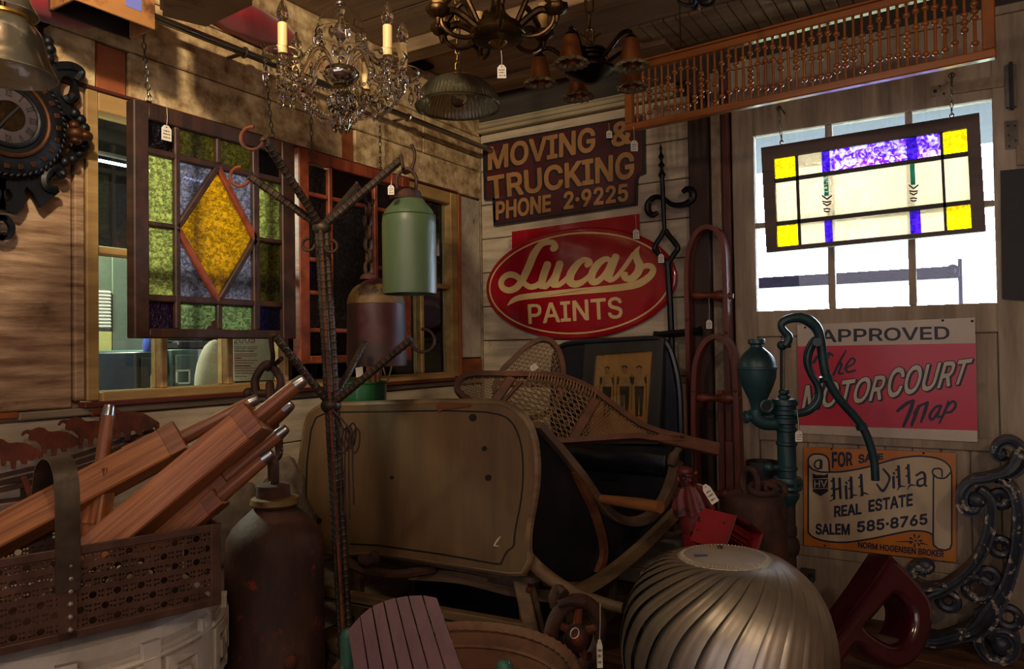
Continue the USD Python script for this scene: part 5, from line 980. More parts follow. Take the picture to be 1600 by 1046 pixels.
hk = cr([(1226, 541), (1231, 534), (1232, 526), (1226, 519), (1221, 511), (1224, 503), (1236, 498), (1252, 497), (1266, 503), (1276, 513), (1281, 526), (1284, 545), (1288, 575), (1293, 592), (1302, 610), (1318, 632), (1336, 652), (1350, 672), (1360, 697), (1366, 722), (1368, 751)], 5)
q = np.array([P(x, y, d-.03) for x, y in hk]); r_ = np.interp(np.linspace(0, 1, len(hk)), [0, .08, .2, .4, .5, .8, 1], [.010, .012, .010, .016, .013, .011, .011]); t.part('lever', tube(q, r_, 10), 'pump_green')
for x, y, r in ((1290, 590, .0175), (1346, 667, .0155)): t.part('lever_band', tube([P(x-1.2, y-3, d-.03), P(x+1.6, y+3, d-.03)], r, 12), 'pump_green')
br = cr([(1236, 646), (1256, 642), (1270, 632), (1277, 618), (1275, 602), (1265, 584), (1259, 566), (1261, 548), (1270, 532), (1280, 528)], 5)
for off, dd in ((0, .004), (7, .012), (3.5, -.008)): t.part('bracket_rib', tube(np.array([P(x+off*.8, y+off*.5, d+dd-.02) for x, y in br]), .0072, 8), 'pump_green')
t.part('pivot', tube([P(1277, 535, d-.06), P(1277, 535, d+.02)], .012, 12), 'pump_green'); t.part('brace', tube([P(1276, 597, d-.02), P(1294, 592, d-.03)], .006, 8), 'pump_green')
t.part('bracket_knob', ell(P(1201, 731, d), .014, .014, .014), 'pump_green'); t.part('bracket_stub', tube([P(1201, 731, d), P(1220, 731, d)], .008, 8), 'pump_green')
price_tag('price tag tied under the cap of the green hand pump', (1246, 642), (1248, 682), 11, 17, 2.02)
q = P(1192, 760, 2.22); single('stove_pipe', shell([(.045, .002), (.045, .30), (.047, .31), (.047, .60)], .003, 28, ((q[0], q[1], 0), Z)), 'sign_black', 'black metal stove pipe standing between the sleds and the hand pump', 'pipe')
# rusty iron weight with a ring
d = 2.0; o = P(1178, 790, d); t = Thing('iron_weight', 'rust brown iron weight with heavy ring links on top beside the pump', 'weight', base=(o[0], o[1], 0))
pr = [(hw*d/F, P(1178, y, d)[2]) for y, hw in [(766, 12), (768, 30), (772, 40), (778, 45), (790, 47), (880, 51)]]; t.part('body', solid([(.094, .0)]+pr[::-1], 32, ((o[0], o[1], 0), Z)), 'rust_dark')
c = P(1172, 756, d-.03); t.part('ring', torus(c+[0, 0, .004], .026, .0085, r0*.85+fw*.5, 22, 8, 1.35), 'rust_dark'); t.part('link', torus(P(1192, 764, d-.04), .022, .0085, Z+fw*-.6, 22, 8, 1.5, r0), 'rust_dark'); t.part('link', torus(P(1211, 765, d-.02), .020, .0085, Z*.5-fw+r0*.3, 22, 8, 1.5, r0), 'rust_dark')
# red figurine and red tin box
d = 1.95; o = P(1092, 860, d); k = d/F
t = Thing('red_figurine', 'chipped dark red cast figure with ruffled collar leaning behind the finned globe', 'figurine', base=P(1085, 850, d))
q = lambda x, y, dz=0: P(x, y, d+dz)
t.part('head', ell(q(1073, 748), .021, .021, .025), 'red_paint_dull'); t.part('hat', cat([ell(q(1071, 737), .020, .020, .014), torus(q(1073, 742), .020, .004, Z, 18, 6)]), 'red_paint_dull'); t.part('nose', ell(q(1078, 751, -.02), .006, .007, .007), 'red_paint_dull')
t.part('glasses', cat([torus(q(1068, 747, -.022), .007, .002, -fw, 14, 5), torus(q(1080, 746, -.020), .007, .002, -fw, 14, 5)]), 'iron_black'); t.part('ear', ell(q(1060, 750), .006, .006, .009), 'red_paint_dull'); t.part('hand', ell(q(1087, 740), .007, .007, .007), 'red_paint_dull')
wv = lambda A_, z_: 1+.10*np.cos(9*A_)
ax = (q(1092, 828), q(1076, 756)-q(1092, 828)); hgt = np.linalg.norm(ax[1])
t.part('body', solid([(.040, -.02), (.046, hgt*.1), (.045, hgt*.45), (.040, hgt*.6), (.030, hgt*.9), (.014, hgt)], 24, ax), 'red_paint_dull'); t.part('ruffle', lathe([(.028, hgt*.96), (.042, hgt*.80), (.050, hgt*.55), (.052, hgt*.42), (.040, hgt*.44), (.026, hgt*.7), (.028, hgt*.96)], 54, ax, wob=wv), 'red_paint_dull')
t.part('sleeve', cat([tube(cr([q(1066, 770), q(1060, 790), q(1064, 808)], 4), [.012]*4+[.018]*4+[.014], 8)]), 'red_paint_dull')
t.part('skirt', solid([(.050, -.20), (.050, -.10), (.048, -.03), (.044, 0)], 28, ax), 'red_paint')
price_tag('long white price tag tied round the neck of the red figure', (1090, 757), (1109, 772), 13, 33, 1.88, tilt=.55)
cr_ = P(1100, 862, 1.93); zc_ = .36; tb = Thing('wooden_stand', 'small weathered plank stand behind the finned globe holding the red figure', 'stand', base=(1.225, -.86, 0))
tb.part('top', bx((1.145, -.97, zc_-.02), (1.295, -.76, zc_)), 'weathered_wood')
for x_ in (1.15, 1.268):
    for y_ in (-.965, -.788): tb.part('leg', bx((x_, y_, 0), (x_+.022, y_+.022, zc_-.021)), 'weathered_wood')
c = P(1150, 806, 1.82); ex = P(1196, 836, 1.89)-c; ex /= np.linalg.norm(ex); ey = c-P(1128, 858, 1.79); ey -= ex*(ey@ex); ey /= np.linalg.norm(ey); ez = np.cross(ex, ey)
M = frame(c+ex*.062-ey*.05-ez*.034, ex, ez)
tb.part('shelf', bx((1.30, -.97, .375), (1.365, -.86, .395)), 'weathered_wood')
for y_ in (-.968, -.884): tb.part('shelf_leg', bx((1.335, y_, 0), (1.357, y_+.022, .374)), 'weathered_wood')
t = Thing('red_tin_box', 'bright red chipped tin tool box tipped up behind the finned globe', 'box', M=M)
for n_, a, b in (('floor', (-.062, -.04, -.072), (.062, .05, -.068)), ('side', (-.062, -.04, -.07), (-.058, .05, .034)), ('side', (.058, -.04, -.07), (.062, .05, .034)), ('side', (-.058, -.04, -.07), (.058, -.036, .034)), ('side', (-.058, .046, -.07), (.058, .05, .034))): t.part(n_, bx(a, b, .001), 'red_paint', local=True)
t.part('divider', bx((-.058, .0, -.066), (.058, .004, .010), .001), 'red_paint', local=True); t.part('tray', bx((-.05, .008, .0), (.05, .040, .006), .001), 'red_paint', local=True)
t.part('rim', cat([bx((-.064, -.043, .032), (.064, -.038, .037)), bx((-.064, .048, .032), (.064, .053, .037)), bx((-.064, -.043, .032), (-.059, .053, .037)), bx((.059, -.043, .032), (.064, .053, .037))]), 'red_paint_dull', local=True)
t.part('handle', bx((-.045, .018, .006), (.045, .030, .018), .004), 'red_paint', local=True)
# ------------------------------------------------------------------ finned roof turbine
d = 1.57; o = P(1132, 868, d); zt = o[2]; RB = .220
t = Thing('roof_turbine', 'galvanized globe-shaped roof turbine with curved vertical fins on the floor', 'roof vent', base=(o[0], o[1], 0))
A_ = np.array([[.090, zt-.003], [.125, zt-.012], [.172, zt-.050], [.205, zt-.105], [RB, zt-.180], [RB-.004, zt-.245], [.205, zt-.305], [.165, zt-.355]]); pc = cr(A_, 4); NF = 27; W_ = 7
u = np.linspace(0, 1, len(pc)); tw = -1.15*(1-np.clip(u/.62, 0, 1))**1.7
for i in range(NF):
    a0 = 2*np.pi*i/NF; dA = 2*np.pi/NF*1.10; V = []
    for lay in (0, .0012):
        g = np.zeros((len(pc), W_, 3))
        for w in range(W_):
            s_ = w/(W_-1); r_ = pc[:, 0]-lay-.013*(1-s_)**1.5*np.sin(np.pi*np.clip(u*1.05+.03, 0, 1))+(.004*math.exp(-((s_-.32)/.07)**2)); an = a0+dA*s_*(1+0*u)-tw
            g[:, w] = np.stack([o[0]+r_*np.cos(an), o[1]+r_*np.sin(an), pc[:, 1]], 1)
        V.append(g.reshape(-1, 3))
    n_ = len(pc)*W_; I, J = np.meshgrid(np.arange(len(pc)-1), np.arange(W_-1), indexing='ij'); a = (I*W_+J).ravel(); q = np.stack([a, a+1, a+W_+1, a+W_], 1)
    f1 = np.vstack([q[:, [0, 1, 2]], q[:, [0, 2, 3]]]); f2 = f1[:, ::-1]+n_
    ed = list(range(0, W_))+[k_*W_+W_-1 for k_ in range(1, len(pc))]+[(len(pc)-1)*W_+w for w in range(W_-2, -1, -1)]+[k_*W_ for k_ in range(len(pc)-2, 0, -1)]
    e1 = np.array(ed); e2 = np.roll(e1, -1); fs = np.vstack([np.stack([e1, e2+n_, e2], 1), np.stack([e1, e1+n_, e2+n_], 1)])
    t.part('fin', fix(T_(np.vstack(V), np.vstack([f1, f2, fs]), process=False)), 'galvanized', smooth=35)
t.part('cap', lathe([(0, zt+.006), (.05, zt+.004), (.084, zt), (.095, zt-.003), (.098, zt-.009), (.092, zt-.011), (0, zt-.012)], 72, ((o[0], o[1], 0), Z), wob=lambda A2, z_: 1+(.012*np.cos(72*A2/2) if z_ < zt-.001 else 0)), 'galvanized_cap', smooth=30)
for j in range(72): a = j*2*np.pi/72; t.part('cap_flute', bar((o[0]+.083*math.cos(a), o[1]+.083*math.sin(a), zt+.0005), (o[0]+.098*math.cos(a), o[1]+.098*math.sin(a), zt-.007), .004, .004, bev=.001), 'galvanized_cap')
t.part('cap_bolt', solid([(.006, zt), (.006, zt+.010)], 6, (( at(1125, 861, FL(zt))[0], at(1125, 861, FL(zt))[1], 0), Z)), 'hinge_steel'); c = at(1095, 868, FL(zt+.005)); t.part('blue_crayon_mark', bar(c-r0*.014, c+r0*.014-fw*.002, .009, .0012, bev=.0003), 'blue_mark')
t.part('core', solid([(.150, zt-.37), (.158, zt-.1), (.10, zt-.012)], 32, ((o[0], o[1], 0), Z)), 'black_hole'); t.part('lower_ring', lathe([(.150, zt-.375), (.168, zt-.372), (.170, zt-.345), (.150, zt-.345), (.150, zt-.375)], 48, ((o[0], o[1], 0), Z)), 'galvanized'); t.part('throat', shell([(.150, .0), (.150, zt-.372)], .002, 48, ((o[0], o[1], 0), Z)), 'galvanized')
# ------------------------------------------------------------------ big maroon letter P
cp = lambda *p: cro(p, 1280, 850, 5.335)
Pf = P(1395, 960, 1.98); nrm = -fw*.80+r0*.14+Z*.30; nrm[2] = .18; nrm /= np.linalg.norm(nrm); pl = (Pf, nrm)
outer = np.vstack([cp((632, 100), (700, 160), (800, 260), (900, 380)), cr(cp((900, 380), (955, 470), (980, 600), (960, 760), (900, 900), (820, 1000), (730, 1052), (640, 1062), (540, 1030), (440, 960), (360, 880)), 4)[1:], cp((320, 860), (200, 1040), (100, 1190), (-60, 1075), (60, 900), (250, 660), (450, 380), (600, 150))])
hole = np.array(cr(cp((650, 440), (720, 490), (770, 560), (782, 640), (765, 730), (720, 810), (660, 845), (590, 830), (500, 780), (430, 720), (420, 690), (520, 580), (600, 480)), 3, True))
g = Polygon(outer, [hole]).buffer(0); D_ = .115; ms = []
for k_ in range(7):
    a = k_/6*math.pi/2; inset = (1-math.sin(a)); h_ = .022*(1-math.cos(a))
    ms.append((g.buffer(-12*(1-math.cos(a))*.9, join_style=1), -h_*0))
# rounded front: stacked insets joined as thin slabs
parts_ = [pp(g, pl, D_-.024, -D_)]
steps = [(0, -.024, -.018), (.7, -.018, -.013), (1.8, -.013, -.009), (3.4, -.009, -.0055), (5.4, -.0055, -.003), (7.8, -.003, -.0012), (10.5, -.0012, 0)]
def bevel_face(poly, pl):   # a smooth rounded front from nested offset rings sharing vertices per ring
    out = []
    rings = lambda pg: [np.array(pg.exterior.coords)[:-1]]+[np.array(i.coords)[:-1] for i in pg.interiors]
    base = [LineString(np.vstack([r, r[:1]])) for r in rings(poly)]
    prof = [(0, -D_), (0, -.030), (.8, -.020), (2.2, -.012), (4.4, -.006), (7.2, -.0022), (10.5, 0)]
    loops = []
    for li, ls in enumerate(base):
        N_ = 160; s_ = np.linspace(0, ls.length, N_, endpoint=False); p = np.array([ls.interpolate(x).coords[0] for x in s_])
        tg = np.roll(p, -1, 0)-np.roll(p, 1, 0); tg /= np.linalg.norm(tg, axis=1, keepdims=True)+1e-9; nn = np.stack([-tg[:, 1], tg[:, 0]], 1)
        for _ in range(2): nn = (np.roll(nn, 1, 0)+nn*2+np.roll(nn, -1, 0))/4
        nn /= np.linalg.norm(nn, axis=1, keepdims=True); sgn = 1 if poly.contains(Point(p[5]+nn[5]*1.0)) else -1
        R_ = [p+nn*sgn*dd for dd, h in prof]; V = np.vstack([ats(r, pl)+pl[1]*h for r, (dd, h) in zip(R_, prof)])
        I, J = np.meshgrid(np.arange(len(prof)-1), np.arange(N_), indexing='ij'); J2 = (J+1) % N_; q = np.stack([I*N_+J, I*N_+J2, (I+1)*N_+J2, (I+1)*N_+J], -1).reshape(-1, 4); f = np.vstack([q[:, [0, 1, 2]], q[:, [0, 2, 3]]])
        m = T_(V, f, process=False); loops.append((m, R_[-1], sgn))
    front = Polygon(loops[0][1], [l[1] for l in loops[1:]]).buffer(0)
    F_ = pp(front, pl, .0005, -.0005); B_ = pp(poly, pl, .002, -D_)
    for m, r, sgn in loops:   # outward: compare a face normal with the direction away from the solid
        c0 = m.triangles_center[len(m.faces)//4]; out.append(m)
    return out, F_, B_
lp, F_, B_ = bevel_face(g, pl)
for m in lp:
    f0_ = 10; tri = m.triangles[f0_]; c_ = tri.mean(0); pin = np.array([1, 0])
    test = c_+m.face_normals[f0_]*.004; d0 = test-C; px = 800+F*(d0@rt)/(d0@fw); py = 523-F*(d0@up)/(d0@fw)
    r_ = ray(px, py); hit = at(px, py, pl)
    v = test-pl[0]; flat = test-pl[1]*(v@pl[1]); q_ = flat-C; px, py = 800+F*(q_@rt)/(q_@fw), 523-F*(q_@up)/(q_@fw)
    if g.contains(Point(px, py)): m.invert()
single('letter_p', cat(lp+[F_, B_]), 'maroon_gloss', 'big glossy maroon letter P leaning tilted beside the finned globe', 'letter', smooth=50)
# ------------------------------------------------------------------ rebar stand with hooks and hanging gas-cylinder bells
d = 1.75; p0, p1 = P(503, 352, d), P(540, 1005, d); e = p0+(p1-p0)*((p0[2]-.03)/(p0[2]-p1[2])); foot = e.copy(); foot[2] = 0
t = Thing('rebar_stand', 'tall stand welded from ribbed rebar with two tiers of angled arms and hooks', 'stand', base=foot)
def rebar(a, b, r, pitch=.014):
    L = np.linalg.norm(b-a); n = max(4, int(L/pitch)); s_ = (np.arange(n*4+1))/(n*4); q = a+(b-a)*s_[:, None]; rr = np.where(np.arange(n*4+1) % 4 == 0, r*1.13, r); return tube(q, rr, 10)
side = r0*.0085
for s_ in (-1, 1): t.part('post_bar', rebar(p0+side*s_, e+side*s_, .0092, .016), 'rebar', smooth=False)
t.part('post_bar', rebar(p0-fw*.012-[0, 0, .02], e-fw*.012, .0075, .016), 'rebar', smooth=False); t.part('weld_seam', tube([p0+fw*-.016+[0, 0, .004], e-fw*.018], .004, 6), 'rust')
for a in (0, 75, 290): t.part('foot_bar', rebar(e+[0, 0, .02], foot+rdir(a)*.26+[0, 0, .012], .012), 'rebar', smooth=False)
arms = {}
def arm(nm, a, b): arms[nm] = b; t.part('arm', rebar(a, b, .0088), 'rebar', smooth=False)
j1, j2 = P(503, 356, d), P(517, 634, d); t.part('weld', ell(j1, .022, .022, .018), 'rebar'); t.part('weld', ell(j2, .024, .024, .02), 'rebar')
arm('a', j1, P(412, 216, 1.56)); arm('b', j1, P(390, 276, 1.70)); arm('c', j1, P(626, 250, 1.72)); arm('d', j1, P(557, 292, 1.95))
arm('e', j2, P(432, 528, 1.66)); arm('f', j2, P(643, 530, 1.68)); arm('g', j2, P(570, 536, 1.92))
def hook(p, dx, sc=.024, up_=False, m='chain_rust'):
    a = np.linspace(0, 1.55*math.pi, 18); q = p+(np.cos(a)-1)[:, None]*r0*sc*dx+np.sin(a)[:, None]*Z*sc*(1 if up_ else -1); return tube(q, .0038, 7)
t.part('hook', hook(arms['a']-[0, 0, .0], 1, .024), 'rust'); t.part('hook', hook(arms['b'], 1, .022), 'rust'); t.part('hook', hook(arms['f']+[0, 0, -.004], -1, .026), 'chain_rust')
for x, y, s_ in ((492, 382, 1), (508, 385, -1)): t.part('hook', hook(P(x, y, d-.03), s_, .014), 'chain_rust')
# green bell
d = 1.82; c = arms['c']
t = Thing('gas_cylinder_bell', 'green painted gas cylinder bell hanging from the upper right arm of the rebar stand', 'bell', base=P(639, 460, d))
t.part('body', plathe(639, [(460, 41.5), (455, 42), (352, 42), (340, 41), (328, 36), (318, 27), (313, 24)][::-1], d, 40, sh=.004), 'tank_green', smooth=30); t.part('collar', plathe(634, [(313, 24), (308, 25), (300, 23), (296, 17), (294, 12)][::-1], d, 28), 'rust_dark')
o = P(636, 296, d); t.part('bail', tube(cr([o+r0*-.022+[0, 0, -.012], o+r0*-.024+[0, 0, .03], o+[0, 0, .050], o+r0*.022+[0, 0, .03], o+r0*.020+[0, 0, -.012]], 6), .0045, 8), 'chain_rust')
t.part('hanging_hook', tube(cr([c+[0, 0, .012], c+r0*.006+[0, 0, -.02], o+r0*-.004+[0, 0, .040], o+r0*.012+[0, 0, .050], o+r0*.020+[0, 0, .085], o+r0*.012+[0, 0, .11]], 6), .0042, 8), 'chain_rust'); t.part('seam', torus(P(639, 338, d), 41.4*d/F, .0012, Z, 40, 6), 'tank_green')
price_tag('price tag hanging beside the hook of the green cylinder bell', (612, 262), (611, 297), 10, 15, 1.74)
# red bell on a chain, behind
d = 2.06; c = arms['d']
t = Thing('gas_cylinder_bell', 'dark red and black gas cylinder bell hanging on a chain behind the green one', 'bell', base=P(588, 572, d))
t.part('body', plathe(588, [(572, 46), (566, 46.5), (480, 45), (464, 42), (450, 34), (440, 20), (436, 14)][::-1], d, 40, sh=.004), 'tank_red', smooth=30); t.part('band', plathe(588, [(476, 45.4), (472, 45.2), (462, 42.6), (450, 35), (446, 30)][::-1], d, 40), 'tank_band'); t.part('collar', plathe(576, [(437, 14), (432, 13), (428, 8)][::-1], d, 20), 'rust_dark')
o = P(576, 428, d); top = np.array([o[0], o[1], P(572, 318, d)[2]]); 
for l in links(top, o, .055, .030, .0055, 6): t.part('link', l, 'chain_rust')
t.part('hanging_hook', tube(cr([c+[0, 0, .010], c*.5+top*.5+[0, 0, .006], top+[0, 0, -.004], top+r0*.012+[0, 0, -.002], top+r0*.016+[0, 0, .012]], 6), .0045, 8), 'chain_rust')
# big tank on the left with heavy shackle chain
d = 1.73; o = P(430, 900, d)
t = Thing('gas_cylinder_bell', 'tall rusty brown gas cylinder with worn red shoulders standing by the organ pipes', 'bell', base=(o[0], o[1], 0))
pr = [(hw*d/F, P(430, y, d)[2]) for y, hw in [(784, 22), (790, 28), (798, 37), (812, 53), (824, 64), (836, 71), (850, 74), (900, 74.5)]]
t.part('body', shell([(.111, 0.0)]+pr[::-1], .004, 44, ((o[0], o[1], 0), Z)), 'tank_rust', smooth=30); t.part('shoulder_band', plathe(430, [(776, 28), (778, 36), (786, 38), (790, 34), (791, 27)], d, 36), 'tank_band'); t.part('neck', plathe(427, [(756, 20), (758, 25), (776, 26), (778, 20)], d, 28), 'rust_dark')
t.part('knob', ell(P(454, 1036, d-.11), .012, .016, .016), 'rust')
n_ = P(427, 757, d); c = arms['e']; tp_ = np.array([n_[0], n_[1], P(427, 700, d)[2]])
for l in links(P(427, 640, d), n_-[0, 0, .0], .072, .046, .0095, 3): t.part('link', l, 'chain_rust')
sk = P(418, 592, d); t.part('shackle', tube(cr([sk+r0*-.026+[0, 0, -.036], sk+r0*-.028+[0, 0, .0], sk+[0, 0, .034], sk+r0*.030+[0, 0, .0], sk+r0*.026+[0, 0, -.036]], 6), .0095, 10), 'chain_rust'); t.part('shackle_pin', tube([sk+r0*-.042+[0, 0, -.034], sk+r0*.040+[0, 0, -.034]], .009, 8), 'chain_rust'); t.part('pin_nut', ell(sk+r0*-.044+[0, 0, -.034], .012, .014, .014), 'chain_rust')
t.part('link', torus(P(422, 628, d), .022, .0095, fw*.3+r0, 20, 8, 1.9), 'chain_rust')
t.part('hanging_hook', tube(cr([c+[0, 0, .008], c+r0*-.012+[0, 0, .0], sk*.4+c*.6+[0, 0, -.01], sk+[0, 0, .022], sk+r0*.014+[0, 0, .03], sk*.5+c*.5+r0*.022], 6), .0055, 8), 'chain_rust')
# wire hooks hanging from the stand
for i, (x, y1, yh) in enumerate(((534, 800, 668), (539, 806, 664), (545, 812, 660), (551, 790, 668))):
    d = 1.72-.012*i; q = cr([P(x-1+i, y1, d), P(x, 730, d), P(x+1, yh+14, d), P(x+6, yh+2, d), P(x+11, yh+10, d), P(x+9, yh+32, d), P(x+2, yh+40, d), P(x-4, yh+22, d), P(x-4, yh+4, d), P(519, 640, d+.01)], 6)
    single('wire_hook', tube(q, .0021, 6), 'chain_rust', ('thin looped iron wire hook hung on the rebar stand, nearest the post', 'thin looped iron wire hook hung on the rebar stand, second from the post', 'thin looped iron wire hook hung on the rebar stand, third from the post', 'thin looped iron wire hook hung on the rebar stand, farthest from the post')[i], 'hook')
# green pail behind the sleigh with bound sticks
d = 2.46; o = P(568, 632, d); kk = d/F; zt = P(570, 598, d)[2]; zb_ = .375
t = Thing('green_pail', 'bright green pail holding wooden sticks, behind the tan sleigh panel', 'pail', base=(o[0], o[1], zb_))
t.part('body', shell([(.066, zb_), (.076, zt-.01), (.078, zt)], .003, 32, ((o[0], o[1], 0), Z)), 'pail_green'); t.part('rim', torus((o[0], o[1], zt), .077, .004, Z, 36, 6), 'pail_green'); t.part('bottom', solid([(.064, zb_), (.064, zb_+.004)], 32, ((o[0], o[1], 0), Z)), 'pail_green')
for i, (x, y) in enumerate(((577, 560), (586, 556), (592, 566))): single('wooden_stick', tube([P(x, y, d), np.array([o[0], o[1], zb_+.012])+r0*(.03*i-.03)], .0075, 8), 'wood_stick', ('orange wooden stick standing in the green pail, leftmost', 'orange wooden stick standing in the green pail, middle one', 'orange wooden stick standing in the green pail, rightmost')[i], 'stick')
single('string_loop', tube(cr([P(602, 586, d), P(598, 570, d), P(604, 560, d), P(612, 568, d), P(608, 588, d), P(603, 600, d)], 6), .003, 6), 'rope_tan', 'tangled tan string loop on the rim of the green pail', 'string')
single('paper_sleeve', pp([(556, 575), (567, 573), (568, 588), (557, 590)], FP(560, 580, d), .006), 'tag_paper', 'small pale striped paper sleeve standing above the green pail', 'paper')
# sacks on the floor, left of the sleigh
for i, (x, y, dd, rx, ry, lab) in enumerate(((372, 752, 2.12, .125, .09, 'crumpled gray-brown cloth sack slumped behind the rusty cylinder'), (446, 712, 2.17, .10, .075, 'tall gray rug bundle between the rusty cylinder and the sleigh'), (340, 862, 1.92, .07, .06, 'dark gray cloth sack low beside the stone planter'))):
    c = P(x, y, dd); m = ell((0, 0, 0), rx, ry, .3, 4); v = m.vertices.copy(); m.vertices[:, :2] *= (1+.25*np.sin(v[:, 2:3]*9+i))*.86
    m.vertices += m.vertex_normals*(.045*(meshkit.fbm(v*11+i*7, 3)-.5)+.03*(meshkit.fbm(v*30+i, 2)-.5))[:, None]
    m.vertices[:, 2] = (m.vertices[:, 2]-m.vertices[:, 2].min())/np.ptp(m.vertices[:, 2])*c[2]; m.apply_translation([max(c[0], .13), c[1], 0]); single('cloth_sack', m, 'sack_cloth', lab, 'sack', smooth=True)
# ------------------------------------------------------------------ sleigh
YP = -1.08; pl = BW(YP)
rs_d = np.array([.185, .78, 0]); rs_d /= np.linalg.norm(rs_d); RS = (np.array([.882, -1.08, 0]), np.array([rs_d[1], -rs_d[0], 0]))
t = Thing('sleigh', 'old wooden sleigh with a tan painted end panel, black sides and black leather seat', 'sleigh', base=(.52, -.7, 0))
pan = np.vstack([[(474, 856), (471, 800), (474, 740), (480, 690)], cr([(484, 664), (492, 646), (508, 637), (530, 634)], 4), [(620, 631), (700, 629)], cr([(765, 630), (795, 634), (820, 650), (834, 674), (841, 706), (842, 745), (837, 785), (832, 812), (829, 835), (829, 858), (832, 872)], 4), [(822, 893), (800, 893), (740, 884), (660, 872), (590, 862), (540, 864), (500, 860)]])
t.part('end_panel', pp(pan, pl, .022, 0), 'sleigh_panel'); pg = Polygon(pan)
ins = np.vstack([[(489, 850), (486, 790), (488, 720), (494, 672)], cr([(502, 652), (520, 645), (560, 643)], 4), [(700, 641)], cr([(765, 643), (795, 650), (812, 668), (822, 700), (824, 745), (820, 785), (815, 810), (811, 832), (809, 850), (800, 858), (794, 868), (790, 878)], 4), [(780, 878), (700, 864), (600, 850), (556, 848)]])
t.part('pinstripe', pp(LineString(ins).buffer(1.1), pl, .0012, .022), 'pinstripe', smooth=False); t.part('edge_strip', tube(ats(cr(pan, 1), pl, .011), .012, 8, closed=True), 'runner_wood')
for x, y, r in ((746, 652, 6), (764, 700, 4), (770, 745, 5), (506, 812, 5), (620, 745, 3)): t.part('knot', pp(Point(x, y).buffer(r, 4), pl, .0008, .022), 'pinstripe', smooth=False)
t.part('painted_mark', pp(unary_union([taper([(779, 850), (784, 842), (789, 836)], [2, 3, 1]), taper([(780, 850), (786, 851)], [2, 1])]), pl, .0008, .022), 'villa_cream', smooth=False); t.part('splintered_edge', pp([(690, 634), (698, 628), (742, 630), (744, 634), (700, 640), (694, 644)], pl, .004, .022), 'snowshoe_wood')
top_ = cr([(838, 664), (868, 698), (903, 741), (933, 784), (955, 806), (985, 815), (1012, 808), (1034, 784), (1048, 752), (1056, 720)], 6); bot_ = cr([(1072, 742), (1050, 790), (1012, 838), (962, 884), (922, 904), (880, 904), (834, 884)], 6)
t.part('side_panel', pp(np.vstack([top_, bot_]), RS, .012, -.012), 'sleigh_black')
t.part('side_rail', ribbon(ats(top_, RS, .004), RS[1], .034, np.interp(np.linspace(0, 1, len(top_)), [0, .5, .7, 1], [.020, .026, .022, .030])), 'weathered_wood', smooth=30)
rib_ = cr([(896, 735), (908, 762), (925, 798), (937, 838), (940, 868), (931, 896)], 5); t.part('side_rib', ribbon(ats(rib_, RS, .008), RS[1], .016, .022), 'snowshoe_wood', smooth=30)
rib_ = cr([(1058, 726), (1040, 775), (1005, 825), (960, 868)], 5); t.part('side_rib', ribbon(ats(rib_, RS, .006), RS[1], .014, .014), 'sleigh_black', smooth=30)
t.part('arm_scroll', tube(cr(ats([(1060, 700), (1052, 712), (1047, 728)], RS, .004), 4), [.012]*4+[.018]*4+[.013], 10), 'weathered_wood')
yb = -.27; xb = RS[0][0]+rs_d[0]/rs_d[1]*(yb+1.08); zb0 = at(900, 900, RS)[2]
t.part('side_panel', cat([bx((.10, YP+.024, .36), (.112, yb, .62), .003)]), 'sleigh_black'); t.part('side_rail', bar((.106, YP+.024, .63), (.106, yb, .63), .03, .022), 'weathered_wood')
fl_ = Polygon([(.11, YP+.024), (.87, YP+.024), (xb-.02, yb), (.11, yb)]); t.part('floor_board', fix(ext(fl_, .016).apply_translation([0, 0, zb0+.01])), 'weathered_wood')
ys_ = -.40; xs_ = RS[0][0]+rs_d[0]/rs_d[1]*(ys_+1.08)-.016; zc0, zc1 = at(900, 738, BW(ys_))[2], at(900, 694, BW(ys_))[2]
cu = cbox((xs_-.115, .15, zc1-zc0), .02); cu = cu.subdivide().subdivide().subdivide(); v = cu.vertices; cu.vertices = v+np.stack([0*v[:, 0], -.008*np.cos(v[:, 2]*50), .007*np.sin(v[:, 0]*31+v[:, 1]*20)+.006*(meshkit.noise(v*60)-.5)], 1); cu.apply_translation([(xs_+.115)/2, ys_+.075, (zc0+zc1)/2])
t.part('seat_cushion', cu, 'leather', smooth=True); t.part('seat_front', bx((.115, ys_+.010, zb0+.02), (xs_, ys_+.028, zc0+.004), .003), 'sleigh_black'); t.part('seat_strap', pp([(940, 741), (966, 741), (966, 750), (940, 750)], BW(ys_), .006, -.002), 'leather')
bkp = np.vstack([[(1062, 705), (868, 700)], cr([(866, 620), (868, 565), (876, 543), (905, 536), (960, 533), (1020, 530), (1040, 536), (1052, 562), (1061, 610), (1064, 660)], 4)])
t.part('seat_back', pp(bkp, BW(-.25), .045, -.01), 'leather', smooth=60); t.part('seat_back_piping', tube(ats(cr([(868, 690), (868, 565), (876, 543), (905, 536), (960, 533), (1020, 530), (1040, 536), (1052, 562), (1061, 610), (1064, 695)], 4), BW(-.28)), .012, 8), 'leather')
t.part('back_post', bar(at(1067, 600, BW(-.262)), at(1069, 690, BW(-.262)), .024, .02, (0, -1, 0)), 'weathered_wood'); t.part('back_board', bx((.12, -.248, zb0+.02), (xb-.02, -.232, at(960, 690, BW(-.24))[2]), .003), 'sleigh_black')
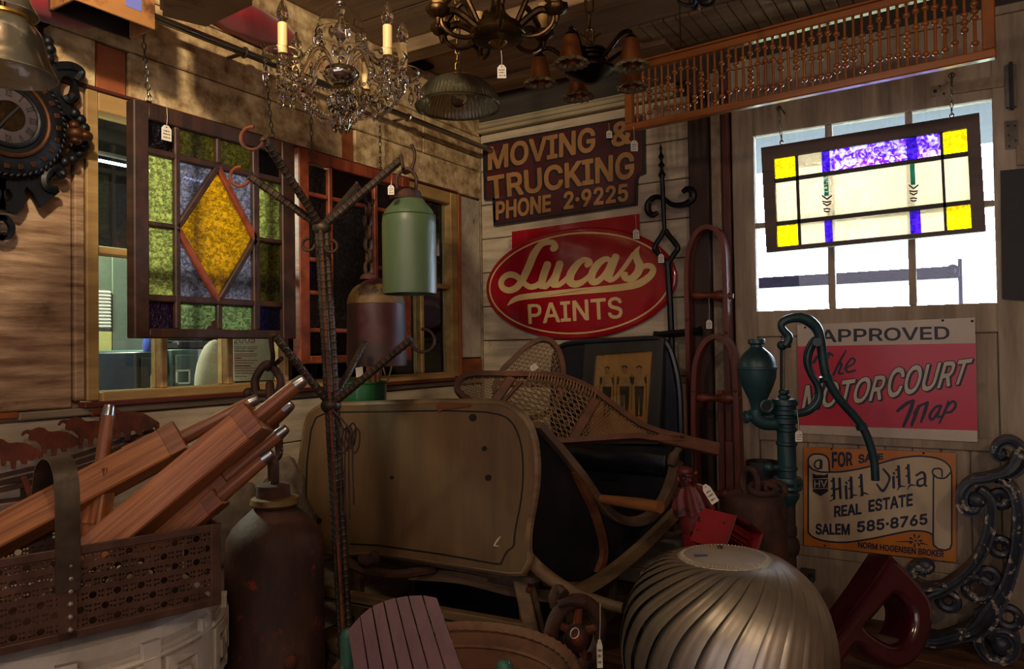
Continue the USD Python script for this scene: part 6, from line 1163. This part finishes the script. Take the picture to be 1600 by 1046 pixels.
# undercarriage
d = 2.08
t.part('pole', tube(cr([P(821, 868, 2.0), P(840, 888, 2.0), P(868, 910, 1.98), P(905, 930, 1.95), P(950, 945, 1.92), P(974, 951, 1.90)], 5), np.linspace(.021, .014, 26), 10), 'runner_wood')
t.part('brace', bar(P(808, 886, 2.07), P(834, 1002, 2.02), .040, .022, -fw), 'runner_wood'); t.part('brace', bar(P(826, 890, 2.10), P(848, 990, 2.06), .018, .02, -fw), 'weathered_wood'); t.part('brace_bolt', ball(P(827, 922, 2.04), .010, 8), 'rust')
t.part('cross_beam', bar(P(455, 918, 2.30), P(822, 984, 2.03), .030, .036, Z), 'runner_wood'); t.part('cross_beam_groove', bar(P(455, 925, 2.283), P(822, 992, 2.013), .004, .006, Z), 'pinstripe')
rn = cr([P(640, 896, 2.25), P(720, 902, 2.2), P(805, 922, 2.14), P(868, 930, 2.12), P(925, 914, 2.14), P(990, 866, 2.24), P(1050, 808, 2.36), P(1082, 775, 2.42)], 6); t.part('bent_runner', ribbon(rn, Z, .034, .022), 'runner_wood', smooth=30)
rn = cr([P(850, 908, 2.1), P(900, 915, 2.14), P(940, 900, 2.2), P(1000, 850, 2.34), P(1040, 815, 2.42)], 6); t.part('bent_runner', ribbon(rn, Z, .024, .02), 'weathered_wood', smooth=30)
for x in (.17, .80):
    t.part('runner', bx((x-.016, YP-.05, 0), (x+.016, yb-.02, .05), .006), 'runner_wood')
    for y in (-.98, -.70, -.38): t.part('runner_post', bar((x, y, .05), (x, y, zb0+.012), .026, .026), 'weathered_wood')
for y in (-.98, -.70, -.38): t.part('cross_beam', bx((.13, y-.018, zb0-.03), (.84, y+.018, zb0+.01), .004), 'weathered_wood')
t.part('iron_stay', tube(cr([P(532, 865, 2.06), P(545, 880, 2.08), P(572, 892, 2.1), P(620, 898, 2.16), P(680, 890, 2.2)], 5), .014, 8), 'rust_dark'); t.part('hinge_lump', cat([ell(P(572, 876, 2.07), .03, .016, .016), ell(P(585, 872, 2.07), .018, .014, .02)]), 'rust_dark')
single('wooden_pole', tube([P(925, 778, 2.2), P(960, 783, 2.13), P(1000, 788, 2.06), P(1032, 793, 2.0)], [.011, .015, .017, .017], 10), 'wood_stick', 'short orange-brown wooden pole sticking out of the sleigh below the seat', 'pole')
# framed photograph on the seat back
pl = (P(975, 600, 1)*0+at(975, 660, BW(-.325)), np.array([0, -math.cos(.10), math.sin(.10)])); cq = lambda *p: cro(p, 920, 530, 6.977)
t = Thing('framed_photograph', 'dark framed sepia photograph of three standing skiers leaning on the sleigh seat back', 'picture', base=at(975, 690, pl))
fo, fi = [(916, 539), (1039, 532), (1031, 694), (906, 694)], [(932, 555), (1021, 548.6), (1012, 684), (921, 682)]
for i in range(4): j = (i+1) % 4; t.part('frame_bar', pp([fo[i], fo[j], fi[j], fi[i]], pl, .020, -.008), 'picture_frame', smooth=False)
t.part('photo', pp(fi, pl, .002, -.004), 'photo_sepia', smooth=False); t.part('backing', pp(fo, pl, .003, -.012), 'picture_frame', smooth=False)
K = lambda *p, w=3.0: stroke(cq(*p), w, smooth=False)
gd, gs, gw = [], [], []
for cx_, hy, s_ in ((195, 350, .95), (388, 345, 1.05), (548, 345, 1.0)):
    gs.append(affinity.scale(Point(cq((cx_, hy))[0]).buffer(1), 4.0*s_, 5.4*s_)); gd.append(affinity.scale(Point(cq((cx_, hy-34*s_))[0]).buffer(1), 4.6*s_, 3.0*s_))
    gw.append(Polygon(cq((cx_-55*s_, hy+70), (cx_-25, hy+48), (cx_+25, hy+48), (cx_+55*s_, hy+70), (cx_+48*s_, hy+170), (cx_-48*s_, hy+170))))
    gd += [Polygon(cq((cx_-52*s_, hy+168), (cx_+52*s_, hy+168), (cx_+46*s_, hy+320), (cx_+30*s_, hy+500), (cx_+6*s_, hy+500), (cx_, hy+260), (cx_-16*s_, hy+500), (cx_-42*s_, hy+500), (cx_-48*s_, hy+320))), K((cx_-62*s_, hy+75), (cx_-72*s_, hy+140), w=3.2), K((cx_+62*s_, hy+75), (cx_+72*s_, hy+130), w=3.2), K((cx_-78*s_, hy+60), (cx_-84*s_, hy+400), w=.9), K((cx_+78*s_, hy+40), (cx_+72*s_, hy+430), w=.9)]
gd += [K((588, 830), (520, 835), w=.8)]; sky_ = [K((150, 290), (300, 270), (560, 240), (640, 280), w=1.0), K((130, 330), (100, 480), w=1.0)]
clip = Polygon(fi).buffer(-.4); t.part('printed_figures', pp(unary_union(gd).intersection(clip), pl, .0004, -.002), 'photo_dark', smooth=False); t.part('printed_sweaters', pp(unary_union(gw).intersection(clip), pl, .0006, -.002), 'photo_sweater', smooth=False); t.part('printed_faces', pp(unary_union(gs).intersection(clip), pl, .0008, -.002), 'photo_skin', smooth=False)
t.part('printed_hill', pp(unary_union(sky_).intersection(clip), pl, .0003, -.002), 'photo_sweater', smooth=False); t.part('cover_glass', pp(fi, pl, .001, .002), 'pane_glass', smooth=False)
# snowshoes
c2s = lambda *p: cro(p, 680, 510, 3.3333)
def web(poly, sp, angs_, r, pl, off=0.0):
    ms = []; x0, y0, x1, y1 = poly.bounds; c = np.array([(x0+x1)/2, (y0+y1)/2]); R_ = math.hypot(x1-x0, y1-y0)/2+sp
    for ai, a in enumerate(angs_):
        dv = np.array([math.cos(a), math.sin(a)]); nv = np.array([-dv[1], dv[0]])
        for k_ in np.arange(-R_, R_, sp):
            s_ = LineString([c+nv*k_-dv*R_, c+nv*k_+dv*R_]).intersection(poly)
            for g_ in getattr(s_, 'geoms', [s_]):
                if g_.geom_type == 'LineString' and g_.length > 2:
                    q = ats(np.array(g_.coords), pl, off+.0012*(ai-1)); ms.append(tube(q, r, 4))
    return cat(ms)
def snowshoe(label, loop, pl, bars, zones, tail=None, lam=.016):
    q = ats(cr(loop, 5, closed=True), pl); t = Thing('snowshoe', label, 'snowshoe', base=q.mean(0)); t.part('frame', ribbon(q, pl[1], .026, lam, closed=True), 'snowshoe_wood', smooth=40)
    for a, b, w_ in bars: t.part('crossbar', bar(at(*a, pl), at(*b, pl), w_, .014, pl[1]), 'snowshoe_wood')
    g = Polygon(cr(loop, 5, closed=True)).buffer(0)
    for z_, sp, an, r in zones: t.part('webbing', web(Polygon(z_).intersection(g.buffer(1.0)), sp, an, r, pl), 'rawhide', smooth=False, kind='stuff')
    if tail: t.part('tail', bar(at(*tail[0], pl), at(*tail[1], pl), .040, .02, pl[1]), 'snowshoe_wood')
    return t, g
pl = FP(900, 640, 2.24, 6, 24)
lp_ = c2s((1300, 588), (1180, 556), (1080, 520), (1000, 470), (920, 410), (840, 350), (770, 308), (700, 280), (640, 262), (560, 257), (400, 254), (250, 252), (170, 258), (128, 280), (112, 312), (126, 348), (190, 395), (340, 470), (480, 540), (600, 590), (640, 600), (750, 595), (900, 584), (1050, 577), (1150, 588))
t, g = snowshoe('brown bent-wood snowshoe with its tail pointing right, lying across the sleigh', lp_, pl, [(c2s((300, 410))[0], c2s((400, 265))[0], .028), (c2s((330, 420))[0], c2s((450, 290))[0], .012), (c2s((715, 590))[0], c2s((840, 380))[0], .030)],
    [(c2s((90, 240), (410, 240), (290, 440), (90, 440)), 4.0, (.3, 1.35, 2.4), .0009), (c2s((440, 240), (800, 300), (860, 360), (720, 600), (480, 600), (330, 460)), 7.2, (.25, 1.30, .78), .0019), (c2s((860, 350), (1240, 560), (1200, 620), (740, 600)), 4.6, (.3, 1.35, 2.4), .0011)], (c2s((1160, 570))[0], (1123, 703)))
for k_ in range(22):   # wrapped cords over the frame on the middle section
    u = k_/21; a = np.array(c2s((490, 258))[0])*(1-u)+np.array(c2s((830, 350))[0])*u; a[1] -= 12*math.sin(u*3.14)*.4; t.part('lashing', torus(at(a[0], a[1]+2, pl), .016, .0025, ats([c2s((830, 350))[0]], pl)[0]-ats([c2s((490, 258))[0]], pl)[0], 12, 5), 'rawhide')
pl = FP(840, 560, 2.50, 10, 14)
lp_ = c2s((345, 235), (400, 178), (465, 115), (525, 78), (570, 70), (610, 88), (640, 130), (658, 190), (664, 255), (655, 340), (600, 440), (470, 480), (350, 430), (310, 330))
t, g = snowshoe('second snowshoe standing behind, its rounded toe above the white boards', lp_, pl, [(c2s((330, 300))[0], c2s((660, 300))[0], .022)], [(c2s((280, 40), (700, 40), (700, 290), (280, 290)), 6.2, (.2, 1.25, 2.3), .0014)], None)
price_tag('price tag lying on the toe webbing of the second snowshoe', (838, 569), (834, 574), 11, 9, 2.30, tilt=.5)
# carved iron pulley wheel in front of the sleigh
d = 1.80; c = P(900, 992, d); n_ = -fw*.9+r0*.35
t = Thing('pulley', 'rusty ornate iron pulley wheel with thick spokes between the sleigh and the globe', 'wheel', base=P(900, 1060, d))
t.part('rim', torus(c, .066, .018, n_, 32, 10, 1.22, Z), 'rust_dark'); t.part('hub', ell(c+[0, 0, -.004]-fw*.01, .030, .03, .034), 'rust_dark'); t.part('hub_cap', ell(c-fw*.03, .016, .016, .018), 'rust')
ex = np.cross(n_, Z); ex /= np.linalg.norm(ex)
for k_ in range(5): a = k_*1.2566+.5; t.part('spoke', tube([c, c+ex*.058*math.cos(a)+Z*.072*math.sin(a)], [.012, .009], 8), 'rust')
t.part('bracket', cat([tube(cr([P(868, 948, d), P(866, 935, d), P(872, 922, d+.02), P(882, 930, d)], 4), .014, 8), tube(cr([P(872, 945, d-.03), P(890, 940, d-.03), P(912, 942, d-.02)], 4), .010, 8)]), 'rust_dark'); t.part('stem', tube([c-Z*.07, [c[0], c[1], .03]], .016, 8), 'rust_dark'); t.part('base', solid([(.07, 0), (.07, .02), (.02, .04)], 18, ((c[0], c[1], 0), Z)), 'rust_dark')
price_tag('long narrow price tag on a looped string at the iron pulley wheel', (938, 944), (937, 1022), 9, 44, 1.70); 
t = Thing('string_tie', 'loop of white string tied round the hub of the iron pulley wheel', 'string', base=c); t.part('loop', torus(P(898, 990, d-.07), .012, .0014, -fw+r0*.6, 20, 5), 'tag_string')
# ------------------------------------------------------------------ rusty tub and child's slatted chair
d = 1.5; o = P(712, 1049, d); zr = o[2]; AXT = ((o[0], o[1], 0), Z)
t = Thing('round_tub', 'round rusty brown tub with a rolled ropy rim behind the slatted chair', 'tub', base=(o[0], o[1], 0))
t.part('body', shell([(.17, .002), (.20, .06), (.225, zr-.06), (.236, zr-.01)], .006, 48, AXT), 'tub_rust', smooth=30); t.part('bottom', solid([(.165, .002), (.175, .010)], 40, AXT), 'tub_rust'); t.part('rim', lathe([(.236, zr-.016), (.250, zr-.012), (.254, zr), (.246, zr+.010), (.236, zr+.006), (.230, zr-.004), (.236, zr-.016)], 120, AXT, wob=lambda A_, z_: 1+.008*np.cos(60*A_)), 'tub_rust', smooth=40); t.part('inner_band', torus((o[0], o[1], zr-.04), .226, .006, Z, 60, 6), 'tub_rust')
# chair: back slats traced on a leaning plane
pl = FP(640, 990, 1.20, -6, 34)
t = Thing('slatted_chair', 'small maroon slatted chair with green arms leaning in front of the rusty tub', 'chair', base=(P(660, 1046, 1.1)[0], P(660, 1046, 1.1)[1], 0))
tops = [(547, 988, 565, 967), (566, 966, 583, 952), (585, 951, 601, 944), (603, 943, 620, 938), (622, 938, 639, 935), (641, 935, 661, 934), (663, 934, 684, 938)]; bots = [(563, 1090, 584, 1090), (587, 1090, 608, 1090), (611, 1090, 632, 1090), (635, 1090, 657, 1090), (660, 1090, 682, 1090), (685, 1090, 709, 1090), (712, 1090, 738, 1090)]
for (xa, ya, xb, yb_), (xc, yc, xd, yd) in zip(tops, bots): t.part('back_slat', pp(Polygon([(xa, ya), (xb, yb_), (xd, yd), (xc, yc)]).buffer(-.8).buffer(.8), pl, .012), 'purple_slat', smooth=25)
t.part('back_rail', pp([(556, 1008), (694, 972), (697, 984), (559, 1020)], pl, .016, -.016), 'chair_green'); t.part('back_rail', pp([(562, 1062), (716, 1040), (720, 1056), (564, 1078)], pl, .016, -.016), 'chair_green')
lL, lR = at(566, 1076, pl), at(735, 1070, pl); fwd = -f0; fwd = fwd/np.linalg.norm(fwd)
for nm, e in (('l', lL), ('r', lR)):
    b = e.copy(); b[2] = 0; t.part('rear_leg', bar(b+f0*.03, e-pl[1]*.016, .024, .03, r0), 'chair_green'); f_ = b+fwd*.13; t.part('front_leg', bar(f_, [f_[0], f_[1], .20], .024, .03, r0), 'chair_green'); t.part('seat_rail', bar(b+f0*.01+[0, 0, .10], f_+[0, 0, .16], .02, .03), 'chair_green')
q0, q1 = lL.copy(), lR.copy(); q0[2] = q1[2] = 0
for k_ in range(5): a = fwd*(.02+.027*k_)+[0, 0, .125+.010*k_]; t.part('seat_slat', bar(q0+a, q1+a, .022, .010), 'purple_slat')
for (x, y), dd in (((545, 986), 1.24), ((788, 1036), 1.16)):
    a = P(x, y, dd); t.part('arm_post', solid([(.013, -.30), (.0145, -.05), (.0145, -.008), (.011, 0), (.005, .004)], 16, (a, Z)), 'chair_green'); t.part('arm', bar(a+[0, 0, -.06], (lL if x < 600 else lR)*1.0+[0, 0, -.01], .03, .014), 'chair_green')
# ------------------------------------------------------------------ stone planter with a Greek key
cx_, cy_, R_ = .324, -2.001, .308; ZT = .462
wobs = lambda A_, z_: 1+.006*np.cos(5*A_+z_*8)
t = Thing('stone_planter', 'pale round stone planter with a carved Greek key band in the lower left corner', 'planter', base=(cx_, cy_, 0))
t.part('drum', solid([(.27, 0), (.29, .02), (.30, .20), (.300, .285), (R_-.004, .30), (R_-.002, .40), (R_-.008, .41), (R_-.004, .425), (R_-.012, .445), (R_-.040, ZT), (R_-.075, ZT+.006)], 120, ((cx_, cy_, 0), Z), wobs), 'stone', smooth=35)
def bend(m, r0_):   # x = arc length, y = height, z = out
    v = m.vertices; a = v[:, 0]/R_; r = r0_+v[:, 2]; m.vertices = np.stack([cx_+r*np.cos(a), cy_+r*np.sin(a), v[:, 1]], 1); return fix(m)
def seg_poly(p): return p.segmentize(.006)
u = .092
for k_ in range(-6, 7):
    s0 = k_*.135+.008 if k_ >= 0 else k_*.135+.008
    if k_ % 1 == 0:
        key = LineString([(0, 0), (0, .078), (.070, .078), (.070, .026), (.034, .026), (.034, .052)]).buffer(.0095, cap_style=2, join_style=2); key = seg_poly(affinity.translate(key, s0+.030, .306)); t.part('key_relief', bend(ext(key, .015), R_-.004), 'stone', smooth=False)
        t.part('pilaster', bend(ext(seg_poly(sbox(s0-.024, .285, s0+.008, .43)), .012), R_-.004), 'stone', smooth=False)
for z0 in (.288, .394): t.part('band_molding', torus((cx_, cy_, z0+.006), R_+.003, .006, Z, 96, 6), 'stone')
# ------------------------------------------------------------------ perforated iron basket with organ pipes
FR, FLp = at(345, 944, FL(.478)), at(0, 1025, FL(.478)); dx_ = (FR-FLp)/np.linalg.norm(FR-FLp); nz_ = np.cross(dx_, Z); h = at(105, 860, (FR, nz_)); xh = (h-FR)@dx_; Lb = -2*xh; Hb = .150; Db = .22
M = np.eye(4); M[:3, 0], M[:3, 1], M[:3, 2], M[:3, 3] = dx_, Z, nz_, FR-dx_*Lb
t = Thing('perforated_basket', 'dark perforated iron basket with a strap handle resting on the stone planter', 'basket', M=M)
def perf(w, h_):
    hs = []; nx, ny = int(w/.0185), int(h_/.0185)
    for i in range(nx):
        for j in range(ny):
            x, y = (i+.5)*w/nx, (j+.5)*h_/ny
            if (i+j) % 2 == 0: hs.append(Point(x, y).buffer(.0062, 2))
            else: hs += [Point(x+a, y+b).buffer(.0026, 1) for a in (-.0042, .0042) for b in (-.0042, .0042)]
            hs += [Point(x+w/nx/2, y+q).buffer(.0022, 1) for q in (-.003, .004) if i < nx-1]
    return sbox(0, 0, w, h_).difference(unary_union(hs))
sh_ = ext(perf(Lb-.03, Hb-.024), .0018); sh_.apply_translation([.015, .012, -.0018]); t.part('front_sheet', sh_, 'basket_iron', local=True, smooth=False)
bk = sh_.copy(); bk.apply_translation([0, 0, -Db]); t.part('back_sheet', bk, 'basket_iron', local=True, smooth=False)
se = ext(perf(Db-.03, Hb-.024), .0018); 
for xx in (0.0018, Lb): e_ = xf(se, frame((xx, .012, -.015), (0, 0, -1), (1, 0, 0))); t.part('end_sheet', e_, 'basket_iron', local=True, smooth=False)
t.part('bottom', bx((.004, 0, -Db), (Lb-.004, .003, -.002), .001), 'basket_iron', local=True)
for z_ in (0, -Db):
    t.part('rim', bx((0, Hb-.014, z_-.003), (Lb, Hb, z_+.003), .001), 'basket_iron', local=True); t.part('lower_rim', bx((0, 0, z_-.003), (Lb, .013, z_+.003), .001), 'basket_iron', local=True)
    for xx in (0, Lb-.018): t.part('corner_strip', bx((xx, .0, z_-.003), (xx+.018, Hb, z_+.0035), .001), 'basket_iron', local=True)
for xx in (0, Lb-.003): t.part('end_rim', bx((xx-.001, Hb-.014, -Db), (xx+.004, Hb, 0), .001), 'basket_iron', local=True)
t.part('front_strip', bx((Lb/2-.014, .0, .001), (Lb/2+.014, Hb-.02, .003), .001), 'basket_iron', local=True)
for j in range(6): t.part('rivet', ball((Lb/2+.004, .016+.021*j, .004), .0048, 8), 'galvanized', local=True)
hp = cr([(Lb/2, .08, .005), (Lb/2, .15, .006), (Lb/2, .22, .004), (Lb/2, .262, -.006), (Lb/2, .285, -.035), (Lb/2, .290, -.08), (Lb/2, .282, -.13), (Lb/2, .25, -.19), (Lb/2, .15, -Db-.006), (Lb/2, .09, -Db-.006)], 5); t.part('handle', ribbon(hp, (1, 0, 0), .036, .004), 'steel_strap', local=True, smooth=40)
def organ_pipe(label, tip, end, foot, w, hh, rolls=0, r=.0135, cap=.022):
    tip, end = np.asarray(tip), np.asarray(end); L = np.linalg.norm(end-tip); ex = (end-tip)/L; uz = Z*math.cos(rolls)+np.cross(ex, Z)*math.sin(rolls); M = frame(tip, ex, uz)
    t = Thing('organ_pipe', label, 'organ pipe', M=M); X = lambda pr: lathe([(r_, z_) for r_, z_ in pr], 18, ((0, 0, 0), (1, 0, 0)))
    t.part('metal_tip', X([(0, 0), (r*.62, .001), (r*.82, .006), (r*.95, cap), (r*.9, cap+.001), (0, cap+.001)]), 'pipe_metal', local=True); t.part('foot', X([(0, cap), (r*.96, cap), (r*1.08, foot), (0, foot)]), 'oak_dark', local=True)
    t.part('body', bx((foot, -w/2, -hh/2), (L, w/2, hh/2), .003), 'oak', local=True); t.part('cap_block', bx((foot-.004, -w/2-.001, -hh/2-.001), (foot+.03, w/2+.001, hh/2+.001), .002), 'oak_dark', local=True)
    t.part('mouth', bx((foot+.034, -w*.36, hh/2-.002), (foot+.046, w*.36, hh/2+.0012), .0008), 'holes', local=True); t.part('lip', xf(bx((0, -w*.38, 0), (.05, w*.38, .004), .001), frame((foot+.048, 0, hh/2-.002), (1, 0, .04), (0, 0, 1))), 'oak', local=True)
    return t
organ_pipe('wide oak organ pipe lying uppermost left in the basket, its foot at the window sill', P(405, 622, 1.53), P(-25, 850, 1.33), .165, .052, .062, .5)
organ_pipe('longest oak organ pipe, lying in front, its topmost foot beside the lower rebar arm', P(477, 591, 1.42), P(140, 872, 1.35), .115, .060, .062, .3, .0145)
organ_pipe('oak organ pipe with its metal tip just below the topmost foot, behind the long pipe', P(457, 630, 1.50), P(215, 850, 1.47), .13, .036, .036, .4)
organ_pipe('oak organ pipe whose gray metal tip is third down on the right', P(449, 668, 1.44), P(215, 868, 1.40), .150, .034, .034, .3, .0125)
organ_pipe('oak organ pipe whose metal tip is lowest on the right, beside the chain', P(426, 706, 1.41), P(235, 872, 1.40), .130, .030, .034, .3, .0125)
organ_pipe('slim oak organ pipe half hidden between two others, only its gray tip showing', P(414, 678, 1.49), P(240, 840, 1.47), .09, .026, .026, .3, .0095)
organ_pipe('upright oak organ pipe with a slim shaft standing in front of the bison cutout', P(171, 632, 1.44), P(140, 880, 1.38), .125, .055, .030, .2, .0125)
# odds and ends under the sleigh: a coiled hose and a dark box
c = P(560, 935, 2.16); t = Thing('coiled_hose', 'dusty gray coiled hose on the floor under the sleigh panel', 'hose', base=(c[0], c[1], 0))
for k_ in range(5): t.part('coil', torus((c[0], c[1], .012+.021*k_), .085-.003*k_, .0105, Z, 30, 8), 'seat_cloth')
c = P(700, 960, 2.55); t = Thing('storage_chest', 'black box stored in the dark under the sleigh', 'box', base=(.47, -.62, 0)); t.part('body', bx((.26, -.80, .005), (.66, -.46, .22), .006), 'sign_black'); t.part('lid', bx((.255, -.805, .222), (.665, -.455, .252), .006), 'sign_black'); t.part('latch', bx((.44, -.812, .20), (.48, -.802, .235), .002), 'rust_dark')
